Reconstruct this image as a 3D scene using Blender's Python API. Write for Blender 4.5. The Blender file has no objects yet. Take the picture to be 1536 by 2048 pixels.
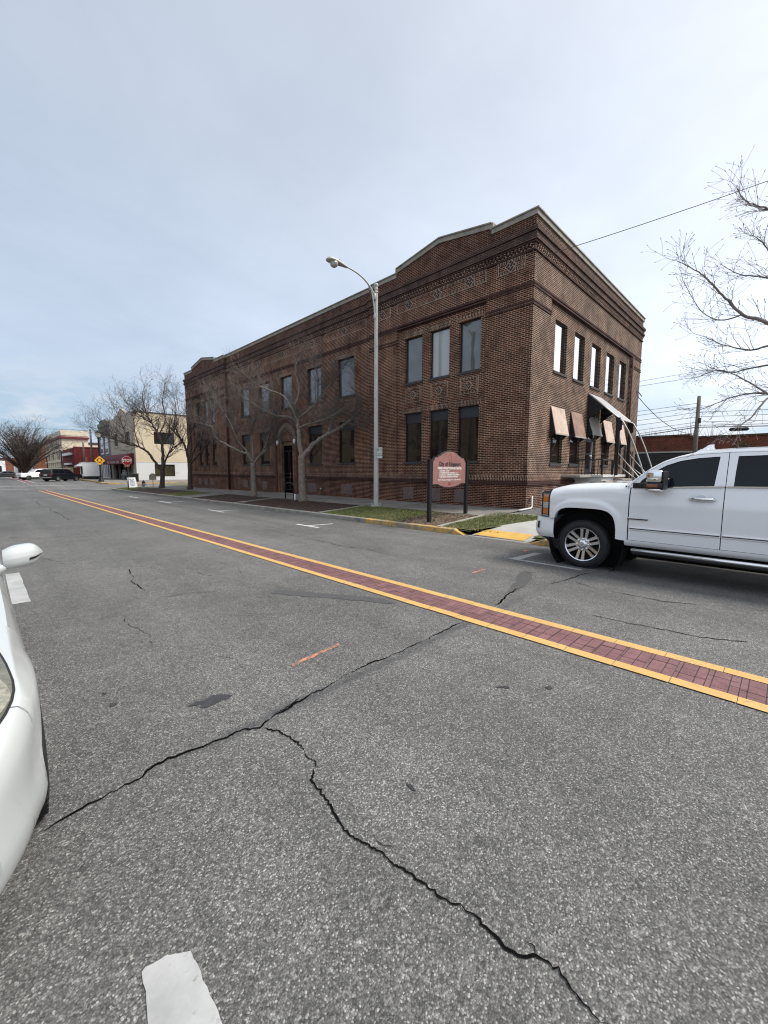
import bpy, bmesh, math, random
from mathutils import Vector, Matrix
from mathutils.geometry import tessellate_polygon
random.seed(11)
R = math.radians
scene = bpy.context.scene
COL = scene.collection
ORG = {}

# ------------------------------------------------------------------ objects
def thing(name, label, cat, loc=(0, 0, 0), rz=0.0, group=None):
    o = bpy.data.objects.new(name, None)
    o.empty_display_size = 0.2
    COL.objects.link(o)
    o.location = loc
    o.rotation_euler = (0, 0, rz)
    tag(o, label, cat, group)
    ORG[o.name] = Vector(loc) if rz == 0.0 else Vector((0, 0, 0))
    return o

def tag(o, label=None, cat=None, group=None, kind=None):
    if label: o['label'] = label
    if cat: o['category'] = cat
    if group: o['group'] = group
    if kind: o['kind'] = kind
    return o

def copy_tree(o, parent=None):
    c = o.copy()
    COL.objects.link(c)
    if parent is not None:
        c.parent = parent
    for ch in list(o.children):
        copy_tree(ch, c)
    return c

class MB:
    """collects faces; build() links them as one mesh object"""
    def __init__(s):
        s.v = []; s.f = []; s.m = []; s.uvs = {}
    def add(s, verts, faces, mi=0):
        b = len(s.v)
        s.v += [tuple(p) for p in verts]
        for f in faces:
            s.f.append(tuple(b + i for i in f)); s.m.append(mi)
        return s
    def poly(s, pts, mi=0):
        return s.add(pts, [tuple(range(len(pts)))], mi)
    def box(s, x0, x1, y0, y1, z0, z1, mi=0):
        x0, x1 = min(x0, x1), max(x0, x1); y0, y1 = min(y0, y1), max(y0, y1); z0, z1 = min(z0, z1), max(z0, z1)
        v = [(x0,y0,z0),(x1,y0,z0),(x1,y1,z0),(x0,y1,z0),(x0,y0,z1),(x1,y0,z1),(x1,y1,z1),(x0,y1,z1)]
        return s.add(v, [(3,2,1,0),(4,5,6,7),(0,1,5,4),(1,2,6,5),(2,3,7,6),(3,0,4,7)], mi)
    def bevbox(s, x0, x1, y0, y1, z0, z1, b=0.01, seg=2, mi=0):
        bm = bmesh.new()
        bmesh.ops.create_cube(bm, size=1.0)
        for v in bm.verts:
            v.co = Vector(((x0+x1)/2 + v.co.x*(x1-x0), (y0+y1)/2 + v.co.y*(y1-y0), (z0+z1)/2 + v.co.z*(z1-z0)))
        bmesh.ops.bevel(bm, geom=bm.edges[:], offset=b, segments=seg, affect='EDGES', profile=0.5)
        return s.from_bm(bm, mi)
    def from_bm(s, bm, mi=0):
        bm.verts.ensure_lookup_table()
        for i, v in enumerate(bm.verts): v.index = i
        s.add([v.co for v in bm.verts], [tuple(l.vert.index for l in f.loops) for f in bm.faces], mi)
        bm.free()
        return s
    def obox(s, c, ax, ay, az, mi=0):
        """oriented box: centre and three half-axis vectors"""
        c = Vector(c); ax = Vector(ax); ay = Vector(ay); az = Vector(az)
        v = [c-ax-ay-az, c+ax-ay-az, c+ax+ay-az, c-ax+ay-az, c-ax-ay+az, c+ax-ay+az, c+ax+ay+az, c-ax+ay+az]
        return s.add(v, [(3,2,1,0),(4,5,6,7),(0,1,5,4),(1,2,6,5),(2,3,7,6),(3,0,4,7)], mi)
    def prism(s, pts, fn, d0, d1, mi=0, smooth=False):
        """closed 2-D outline swept between two depths; fn(u, v, d) gives the point"""
        n = len(pts)
        va = [fn(u, w, d0) for u, w in pts] + [fn(u, w, d1) for u, w in pts]
        tris = tessellate_polygon([[Vector((u, w, 0)) for u, w in pts]])
        area = sum(pts[i][0]*pts[(i+1) % n][1] - pts[(i+1) % n][0]*pts[i][1] for i in range(n))
        fs = []
        for t in tris:
            a, b, c = t
            cr = (pts[b][0]-pts[a][0])*(pts[c][1]-pts[a][1]) - (pts[b][1]-pts[a][1])*(pts[c][0]-pts[a][0])
            if cr < 0: a, b, c = a, c, b
            fs.append((a, b, c)); fs.append((n+c, n+b, n+a))
        for i in range(n):
            j = (i+1) % n
            fs.append((i, n+i, n+j, j) if area > 0 else (j, n+j, n+i, i))
        return s.add(va, fs, mi)
    def tube(s, pts, rad, sides=8, cap=True, mi=0):
        pts = [Vector(p) for p in pts]
        n = len(pts)
        if not hasattr(rad, '__len__'): rad = [rad]*n
        up = None; rings = []
        for i in range(n):
            t = (pts[min(i+1, n-1)] - pts[max(i-1, 0)])
            if t.length < 1e-9: t = Vector((0, 0, 1))
            t.normalize()
            if up is None:
                up = Vector((0, 0, 1)) if abs(t.z) < 0.9 else Vector((1, 0, 0))
            a = t.cross(up)
            if a.length < 1e-5:
                up = Vector((0, 1, 0.3)); a = t.cross(up)
            a.normalize(); b = t.cross(a); up = -b if False else a.cross(t)
            rings.append([pts[i] + (a*math.cos(2*math.pi*k/sides) + b*math.sin(2*math.pi*k/sides))*rad[i] for k in range(sides)])
        va = [p for r in rings for p in r]; fs = []
        for i in range(n-1):
            for k in range(sides):
                k2 = (k+1) % sides
                fs.append((i*sides+k, (i+1)*sides+k, (i+1)*sides+k2, i*sides+k2))
        if cap:
            fs.append(tuple(range(sides)))
            fs.append(tuple((n-1)*sides+k for k in reversed(range(sides))))
        return s.add(va, fs, mi)
    def lathe(s, c, prof, sides=24, ax=(0, 0, 1), mi=0, cap=True):
        """prof: list of (radius, height) along axis ax from c"""
        c = Vector(c); ax = Vector(ax).normalized()
        a = ax.cross(Vector((0, 0, 1)) if abs(ax.z) < 0.9 else Vector((1, 0, 0))).normalized(); b = ax.cross(a)
        va = []; fs = []; n = len(prof)
        for r, h in prof:
            for k in range(sides):
                t = 2*math.pi*k/sides
                va.append(c + ax*h + (a*math.cos(t) + b*math.sin(t))*max(r, 1e-4))
        for i in range(n-1):
            for k in range(sides):
                k2 = (k+1) % sides
                fs.append((i*sides+k, i*sides+k2, (i+1)*sides+k2, (i+1)*sides+k))
        if cap and prof[0][0] > 1e-3: fs.append(tuple(reversed(range(sides))))
        if cap and prof[-1][0] > 1e-3: fs.append(tuple((n-1)*sides+k for k in range(sides)))
        return s.add(va, fs, mi)
    def grid(s, fn, us, vs, mi=0, flip=False, closed=False):
        """surface fn(u, v)"""
        nu, nv = len(us), len(vs)
        va = [fn(u, w) for u in us for w in vs]
        fs = []
        for i in range(nu-1):
            for j in range(nv-1):
                q = (i*nv+j, (i+1)*nv+j, (i+1)*nv+j+1, i*nv+j+1)
                fs.append(q[::-1] if flip else q)
        return s.add(va, fs, mi)
    def build(s, name, mats, parent=None, smooth=False, label=None, bevel=0, recalc=False, weld=False, uvswap=False, kind=None, auto=None, uvoff=(0, 0)):
        me = bpy.data.meshes.new(name)
        o0 = Vector((0, 0, 0)); p = parent
        while p is not None:
            if p.name in ORG: o0 = ORG[p.name]; break
            p = p.parent
        me.from_pydata([Vector(v) - o0 for v in s.v], [], s.f)
        if not isinstance(mats, (list, tuple)): mats = [mats]
        for m in mats: me.materials.append(m)
        if len(mats) > 1: me.polygons.foreach_set('material_index', s.m)
        me.update()
        uv = me.uv_layers.new(name='UVMap')
        for pl in me.polygons:
            n = pl.normal; ax = max(range(3), key=lambda i: abs(n[i]))
            for li in pl.loop_indices:
                co = me.vertices[me.loops[li].vertex_index].co + o0
                u = (co.y, co.z) if ax == 0 else ((co.x, co.z) if ax == 1 else (co.x, co.y))
                u = (u[0]+uvoff[0], u[1]+uvoff[1])
                uv.data[li].uv = (u[1], u[0]) if uvswap else u
        if recalc or weld or bevel:
            bm = bmesh.new(); bm.from_mesh(me)
            if weld: bmesh.ops.remove_doubles(bm, verts=bm.verts[:], dist=0.0005)
            if recalc: bmesh.ops.recalc_face_normals(bm, faces=bm.faces[:])
            bm.to_mesh(me); bm.free()
        if smooth:
            me.polygons.foreach_set('use_smooth', [True]*len(me.polygons))
            if auto: me.set_sharp_from_angle(angle=R(auto))
        o = bpy.data.objects.new(name, me)
        COL.objects.link(o)
        if parent is not None: o.parent = parent
        if bevel:
            md = o.modifiers.new('bevel', 'BEVEL'); md.width = bevel; md.segments = 2; md.limit_method = 'ANGLE'; md.angle_limit = R(40)
        if label: o['label'] = label
        if kind: o['kind'] = kind
        return o

def text_mb(body, size, fn, bold=0.0, align='CENTER', sx=1.0, shear=0.0, depth=0.0):
    """lettering as mesh; fn(u, v, d) places it (u to the reader's right)"""
    cu = bpy.data.curves.new('lettering', 'FONT')
    cu.body = body; cu.size = size; cu.align_x = align; cu.align_y = 'CENTER'; cu.offset = bold; cu.shear = shear
    cu.resolution_u = 3; cu.space_character = 1.05
    ob = bpy.data.objects.new('lettering', cu)
    COL.objects.link(ob)
    bpy.context.view_layer.update()
    dg = bpy.context.evaluated_depsgraph_get()
    me = bpy.data.meshes.new_from_object(ob.evaluated_get(dg))
    mb = MB()
    mb.add([fn(v.co.x*sx, v.co.y, 0.0) for v in me.vertices], [tuple(p.vertices) for p in me.polygons])
    bpy.data.objects.remove(ob); bpy.data.curves.remove(cu); bpy.data.meshes.remove(me)
    return mb

def lin(a, b, n): return [a+(b-a)*i/n for i in range(n+1)]
# ------------------------------------------------------------------ materials
def new_mat(name):
    m = bpy.data.materials.new(name); m.use_nodes = True
    nt = m.node_tree
    return m, nt, nt.nodes['Principled BSDF']

def N(nt, typ, **kw):
    n = nt.nodes.new(typ)
    for k, v in kw.items():
        if k.startswith('i_'):
            key = k[2:].replace('_', ' ')
            n.inputs[key].default_value = v
        else: setattr(n, k, v)
    return n

def L(nt, a, b): nt.links.new(a, b)

def ramp(nt, src, stops):
    r = N(nt, 'ShaderNodeValToRGB')
    el = r.color_ramp.elements
    while len(el) > 1: el.remove(el[-1])
    el[0].position = stops[0][0]; el[0].color = (*stops[0][1], 1) if hasattr(stops[0][1], '__len__') else (stops[0][1],)*3 + (1,)
    for p, c in stops[1:]:
        e = el.new(p); e.color = (*c, 1) if hasattr(c, '__len__') else (c, c, c, 1)
    L(nt, src, r.inputs['Fac'])
    return r.outputs['Color']

def noise(nt, vec, scale, detail=3.0, rough=0.55, dist=0.0):
    n = N(nt, 'ShaderNodeTexNoise', i_Scale=scale, i_Detail=detail, i_Roughness=rough, i_Distortion=dist)
    if vec is not None: L(nt, vec, n.inputs['Vector'])
    return n.outputs['Fac']

def coords(nt, which='Object', scale=None, rot=None):
    c = N(nt, 'ShaderNodeTexCoord').outputs[which]
    if scale or rot:
        mp = N(nt, 'ShaderNodeMapping')
        if scale: mp.inputs['Scale'].default_value = scale
        if rot: mp.inputs['Rotation'].default_value = rot
        L(nt, c, mp.inputs['Vector']); c = mp.outputs['Vector']
    return c

def wpos(nt):
    return N(nt, 'ShaderNodeNewGeometry').outputs['Position']

def mixc(nt, fac, a, b, mode='MIX'):
    m = N(nt, 'ShaderNodeMix', data_type='RGBA', blend_type=mode)
    for sock, val in ((m.inputs[0], fac), (m.inputs[6], a), (m.inputs[7], b)):
        if hasattr(val, 'is_linked'): L(nt, val, sock)
        elif hasattr(val, '__len__'): sock.default_value = (*val[:3], 1)
        else: sock.default_value = val
    return m.outputs[2]

def mth(nt, op, a, b=None, c=None):
    m = N(nt, 'ShaderNodeMath', operation=op)
    for i, v in enumerate((a, b, c)):
        if v is None: continue
        if hasattr(v, 'is_linked'): L(nt, v, m.inputs[i])
        else: m.inputs[i].default_value = v
    return m.outputs[0]

def bump(nt, h, strength, dist, bs):
    b = N(nt, 'ShaderNodeBump', i_Strength=strength, i_Distance=dist)
    L(nt, h, b.inputs['Height']); L(nt, b.outputs['Normal'], bs.inputs['Normal'])

def plain(name, col, rough=0.5, metal=0.0, var=0.12, scale=6.0, coat=0.0, ior=1.45, bmp=0.0, bscale=60.0, dirt=None):
    """a paint / metal / stone with a little real wear in it"""
    m, nt, b = new_mat(name)
    c = coords(nt, 'Object')
    n1 = noise(nt, c, scale, 5.0, 0.6)
    lo = tuple(x*(1-var) for x in col); hi = tuple(min(1, x*(1+var)) for x in col)
    cc = ramp(nt, n1, [(0.3, lo), (0.7, hi)])
    if dirt:
        n2 = noise(nt, c, dirt[1], 6.0, 0.7)
        f = ramp(nt, n2, [(dirt[2], 0.0), (dirt[2]+0.15, 1.0)])
        cc = mixc(nt, f, cc, dirt[0])
    L(nt, cc, b.inputs['Base Color'])
    b.inputs['Roughness'].default_value = rough; b.inputs['Metallic'].default_value = metal; b.inputs['IOR'].default_value = ior
    if coat:
        b.inputs['Coat Weight'].default_value = coat; b.inputs['Coat Roughness'].default_value = 0.04
    if bmp: bump(nt, noise(nt, c, bscale, 4.0), bmp, 0.01, b)
    return m

def brick_mat(name, c1, c2, mortar, w=0.213, h=0.0677, ms=0.011, stain=None, rough=0.9, vary=0.5, freq=2, bs=0.6, mnoise=True):
    m, nt, b = new_mat(name)
    uv = N(nt, 'ShaderNodeTexCoord').outputs['UV']
    pos = wpos(nt)
    # tiny waver so that no course is ruler-straight
    br = N(nt, 'ShaderNodeTexBrick', offset=0.5, offset_frequency=freq, squash=1.0)
    br.inputs['Scale'].default_value = 1.0
    br.inputs['Mortar Size'].default_value = ms; br.inputs['Mortar Smooth'].default_value = 0.25
    br.inputs['Brick Width'].default_value = w; br.inputs['Row Height'].default_value = h; br.inputs['Bias'].default_value = 0.0
    wob = N(nt, 'ShaderNodeVectorMath', operation='MULTIPLY_ADD')
    nz = N(nt, 'ShaderNodeTexNoise', i_Scale=9.0, i_Detail=2.0)
    L(nt, pos, nz.inputs['Vector']); L(nt, nz.outputs['Color'], wob.inputs[0])
    wob.inputs[1].default_value = (0.008, 0.005, 0); L(nt, uv, wob.inputs[2])
    L(nt, wob.outputs[0], br.inputs['Vector'])
    br.inputs['Color1'].default_value = (*c1, 1); br.inputs['Color2'].default_value = (*c2, 1)
    big = noise(nt, pos, 0.55, 5.0, 0.62, 0.6); mid = noise(nt, pos, 2.3, 5.0, 0.65)
    fine = noise(nt, pos, 34.0, 3.0, 0.6)
    if mnoise:
        mo = ramp(nt, mid, [(0.32, tuple(x*0.35 for x in mortar)), (0.5, tuple(x*0.8 for x in mortar)), (0.68, tuple(min(1, x*1.15) for x in mortar))])
        L(nt, mo, br.inputs['Mortar'])
    else: br.inputs['Mortar'].default_value = (*mortar, 1)
    tint = ramp(nt, big, [(0.3, (0.78, 0.74, 0.74)), (0.5, (1, 1, 1)), (0.7, (1.0+vary*0.45, 1.0+vary*0.2, 1.0+vary*0.05))])
    col = mixc(nt, 1.0, br.outputs['Color'], tint, 'MULTIPLY')
    col = mixc(nt, 1.0, col, ramp(nt, fine, [(0.25, 0.7), (0.75, 1.25)]), 'MULTIPLY')
    if stain:
        sx = N(nt, 'ShaderNodeSeparateXYZ'); L(nt, pos, sx.inputs[0])
        for z0, z1, sc, amt in stain:      # soot and damp that have settled on the bricks, with ragged edges
            zz = mth(nt, 'ADD', sx.outputs['Z'], mth(nt, 'MULTIPLY', mth(nt, 'SUBTRACT', mid, 0.5), 1.6))
            mr = N(nt, 'ShaderNodeMapRange'); L(nt, zz, mr.inputs['Value'])
            mr.inputs['From Min'].default_value = z0; mr.inputs['From Max'].default_value = z1
            f = mth(nt, 'MULTIPLY', mr.outputs['Result'], amt)
            col = mixc(nt, f, col, mixc(nt, 1.0, col, sc, 'MULTIPLY'))
    mp = N(nt, 'ShaderNodeMapping'); mp.inputs['Scale'].default_value = (1.5, 1.5, 0.10); L(nt, pos, mp.inputs['Vector'])   # rain runs
    col = mixc(nt, 1.0, col, ramp(nt, noise(nt, mp.outputs['Vector'], 1.0, 5.0, 0.65), [(0.32, (0.74, 0.72, 0.73)), (0.5, (1, 1, 1)), (0.7, (1.16, 1.10, 1.05))]), 'MULTIPLY')
    L(nt, col, b.inputs['Base Color'])
    b.inputs['Roughness'].default_value = rough; b.inputs['Specular IOR Level'].default_value = 0.25
    inv = mth(nt, 'SUBTRACT', 1.0, br.outputs['Fac'])
    hgt = mth(nt, 'ADD', inv, mth(nt, 'MULTIPLY', fine, 0.5))
    bump(nt, hgt, bs, 0.012, b)
    return m

def glass_pane(name, col, ior=1.7, rough=0.02, var=0.25, sc=1.2, wav=0.012):
    """window glass seen from outside: dark room or blind behind a reflecting sheet"""
    m, nt, b = new_mat(name)
    pos = wpos(nt)
    n = noise(nt, pos, sc, 2.0)
    L(nt, ramp(nt, n, [(0.3, tuple(x*(1-var) for x in col)), (0.7, tuple(x*(1+var) for x in col))]), b.inputs['Base Color'])
    b.inputs['Roughness'].default_value = 0.35
    b.inputs['Specular IOR Level'].default_value = 0.0
    b.inputs['Coat Weight'].default_value = 1.0; b.inputs['Coat Roughness'].default_value = rough; b.inputs['Coat IOR'].default_value = ior
    bu = N(nt, 'ShaderNodeBump', i_Strength=wav, i_Distance=0.2)
    L(nt, noise(nt, pos, 1.1, 1.0), bu.inputs['Height']); L(nt, bu.outputs['Normal'], b.inputs['Coat Normal'])
    return m
# ------------------------------------------------------------------ shared materials
BR1 = (0.090, 0.028, 0.018); BR2 = (0.029, 0.0130, 0.0110); MOR = (0.60, 0.405, 0.275)
SOOT = [(8.9, 10.0, (0.62, 0.57, 0.56), 0.85), (1.7, 0.9, (0.72, 0.6, 0.58), 0.55)]
M = {}
M['brick'] = brick_mat('dark wire-cut brick', BR1, BR2, MOR, stain=SOOT, ms=0.0085)
M['brick_side'] = brick_mat('dark wire-cut brick, weathered side', (0.082, 0.036, 0.025), (0.036, 0.021, 0.017), (0.54, 0.41, 0.30), stain=SOOT, ms=0.0095)  # a little paler and greyer than the front brick
M['soldier'] = brick_mat('soldier course brick', (0.082, 0.031, 0.023), (0.04, 0.019, 0.016), (0.55, 0.42, 0.31), w=0.206, h=0.0677, freq=2, stain=SOOT)
M['band'] = brick_mat('dark band brick', (0.060, 0.027, 0.023), (0.040, 0.021, 0.019), (0.13, 0.085, 0.065), stain=SOOT)
M['ledge'] = brick_mat('sooty ledge brick', (0.068, 0.036, 0.030), (0.042, 0.026, 0.023), (0.19, 0.13, 0.10))
M['diamond'] = plain('dark header brick', (0.028, 0.017, 0.016), 0.85, bmp=0.3, bscale=50, var=0.35, scale=14)
M['mortar'] = plain('pale mortar', (0.42, 0.32, 0.25), 0.95, bmp=0.3, var=0.3, scale=9)
M['redtile'] = plain('red terracotta', (0.085, 0.026, 0.021), 0.8, bmp=0.2, var=0.3, scale=12)
M['archstone'] = plain('mottled arch stone', (0.21, 0.165, 0.125), 0.9, bmp=0.5, bscale=30, var=0.5, scale=18)
M['coping'] = plain('weathered coping', (0.27, 0.245, 0.205), 0.75, bmp=0.3, bscale=25, var=0.25, scale=3, dirt=((0.16, 0.14, 0.12), 2.2, 0.55))
M['roofing'] = plain('flat roof felt', (0.12, 0.12, 0.12), 0.9)
M['winframe'] = plain('dark bronze frame', (0.016, 0.015, 0.015), 0.45, var=0.2)
M['blindbox'] = plain('dark slate transom panel', (0.024, 0.026, 0.030), 0.55, var=0.2, scale=3)
M['sill'] = plain('dark sill', (0.055, 0.05, 0.048), 0.8, bmp=0.3)
M['vent'] = plain('rusty brown vent', (0.16, 0.115, 0.105), 0.7, var=0.25)
M['pane_grey'] = glass_pane('upper window glass', (0.085, 0.092, 0.092), 1.75)
M['pane_pale'] = glass_pane('upper window glass, blind drawn', (0.30, 0.31, 0.30), 1.9, var=0.06, sc=0.5)
M['pane_dark'] = glass_pane('lower window glass', (0.022, 0.018, 0.014), 1.6, var=0.5)
M['pane_sky'] = plain('mirror-coated side window glass', (0.80, 0.81, 0.79), 0.03, 1.0, var=0.05, scale=0.7)
M['black'] = plain('black paint', (0.010, 0.010, 0.011), 0.4, var=0.3)
M['blackdoor'] = plain('black door', (0.004, 0.004, 0.004), 0.8, var=0.3, ior=1.1)
M['steel'] = plain('galvanised steel', (0.42, 0.42, 0.40), 0.42, 0.55, var=0.12, scale=4, dirt=((0.22, 0.21, 0.19), 3.0, 0.6))
M['lampgrey'] = plain('grey painted pole', (0.47, 0.465, 0.425), 0.5, 0.05, var=0.10, scale=3, dirt=((0.26, 0.25, 0.22), 4.0, 0.58))
M['lens'] = plain('lamp lens', (0.45, 0.45, 0.42), 0.12, var=0.2, scale=20, coat=0.8)
M['white'] = plain('white paint', (0.78, 0.78, 0.77), 0.5, var=0.05)
M['signwhite'] = plain('sign sheeting white', (0.74, 0.77, 0.74), 0.4, var=0.04)
M['green'] = plain('sign green', (0.02, 0.20, 0.11), 0.4, var=0.1)
M['text_black'] = plain('black lettering', (0.015, 0.014, 0.014), 0.5, var=0.1)
M['text_white'] = plain('white lettering', (0.82, 0.80, 0.74), 0.5, var=0.05)
M['signpink'] = plain('sun-faded red sign face', (0.275, 0.128, 0.112), 0.6, var=0.16, scale=4, dirt=((0.225, 0.115, 0.10), 8.0, 0.6))
M['signdark'] = plain('dark sign edge', (0.035, 0.026, 0.025), 0.6, var=0.25)
M['maroonmark'] = plain('maroon emblem', (0.25, 0.055, 0.045), 0.6, var=0.1)
M['wood'] = plain('grey wooden pole', (0.13, 0.115, 0.10), 0.9, var=0.3, scale=5, bmp=0.4, bscale=30)
M['wire'] = plain('cable', (0.03, 0.028, 0.03), 0.6)
M['curb'] = plain('concrete curb', (0.30, 0.285, 0.25), 0.9, var=0.22, scale=3, bmp=0.4, dirt=((0.12, 0.11, 0.095), 2.0, 0.55))
M['walk'] = plain('old sidewalk concrete', (0.20, 0.185, 0.165), 0.92, var=0.2, scale=1.3, bmp=0.35, dirt=((0.115, 0.105, 0.092), 1.0, 0.5))
M['walknew'] = plain('pale walkway concrete', (0.40, 0.385, 0.355), 0.9, var=0.1, scale=2, bmp=0.25, dirt=((0.30, 0.285, 0.26), 2.5, 0.6))
M['joint'] = plain('dark joint', (0.06, 0.055, 0.05), 0.95)
M['chrome'] = plain('chrome', (0.78, 0.78, 0.78), 0.06, 1.0, var=0.03)
M['alloy'] = plain('bright alloy', (0.74, 0.74, 0.745), 0.16, 0.92, var=0.05)
M['amberdark'] = plain('dark amber lamp', (0.22, 0.055, 0.015), 0.2, var=0.15, scale=30, coat=1.0)
M['tyre'] = plain('tyre rubber', (0.016, 0.016, 0.017), 0.7, var=0.3, scale=10, bmp=0.3, bscale=80)
M['blackplastic'] = plain('black plastic', (0.014, 0.014, 0.015), 0.5, var=0.2)
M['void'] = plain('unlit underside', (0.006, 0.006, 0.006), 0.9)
M['carwhite'] = plain('white car paint', (0.84, 0.85, 0.855), 0.28, var=0.02, scale=1.5, coat=1.0)
M['carwhite2'] = plain('warm white car paint', (0.49, 0.505, 0.492), 0.3, var=0.03, scale=1.5, coat=1.0)
M['carshade'] = plain('painted bumper recess shade', (0.36, 0.37, 0.37), 0.4, var=0.05)  # body white darkened to stand for shade in the fog recess
M['carblack'] = plain('black car paint', (0.008, 0.009, 0.012), 0.3, var=0.1, coat=0.35)
M['cardark'] = plain('dark grey car paint', (0.03, 0.032, 0.036), 0.25, var=0.1, coat=1.0)
M['carglass'] = glass_pane('tinted car glass', (0.008, 0.011, 0.016), 1.33, var=0.2)
M['amber'] = plain('amber lamp', (0.55, 0.14, 0.02), 0.2, var=0.15, scale=30, coat=1.0)
M['redlamp'] = plain('red lamp', (0.35, 0.02, 0.02), 0.2, var=0.1, coat=1.0)
M['lampclear'] = plain('clear lamp', (0.55, 0.56, 0.55), 0.1, 0.4, var=0.3, scale=25, coat=1.0)
M['oldlamp'] = plain('yellowed headlamp', (0.15, 0.14, 0.10), 0.15, 0.2, var=0.5, scale=16, coat=1.0)
M['lampinner'] = plain('lamp bowl', (0.50, 0.46, 0.33), 0.12, 0.6, var=0.6, scale=22, coat=1.0)
M['bark'] = plain('grey bark', (0.19, 0.165, 0.135), 0.95, var=0.4, scale=9, bmp=0.7, bscale=28, dirt=((0.30, 0.29, 0.25), 7.0, 0.56))
M['bark_dark'] = plain('dark bark', (0.070, 0.054, 0.044), 0.95, var=0.35, scale=9, bmp=0.6, bscale=28)
M['twig'] = plain('twig', (0.070, 0.055, 0.047), 0.9, var=0.3)
M['twig_r'] = plain('grey-brown twig', (0.15, 0.13, 0.122), 0.9, var=0.3)
M['twig_grey'] = plain('grey twig', (0.12, 0.10, 0.088), 0.9, var=0.3)
M['maroon'] = plain('maroon awning canvas', (0.105, 0.016, 0.024), 0.75, var=0.15, scale=3)
M['yellowsign'] = plain('yellow sign sheeting', (0.66, 0.33, 0.015), 0.45, var=0.05)
M['stopred'] = plain('red sign sheeting', (0.38, 0.020, 0.022), 0.42, var=0.06)
M['orange'] = None
M['plywood'] = plain('salmon plywood', (0.56, 0.42, 0.34), 0.8, var=0.2, scale=3.5, dirt=((0.30, 0.185, 0.14), 3.0, 0.56))
M['plywood_dark'] = plain('weathered brown plywood', (0.30, 0.195, 0.145), 0.8, var=0.3, scale=2.6, dirt=((0.16, 0.09, 0.065), 2.0, 0.52))
M['plybare'] = plain('pale grey board', (0.40, 0.38, 0.345), 0.8, var=0.12, scale=3)
M['awngrey'] = plain('grey awning fabric', (0.36, 0.36, 0.355), 0.8, var=0.12, scale=2.5)
M['awndark'] = plain('dark awning fabric', (0.016, 0.017, 0.020), 0.85, var=0.3)
M['porch'] = plain('flaking white render', (0.62, 0.61, 0.58), 0.85, var=0.1, scale=2, bmp=0.4, dirt=((0.22, 0.20, 0.17), 3.5, 0.56))
M['pvc'] = plain('white pipe', (0.72, 0.72, 0.69), 0.4, var=0.06)

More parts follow.
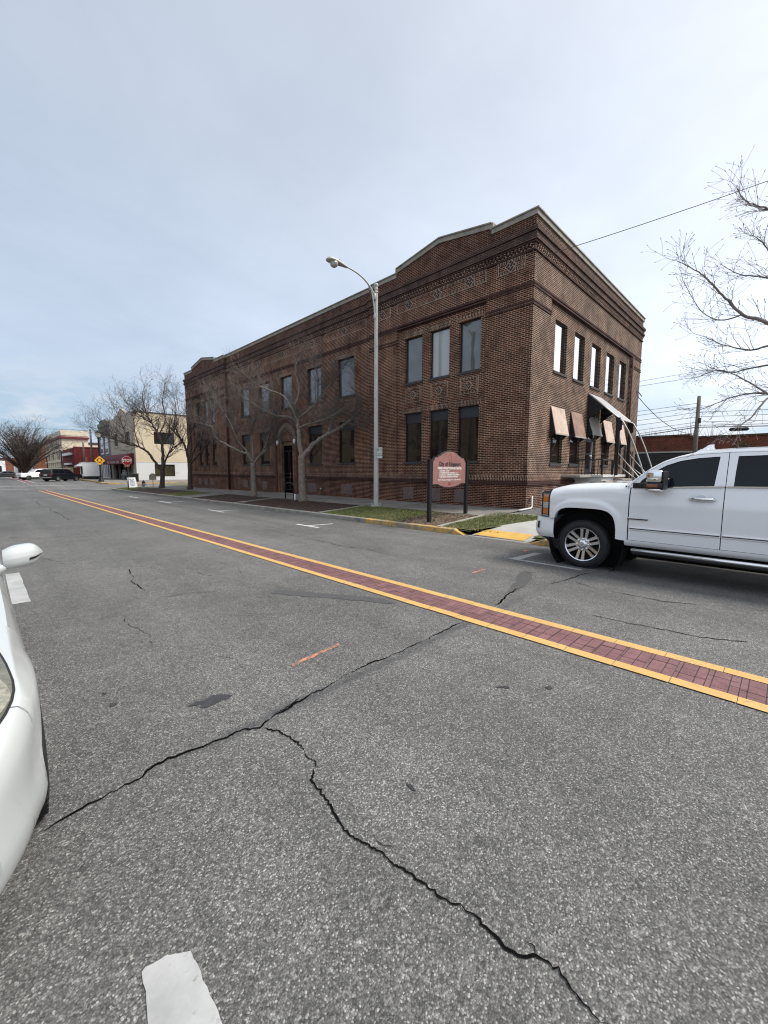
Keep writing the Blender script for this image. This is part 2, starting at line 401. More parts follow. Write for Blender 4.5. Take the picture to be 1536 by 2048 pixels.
def asphalt():
    m, nt, b = new_mat('worn asphalt')
    pos = wpos(nt)
    sx = N(nt, 'ShaderNodeSeparateXYZ'); L(nt, pos, sx.inputs[0])
    v = N(nt, 'ShaderNodeTexVoronoi', feature='F1', i_Scale=150.0, i_Randomness=1.0); L(nt, pos, v.inputs['Vector'])
    v2 = N(nt, 'ShaderNodeTexVoronoi', feature='F1', i_Scale=85.0, i_Randomness=1.0); L(nt, pos, v2.inputs['Vector'])
    s1 = N(nt, 'ShaderNodeSeparateColor'); L(nt, v.outputs['Color'], s1.inputs[0])
    s2 = N(nt, 'ShaderNodeSeparateColor'); L(nt, v2.outputs['Color'], s2.inputs[0])
    stone = ramp(nt, s1.outputs[0], [(0.0, (0.052, 0.051, 0.050)), (0.35, (0.110, 0.107, 0.102)), (0.7, (0.170, 0.166, 0.156)), (0.90, (0.29, 0.283, 0.266)), (1.0, (0.52, 0.51, 0.47))])
    big = ramp(nt, s2.outputs[1], [(0.0, (0.055, 0.055, 0.054)), (0.5, (0.115, 0.113, 0.108)), (0.88, (0.19, 0.185, 0.175)), (1.0, (0.42, 0.41, 0.385))])
    col = mixc(nt, 0.30, stone, big)
    gap = ramp(nt, v.outputs['Distance'], [(0.45, 1.0), (0.75, 0.62)])
    col = mixc(nt, 1.0, col, gap, 'MULTIPLY')
    n1 = noise(nt, pos, 0.35, 5.0, 0.6, 0.4); n2 = noise(nt, pos, 2.2, 6.0, 0.7); n3 = noise(nt, pos, 14.0, 4.0, 0.65)
    col = mixc(nt, 1.0, col, ramp(nt, n1, [(0.3, 0.82), (0.7, 1.15)]), 'MULTIPLY')
    col = mixc(nt, 1.0, col, ramp(nt, n2, [(0.3, 0.85), (0.7, 1.12)]), 'MULTIPLY')
    col = mixc(nt, 1.0, col, ramp(nt, n3, [(0.3, 0.86), (0.7, 1.13)]), 'MULTIPLY')
    # wheel tracks along the street (polished, a little darker), streaky
    mp = N(nt, 'ShaderNodeMapping'); mp.inputs['Scale'].default_value = (1.1, 0.045, 1); L(nt, pos, mp.inputs['Vector'])
    st = noise(nt, mp.outputs['Vector'], 1.0, 4.0, 0.6)
    col = mixc(nt, 1.0, col, ramp(nt, st, [(0.35, 0.86), (0.65, 1.10)]), 'MULTIPLY')
    # oil drip spots
    v3 = N(nt, 'ShaderNodeTexVoronoi', feature='F1', i_Scale=1.3, i_Randomness=1.0); L(nt, pos, v3.inputs['Vector'])
    sp = N(nt, 'ShaderNodeSeparateColor'); L(nt, v3.outputs['Color'], sp.inputs[0])
    rad = mth(nt, 'MULTIPLY', sp.outputs[0], 0.055)
    dd = mth(nt, 'ADD', v3.outputs['Distance'], mth(nt, 'MULTIPLY', n3, 0.05))
    spot = mth(nt, 'LESS_THAN', dd, mth(nt, 'ADD', rad, 0.012))
    col = mixc(nt, mth(nt, 'MULTIPLY', spot, 0.5), col, (0.035, 0.035, 0.036))
    # damp dirt along the open transverse crack
    cy_ = mth(nt, 'ABSOLUTE', mth(nt, 'SUBTRACT', mth(nt, 'ADD', sx.outputs['Y'], mth(nt, 'MULTIPLY', mth(nt, 'SUBTRACT', n2, 0.5), 0.16)), 2.385))
    cm = N(nt, 'ShaderNodeMapRange'); L(nt, cy_, cm.inputs['Value']); cm.inputs['From Min'].default_value = 0.075; cm.inputs['From Max'].default_value = 0.015
    cx_ = N(nt, 'ShaderNodeMapRange'); L(nt, sx.outputs['X'], cx_.inputs['Value']); cx_.inputs['From Min'].default_value = 0.5; cx_.inputs['From Max'].default_value = 1.1
    cz_ = N(nt, 'ShaderNodeMapRange'); L(nt, sx.outputs['X'], cz_.inputs['Value']); cz_.inputs['From Min'].default_value = 6.5; cz_.inputs['From Max'].default_value = 3.6
    col = mixc(nt, mth(nt, 'MULTIPLY', mth(nt, 'MULTIPLY', cm.outputs['Result'], cx_.outputs['Result']), mth(nt, 'MULTIPLY', cz_.outputs['Result'], 0.55)), col, (0.045, 0.046, 0.052))
    # newer, darker surfacing laid further up the street (edge wanders)
    yy = mth(nt, 'ADD', sx.outputs['Y'], mth(nt, 'MULTIPLY', mth(nt, 'SUBTRACT', n1, 0.5), 6.0))
    edge = N(nt, 'ShaderNodeMapRange'); L(nt, yy, edge.inputs['Value']); edge.inputs['From Min'].default_value = 14.6; edge.inputs['From Max'].default_value = 15.4
    left = N(nt, 'ShaderNodeMapRange'); L(nt, sx.outputs['X'], left.inputs['Value']); left.inputs['From Min'].default_value = 4.3; left.inputs['From Max'].default_value = 4.0
    f = mth(nt, 'MULTIPLY', edge.outputs['Result'], left.outputs['Result'])
    col = mixc(nt, mth(nt, 'MULTIPLY', f, 0.8), col, mixc(nt, 1.0, col, (0.80, 0.815, 0.84), 'MULTIPLY'))
    L(nt, col, b.inputs['Base Color'])
    b.inputs['Roughness'].default_value = 0.78; b.inputs['Specular IOR Level'].default_value = 0.4
    h = mth(nt, 'SUBTRACT', mth(nt, 'MULTIPLY', s1.outputs[0], 0.7), mth(nt, 'MULTIPLY', v.outputs['Distance'], 0.8))
    bump(nt, h, 0.55, 0.006, b)
    return m
M['asphalt'] = asphalt()

def road_paint(name, col, wear=0.5, var=0.12, thr=0.62):
    """thick road paint, rubbed through to the asphalt in places"""
    m, nt, b = new_mat(name)
    pos = wpos(nt)
    n = noise(nt, pos, 30.0, 6.0, 0.75); n2 = noise(nt, pos, 3.0, 5.0, 0.65)
    c = ramp(nt, n2, [(0.3, tuple(x*(1-var) for x in col)), (0.7, tuple(min(1, x*(1+var)) for x in col))])
    w = ramp(nt, mth(nt, 'ADD', mth(nt, 'MULTIPLY', n, 0.65), mth(nt, 'MULTIPLY', n2, 0.35)), [(thr, 0.0), (thr+0.1, 1.0)])
    c = mixc(nt, mth(nt, 'MULTIPLY', w, wear), c, (0.12, 0.115, 0.11))
    L(nt, c, b.inputs['Base Color']); b.inputs['Roughness'].default_value = 0.75
    bump(nt, n, 0.35, 0.004, b)
    return m
M['paint_white'] = road_paint('white road paint', (0.37, 0.37, 0.36), 0.7, var=0.25, thr=0.56)
M['paint_old'] = road_paint('worn white road paint', (0.47, 0.465, 0.45), 0.8, thr=0.52)
M['paint_mark'] = road_paint('white stall paint', (0.62, 0.62, 0.60), 0.4, thr=0.60)
M['paint_yellow'] = road_paint('yellow road paint', (0.55, 0.345, 0.115), 0.65, thr=0.54)
M['tile_yellow'] = road_paint('yellow tactile tile', (0.62, 0.375, 0.085), 0.3, thr=0.58)
M['orange'] = road_paint('sprayed orange paint', (0.62, 0.22, 0.12), 0.95, thr=0.44)
M['crack'] = plain('open crack', (0.006, 0.006, 0.006), 1.0, ior=1.05)
M['tar'] = plain('tar patch', (0.078, 0.077, 0.076), 0.6, var=0.3, scale=30, bmp=0.3)
M['oil'] = plain('oil stain', (0.04, 0.04, 0.042), 0.5, var=0.3, scale=20)

def paver():
    m, nt, b = new_mat('purple-red stamped brick')
    pos = wpos(nt)
    uv = coords(nt, 'UV')
    br = N(nt, 'ShaderNodeTexBrick', offset=0.5, offset_frequency=2)
    br.inputs['Scale'].default_value = 1.0; br.inputs['Brick Width'].default_value = 0.21; br.inputs['Row Height'].default_value = 0.105
    br.inputs['Mortar Size'].default_value = 0.004; br.inputs['Mortar Smooth'].default_value = 0.3
    br.inputs['Color1'].default_value = (0.155, 0.072, 0.074, 1); br.inputs['Color2'].default_value = (0.19, 0.092, 0.093, 1); br.inputs['Mortar'].default_value = (0.03, 0.018, 0.02, 1)
    L(nt, uv, br.inputs['Vector'])
    n = noise(nt, pos, 5.0, 6.0, 0.7); n2 = noise(nt, pos, 70.0, 3.0)
    c = mixc(nt, 1.0, br.outputs['Color'], ramp(nt, n, [(0.3, 0.75), (0.7, 1.3)]), 'MULTIPLY')
    c = mixc(nt, 1.0, c, ramp(nt, n2, [(0.3, 0.85), (0.7, 1.18)]), 'MULTIPLY')
    L(nt, c, b.inputs['Base Color']); b.inputs['Roughness'].default_value = 0.8
    bump(nt, mth(nt, 'SUBTRACT', n2, br.outputs['Fac']), 0.4, 0.005, b)
    return m
M['paver'] = paver()

def soil(name, stops, scale, bs=0.8):
    m, nt, b = new_mat(name)
    pos = wpos(nt)
    v = N(nt, 'ShaderNodeTexVoronoi', feature='F1', i_Scale=scale, i_Randomness=1.0); L(nt, pos, v.inputs['Vector'])
    s = N(nt, 'ShaderNodeSeparateColor'); L(nt, v.outputs['Color'], s.inputs[0])
    n = noise(nt, pos, 1.5, 6.0, 0.65)
    c = ramp(nt, mth(nt, 'ADD', mth(nt, 'MULTIPLY', s.outputs[0], 0.6), mth(nt, 'MULTIPLY', n, 0.4)), stops)
    L(nt, c, b.inputs['Base Color']); b.inputs['Roughness'].default_value = 0.95
    bump(nt, s.outputs[1], bs, 0.02, b)
    return m
M['mulch'] = soil('bark mulch', [(0.15, (0.020, 0.012, 0.009)), (0.5, (0.052, 0.031, 0.023)), (0.8, (0.11, 0.068, 0.05)), (0.92, (0.2, 0.135, 0.1))], 34.0)
M['mulchtan'] = soil('tan mulch and dead leaves', [(0.15, (0.05, 0.032, 0.022)), (0.5, (0.11, 0.075, 0.055)), (0.85, (0.24, 0.17, 0.125))], 30.0)
M['turf'] = soil('turf soil', [(0.2, (0.045, 0.060, 0.016)), (0.5, (0.105, 0.115, 0.038)), (0.8, (0.20, 0.18, 0.085))], 40.0)
M['blade'] = plain('grass blade', (0.125, 0.155, 0.042), 0.7, var=0.45, scale=2.5, dirt=((0.29, 0.235, 0.115), 1.6, 0.50))
M['chip'] = plain('mulch chip', (0.07, 0.04, 0.028), 0.9, var=0.6, scale=14)
M['chiptan'] = plain('dead leaf', (0.20, 0.135, 0.095), 0.9, var=0.5, scale=14)
M['farground'] = plain('far ground', (0.10, 0.10, 0.085), 0.95, var=0.2, scale=0.05)
# background walls
M['cream'] = plain('cream painted wall', (0.56, 0.47, 0.33), 0.85, var=0.06, scale=0.5, dirt=((0.42, 0.345, 0.24), 0.7, 0.6))
M['beige'] = plain('beige stucco', (0.40, 0.345, 0.27), 0.88, var=0.07, scale=0.6)
M['whitewall'] = plain('white painted wall', (0.58, 0.575, 0.555), 0.85, var=0.06, scale=0.5, dirt=((0.44, 0.43, 0.41), 0.6, 0.58))
M['greywall'] = plain('blue-grey painted wall', (0.125, 0.14, 0.15), 0.85, var=0.1, scale=0.8)
M['greystone'] = plain('old grey stone', (0.19, 0.185, 0.165), 0.9, var=0.3, scale=2.0)
M['oldcream'] = plain('old cream masonry', (0.64, 0.565, 0.43), 0.9, var=0.15, scale=1.5, dirt=((0.34, 0.29, 0.21), 1.0, 0.55))
M['redwall'] = brick_mat('red painted brick', (0.165, 0.026, 0.026), (0.14, 0.022, 0.024), (0.13, 0.024, 0.025), vary=0.2)
M['orangebrick'] = brick_mat('orange brick', (0.25, 0.095, 0.05), (0.19, 0.07, 0.04), (0.20, 0.12, 0.09), vary=0.4)
M['lowbrick'] = brick_mat('red-brown brick', (0.21, 0.062, 0.038), (0.115, 0.040, 0.028), (0.14, 0.075, 0.055), vary=0.9)
M['tanbrick'] = brick_mat('tan brick', (0.30, 0.22, 0.14), (0.25, 0.18, 0.115), (0.30, 0.25, 0.2))
M['redtrim'] = plain('dark red cornice', (0.14, 0.02, 0.022), 0.7)
M['darkopen'] = plain('dark doorway', (0.010, 0.010, 0.010), 0.7)
M['darkglass'] = glass_pane('dark shop glass', (0.018, 0.018, 0.016), 1.5)
M['olive'] = glass_pane('olive window', (0.045, 0.040, 0.022), 1.4)
M['rolldoor'] = plain('charcoal metal cladding', (0.022, 0.022, 0.025), 0.6, var=0.15, scale=1.0)
M['evergreen'] = plain('evergreen leaf', (0.030, 0.050, 0.018), 0.8, var=0.45, scale=6)
# ------------------------------------------------------------------ levels
PROF = [(-400, 0.0), (0, 0.0), (52, -0.39), (62, -0.29), (68, -0.10), (80, -0.08), (100, -0.12), (150, -0.3), (260, -0.6)]
def zprof(y):
    for (a, za), (b, zb) in zip(PROF, PROF[1:]):
        if y <= b: return za + (zb-za)*max(0.0, min(1.0, (y-a)/(b-a)))
    return PROF[-1][1]
def zroad(x, y):
    c = 0.0
    if x > 5.2: c = -0.10*min(1.0, (x-5.2)/4.0)
    k = max(0.0, min(1.0, (58.0-y)/6.0))
    return c*k + zprof(y)
def zwalk(x, y):
    return 0.25 - 0.0562*(14.0-min(x, 14.0)) - 0.0075*(y-6.74)
def struct(name, mb, mat, **kw):
    return mb.build(name, mat, kind='structure', **kw)

# far ground sheet, reaching the horizon
g = MB(); g.poly([(-1500, -1500, -1.2), (1500, -1500, -1.2), (1500, 1500, -1.2), (-1500, 1500, -1.2)])
struct('ground', g, M['farground'])
xs = [-2.2, 0, 2.6, 5.2, 6.5, 7.8, 9.2, 9.8, 12, 16, 22, 30, 45, 80, 120]
ys = [-60, -20, -8, 0, 10, 20, 30, 40, 46, 52, 55, 58, 60, 62, 64, 66, 68, 72, 80, 90, 100, 120, 150, 200, 260]
rd = MB(); rd.grid(lambda x, y: (x, y, zroad(x, y)), xs, ys)
struct('road', rd, M['asphalt'], smooth=True)

# ------------------------------------------------------------------ median: stamped brick between yellow kerbs of paint
def strip_y(mb, x0, x1, y0, y1, dz, step=4.0):
    y = y0
    while y < y1-1e-6:
        e = min(y1, y+step)
        mb.poly([(x0, y, zroad(x0, y)+dz), (x1, y, zroad(x1, y)+dz), (x1, e, zroad(x1, e)+dz), (x0, e, zroad(x0, e)+dz)])
        y = e
random.seed(5)
MX = [3.715, 3.835, 4.225, 4.345]
md = MB(); strip_y(md, MX[1]-0.01, MX[2]+0.01, -10, 50.6, 0.004)
struct('median_paving', md, M['joint'])
# pavers: pairs of one long row and one square, as in the stamped pattern
pv = MB(); y = -10.0; k = 0
while y < 50.4:
    ln = 0.203
    for a, b in (((0.0, 0.66), (0.66, 1.0)) if k % 2 == 0 else ((0.0, 0.34), (0.34, 1.0))):
        xa = MX[1] + (MX[2]-MX[1])*a + 0.004; xb = MX[1] + (MX[2]-MX[1])*b - 0.004
        j = random.uniform(-0.001, 0.001)
        p = [(xa, y+0.003), (xb, y+0.003), (xb, y+ln-0.003), (xa, y+ln-0.003)]
        pv.poly([(px, py, zroad(px, py)+0.0085+j) for px, py in p])
    y += ln; k += 1
struct('median_bricks', pv, M['paver'])
for i, (a, b) in enumerate(((MX[0], MX[1]-0.002), (MX[2]+0.002, MX[3]))):
    yl = MB(); y = -10.0 + 0.12*i
    while y < 50.6:
        j = random.uniform(-0.004, 0.004)
        strip_y(yl, a+j, b+j, y, min(50.6, y+0.402), 0.0095, 9); y += 0.406
    struct('median_line', yl, M['paint_yellow'])
md = MB(); strip_y(md, 4.0, 4.7, 66, 140, 0.006); struct('far_median_paving', md, M['paver'])
for a, b in ((3.86, 4.0), (4.7, 4.84)):
    md = MB(); strip_y(md, a, b, 65.5, 140, 0.010); struct('far_median_line', md, M['paint_white'])

# ------------------------------------------------------------------ other road markings
def mark(name, pts, mat, dz=0.004):
    mb = MB(); mb.poly([(x, y, zroad(x, y)+dz) for x, y in pts])
    return struct(name, mb, mat)
def ragged(pts, n=9, amp=0.008, seed=0):
    rn = random.Random(seed); out = []
    for (a, b), (c, d) in zip(pts, pts[1:]+pts[:1]):
        m = max(1, min(n, int(math.hypot(c-a, d-b)/(amp*3.0))))
        for i in range(m):
            t = i/m; out.append((a+(c-a)*t+rn.uniform(-amp, amp), b+(d-b)*t+rn.uniform(-amp, amp)))
    return out
def rmark(name, pts, mat, dz=0.004, amp=0.006, n=9, seed=0):
    pts = ragged(pts, n, amp, seed)
    tris = tessellate_polygon([[Vector((x, y, 0)) for x, y in pts]])
    mb = MB(); fs = []
    for a, b, c in tris:
        cr = (pts[b][0]-pts[a][0])*(pts[c][1]-pts[a][1]) - (pts[b][1]-pts[a][1])*(pts[c][0]-pts[a][0])
        fs.append((a, b, c) if cr > 0 else (a, c, b))
    mb.add([(x, y, zroad(x, y)+dz) for x, y in pts], fs)
    return struct(name, mb, mat)
def tmark(yc, x0, x1, half, mat):
    rmark('parking_stall_mark', [(x0, yc-half), (x0+0.11, yc-half), (x0+0.11, yc-0.05), (x1, yc-0.05), (x1, yc+0.05), (x0+0.11, yc+0.05), (x0+0.11, yc+half), (x0, yc+half)], mat, n=5, amp=0.005, seed=int(yc*7))
rmark('parking_stall_mark', [(7.27, 2.45), (7.37, 2.45), (7.37, 3.62), (8.35, 3.60), (8.35, 3.76), (7.27, 3.80)], M['paint_white'], n=6, amp=0.006, seed=3)
tmark(10.85, 7.26, 8.35, 0.62, M['paint_mark'])
tmark(18.1, 7.3, 8.4, 0.85, M['paint_mark'])
tmark(25.9, 7.5, 8.55, 1.1, M['paint_mark'])
tmark(32.9, 7.5, 8.65, 1.1, M['paint_mark'])
# near side stall marks beside the white car
rmark('parking_stall_mark', [(0.275, 1.405), (0.262, 1.40), (0.19, 0.9), (0.19, 0.3), (0.41, 0.3), (0.40, 0.9), (0.398, 1.345), (0.335, 1.392)], M['paint_white'], n=16, amp=0.0028, seed=8)
rmark('parking_stall_mark', [(0.10, 6.85), (0.335, 6.84), (0.335, 9.0), (0.10, 9.0)], M['paint_white'], n=9, amp=0.01, seed=9)
rmark('stop_line', [(4.4, 51.2), (9.3, 51.2), (9.3, 51.7), (4.4, 51.7)], M['paint_white'], seed=2, amp=0.02)
rmark('crosswalk_line', [(0.2, 54.6), (10.3, 54.2), (10.3, 54.5), (0.2, 54.9)], M['paint_white'], seed=2, amp=0.02)
rmark('crosswalk_line', [(0.2, 62.4), (9.3, 62.0), (9.3, 62.3), (0.2, 62.7)], M['paint_old'], seed=4, amp=0.02)
rmark('orange_paint_mark', [(1.77, 2.885), (2.33, 2.94), (2.35, 2.985), (1.79, 2.935)], M['orange'], n=14, amp=0.006, seed=1)
rmark('orange_paint_mark', [(5.66, 3.57), (6.04, 3.59), (6.06, 3.645), (5.68, 3.63)], M['orange'], n=10, amp=0.008, seed=2)
rmark('orange_paint_mark', [(8.27, 3.96), (8.50, 3.94), (8.53, 4.02), (8.29, 4.05)], M['orange'], n=8, amp=0.008, seed=3)
rmark('tar_patch', [(2.70, 4.93), (2.86, 5.03), (3.25, 4.35), (3.60, 3.72), (3.64, 3.45), (3.58, 3.42), (3.2, 4.1), (2.95, 4.5)], M['tar'], n=7, amp=0.018, seed=4)
rmark('tar_patch', [(5.02, 2.62), (5.16, 2.56), (5.9, 2.72), (6.42, 2.92), (6.52, 3.06), (6.30, 3.10), (5.7, 2.86)], M['tar'], n=7, amp=0.02, seed=5)
# ------------------------------------------------------------------ cracks and stains (measured on the street, in metres)
CR = {
    'A': [(0.074,2.332),(0.119,2.335),(0.167,2.346),(0.211,2.355),(0.259,2.366),(0.301,2.359),(0.344,2.370),(0.380,2.366),(0.425,2.384),(0.470,2.378),(0.523,2.397),(0.577,2.429),(0.634,2.429),(0.691,2.419),(0.754,2.416),(0.820,2.399),(0.877,2.392),(0.936,2.386),(0.997,2.379),(1.062,2.377),(1.115,2.345),(1.150,2.332),(1.192,2.326),(1.302,2.371),(1.370,2.368),(1.463,2.395),(1.543,2.395),(1.627,2.415),(1.713,2.407),(1.820,2.423),(1.923,2.428),(2.058,2.464),(2.151,2.456),(2.284,2.462),(2.385,2.441),(2.517,2.446),(2.626,2.423),(2.780,2.436),(2.916,2.426),(3.088,2.440),(3.251,2.438),(3.434,2.444),(3.629,2.451),(3.765,2.443)],
    'A2': [(4.419,2.460),(4.532,2.482),(4.687,2.525),(4.791,2.539),(4.959,2.586),(5.114,2.594),(5.357,2.642)],
    'A3': [(1.314,2.392),(1.410,2.395),(1.509,2.421),(1.551,2.434)],
    'B': [(1.185,2.312),(1.198,2.270),(1.210,2.228),(1.238,2.208),(1.251,2.145),(1.260,2.101),(1.257,2.050),(1.269,2.019),(1.261,1.988),(1.259,1.953),(1.240,1.904),(1.232,1.876),(1.239,1.840),(1.245,1.805),(1.235,1.781),(1.223,1.749)],
    'B2': [(1.214,1.775),(1.190,1.745),(1.167,1.726),(1.146,1.711),(1.145,1.672),(1.133,1.636),(1.134,1.602),(1.133,1.571),(1.125,1.552),(1.128,1.531),(1.122,1.498),(1.111,1.471),(1.103,1.437),(1.094,1.406),(1.090,1.383),(1.085,1.357),(1.076,1.340),(1.080,1.311),(1.086,1.286),(1.089,1.262),(1.095,1.235),(1.104,1.215),(1.104,1.192),(1.116,1.172),(1.121,1.151),(1.125,1.124),(1.123,1.101),(1.123,1.072),(1.127,1.040),(1.135,1.005),(1.145,0.969),(1.149,0.936),(1.148,0.898),(1.152,0.861),(1.157,0.835),(1.164,0.802),(1.180,0.781),(1.187,0.759),(1.190,0.729),(1.197,0.690),(1.189,0.660),(1.187,0.631),(1.183,0.596),(1.183,0.566),(1.190,0.536),(1.208,0.513),(1.235,0.490),(1.241,0.468),(1.238,0.436),(1.240,0.410),(1.232,0.382),(1.225,0.357),(1.215,0.330),(1.210,0.305),(1.207,0.279)],
    'B3': [(1.259,1.997),(1.255,1.963),(1.250,1.924),(1.237,1.889)],
    'B4': [(1.260,0.545),(1.255,0.520),(1.246,0.502),(1.238,0.487)],
    'B5': [(1.187,1.337),(1.177,1.284),(1.169,1.255),(1.157,1.215),(1.149,1.184),(1.150,1.159),(1.169,1.137),(1.176,1.107),(1.177,1.078)],
    'B6': [(1.188,1.436),(1.192,1.411),(1.189,1.384),(1.191,1.357)],
    'S1': [(1.685,7.990),(1.657,7.668),(1.602,7.489),(1.606,7.261),(1.528,7.044),(1.505,6.829),(1.532,6.724),(1.516,6.447),(1.512,6.278)],
    'S2': [(0.574,10.683),(0.756,10.095),(0.926,9.546),(1.132,9.397),(1.374,9.464)],
    'S3': [(0.750,9.606),(0.968,9.267),(1.169,9.120)],
    'S4': [(5.937,2.424),(6.299,2.342),(6.905,2.332),(7.225,2.241)],
    'S5': [(6.232,3.511),(6.318,3.182),(6.443,2.975),(6.819,2.794),(6.713,2.501)],
    'S6': [(6.353,2.212),(6.147,1.795),(6.184,1.426),(6.161,1.022),(6.347,0.684)],
    'S7': [(4.902,1.521),(4.923,1.166),(4.979,0.807),(4.995,0.517),(5.187,0.154)],
    'S8': [(0.406,14.173),(0.932,13.292),(1.545,13.353),(2.298,13.888)],
    'S9': [(2.442,6.870),(2.466,6.611),(2.526,6.459)],
    'oil': [(0.916,2.909),(0.988,2.926),(1.034,2.898),(1.110,2.925),(1.169,2.885),(1.216,2.818),(1.174,2.794),(1.130,2.811),(1.072,2.796),(1.015,2.793),(0.980,2.828),(1.009,2.869),(0.964,2.879)],
    'o2': [(0.533,3.563),(0.557,3.519),(0.544,3.502),(0.526,3.540)],
    'o3': [(0.536,3.343),(0.574,3.332),(0.572,3.290),(0.534,3.284)],
    'o4': [(1.491,1.326),(1.505,1.302),(1.493,1.257),(1.479,1.280)],
    'o5': [(2.970,1.214),(3.020,1.196),(2.992,1.162),(2.944,1.180)],
    'o6': [(2.698,1.488),(2.787,1.430),(2.760,1.395)],
}
def crack(pts, w, seed=0, dz=0.005):
    rn = random.Random(seed); mb = MB(); P = []
    for (a, b), (c, d) in zip(pts, pts[1:]):
        ln = math.hypot(c-a, d-b); n = max(1, int(ln/max(0.008, w*1.6)))
        ux, uy = -(d-b)/max(ln, 1e-6), (c-a)/max(ln, 1e-6); of = 0.0
        for i in range(n):
            t = i/n; of = of*0.7+rn.gauss(0, 1)*min(0.006, w*0.75)*(0 if i == 0 else 1)
            P.append((a+(c-a)*t+ux*of, b+(d-b)*t+uy*of))
    P.append(pts[-1]); n = len(P); va = []
    cur = 1.0
    for i, (x, y) in enumerate(P):
        a = P[max(0, i-1)]; b = P[min(n-1, i+1)]
        dx, dy = b[0]-a[0], b[1]-a[1]; l = math.hypot(dx, dy) or 1
        cur = min(1.8, max(0.22, cur + rn.uniform(-0.38, 0.38)))
        ww = w*cur*min(1.0, (i+0.4)/5, (n-1-i+0.4)/5)/2
        nx, ny = -dy/l, dx/l
        va += [(x+nx*ww, y+ny*ww, zroad(x, y)+dz), (x-nx*ww, y-ny*ww, zroad(x, y)+dz)]
    mb.add(va, [(2*i, 2*i+1, 2*i+3, 2*i+2) for i in range(n-1)])
    return struct('road_crack', mb, M['crack'])
CR['B2'] += [(1.215, 0.22), (1.23, 0.1), (1.20, -0.1)]
for i, (k, w) in enumerate((('A', 0.011), ('A2', 0.014), ('A3', 0.005), ('B', 0.0062), ('B2', 0.0066), ('B3', 0.004), ('B4', 0.005), ('B5', 0.0035), ('B6', 0.002), ('S1', 0.010), ('S2', 0.006), ('S3', 0.005), ('S4', 0.010), ('S5', 0.009), ('S6', 0.009), ('S7', 0.008), ('S8', 0.009), ('S9', 0.006))):
    crack(CR[k], w, i)
for i, k in enumerate(('oil', 'o2', 'o3', 'o4', 'o5', 'o6')):
    rmark('oil_stain', CR[k], M['oil'], dz=0.0045, amp=0.004, n=5, seed=20+i)
# fine crazing across both lanes
rn = random.Random(77)
for i in range(30):
    x = rn.choice((rn.uniform(0.4, 3.5), rn.uniform(4.6, 8.8))); y = rn.uniform(2.6, 20)
    a = rn.gauss(0.0, 0.5) + (0 if rn.random() < 0.75 else math.pi/2); pts = [(x, y)]
    for k in range(rn.randint(4, 14)):
        a += rn.gauss(0, 0.35); s = rn.uniform(0.03, 0.10)*(1+y/9)
        x += s*math.cos(a); y += s*math.sin(a); pts.append((x, y))
    if all((0.35 < p[0] < 3.65) or 4.4 < p[0] < 9.0 for p in pts):
        crack(pts, rn.uniform(0.002, 0.004)*(1+y/18), 100+i)
# a crack line running up the far lane
for i, (x0, y0, y1) in enumerate(((5.7, 5.2, 10.5), (6.3, 9.0, 20.0), (5.2, 14.0, 31.0), (2.1, 18.0, 34.0), (7.0, 21, 36))):
    pts = []; y = y0; x = x0
    while y < y1:
        pts.append((x, y)); y += rn.uniform(0.15, 0.4)*(1+y/20); x += rn.gauss(0, 0.05)
    crack(pts, 0.006*(1+y0/14), 300+i)

# ------------------------------------------------------------------ kerbs, planting strip and sidewalk of the brick building's block
def curb_run(name, pts, mat, w=0.15, top=None, dz=0.0):
    """pts: kerb line (street edge); back edge lies w to the right of travel direction +X side"""
    mb = MB(); seg = []
    for i, p in enumerate(pts):
        a = pts[max(0, i-1)]; b = pts[min(len(pts)-1, i+1)]
        dx, dy = b[0]-a[0], b[1]-a[1]; l = math.hypot(dx, dy) or 1
        n = (dy/l, -dx/l)
        if n[0]+0.01*n[1] < 0 and abs(n[0]) > 0.2: n = (-n[0], -n[1])
        seg.append((p, (p[0]+n[0]*w, p[1]+n[1]*w)))
    va = []
    for i, (p, q) in enumerate(seg):
        t = (top(*p) if top else zwalk(9.55, p[1])) + dz
        va += [(p[0]-0.02, p[1], -1.0), (p[0], p[1], t-0.02), (p[0]+(q[0]-p[0])*0.15, p[1]+(q[1]-p[1])*0.15, t), (q[0], q[1], t), (q[0], q[1], -1.0)]
    n = len(seg); fs = []
    for i in range(n-1):
        for k in range(4): fs.append((i*5+k, i*5+k+1, (i+1)*5+k+1, (i+1)*5+k))
    fs.append(tuple(range(5))); fs.append(tuple((n-1)*5+k for k in range(5)))
    mb.add(va, fs)
    return struct(name, mb, mat, recalc=True)
def yl(a, b, st=3.0):
    out = [a]; y = a
    while y+st < b: y += st; out.append(y)
    return out+[b]
def curbpaint():
    m, nt, b = new_mat('yellow painted curb, worn')
    pos = wpos(nt); n = noise(nt, pos, 7.0, 6.0, 0.75); n2 = noise(nt, pos, 1.2, 3.0)
    f = ramp(nt, mth(nt, 'ADD', mth(nt, 'MULTIPLY', n, 0.6), mth(nt, 'MULTIPLY', n2, 0.4)), [(0.46, 0.0), (0.56, 1.0)])
    L(nt, mixc(nt, f, (0.62, 0.37, 0.09), (0.26, 0.235, 0.19)), b.inputs['Base Color']); b.inputs['Roughness'].default_value = 0.85
    bump(nt, n, 0.3, 0.01, b); return m
M['curbyellow'] = curbpaint()
low = lambda y: zroad(9.4, y)+0.012
y = 7.3
while y < 49.0:
    e = min(y+3.05, 49.0)
    curb_run('curb', [(9.40, v) for v in yl(y, e-0.012)], M['curbyellow'] if y < 10.2 else M['curb']); y = e
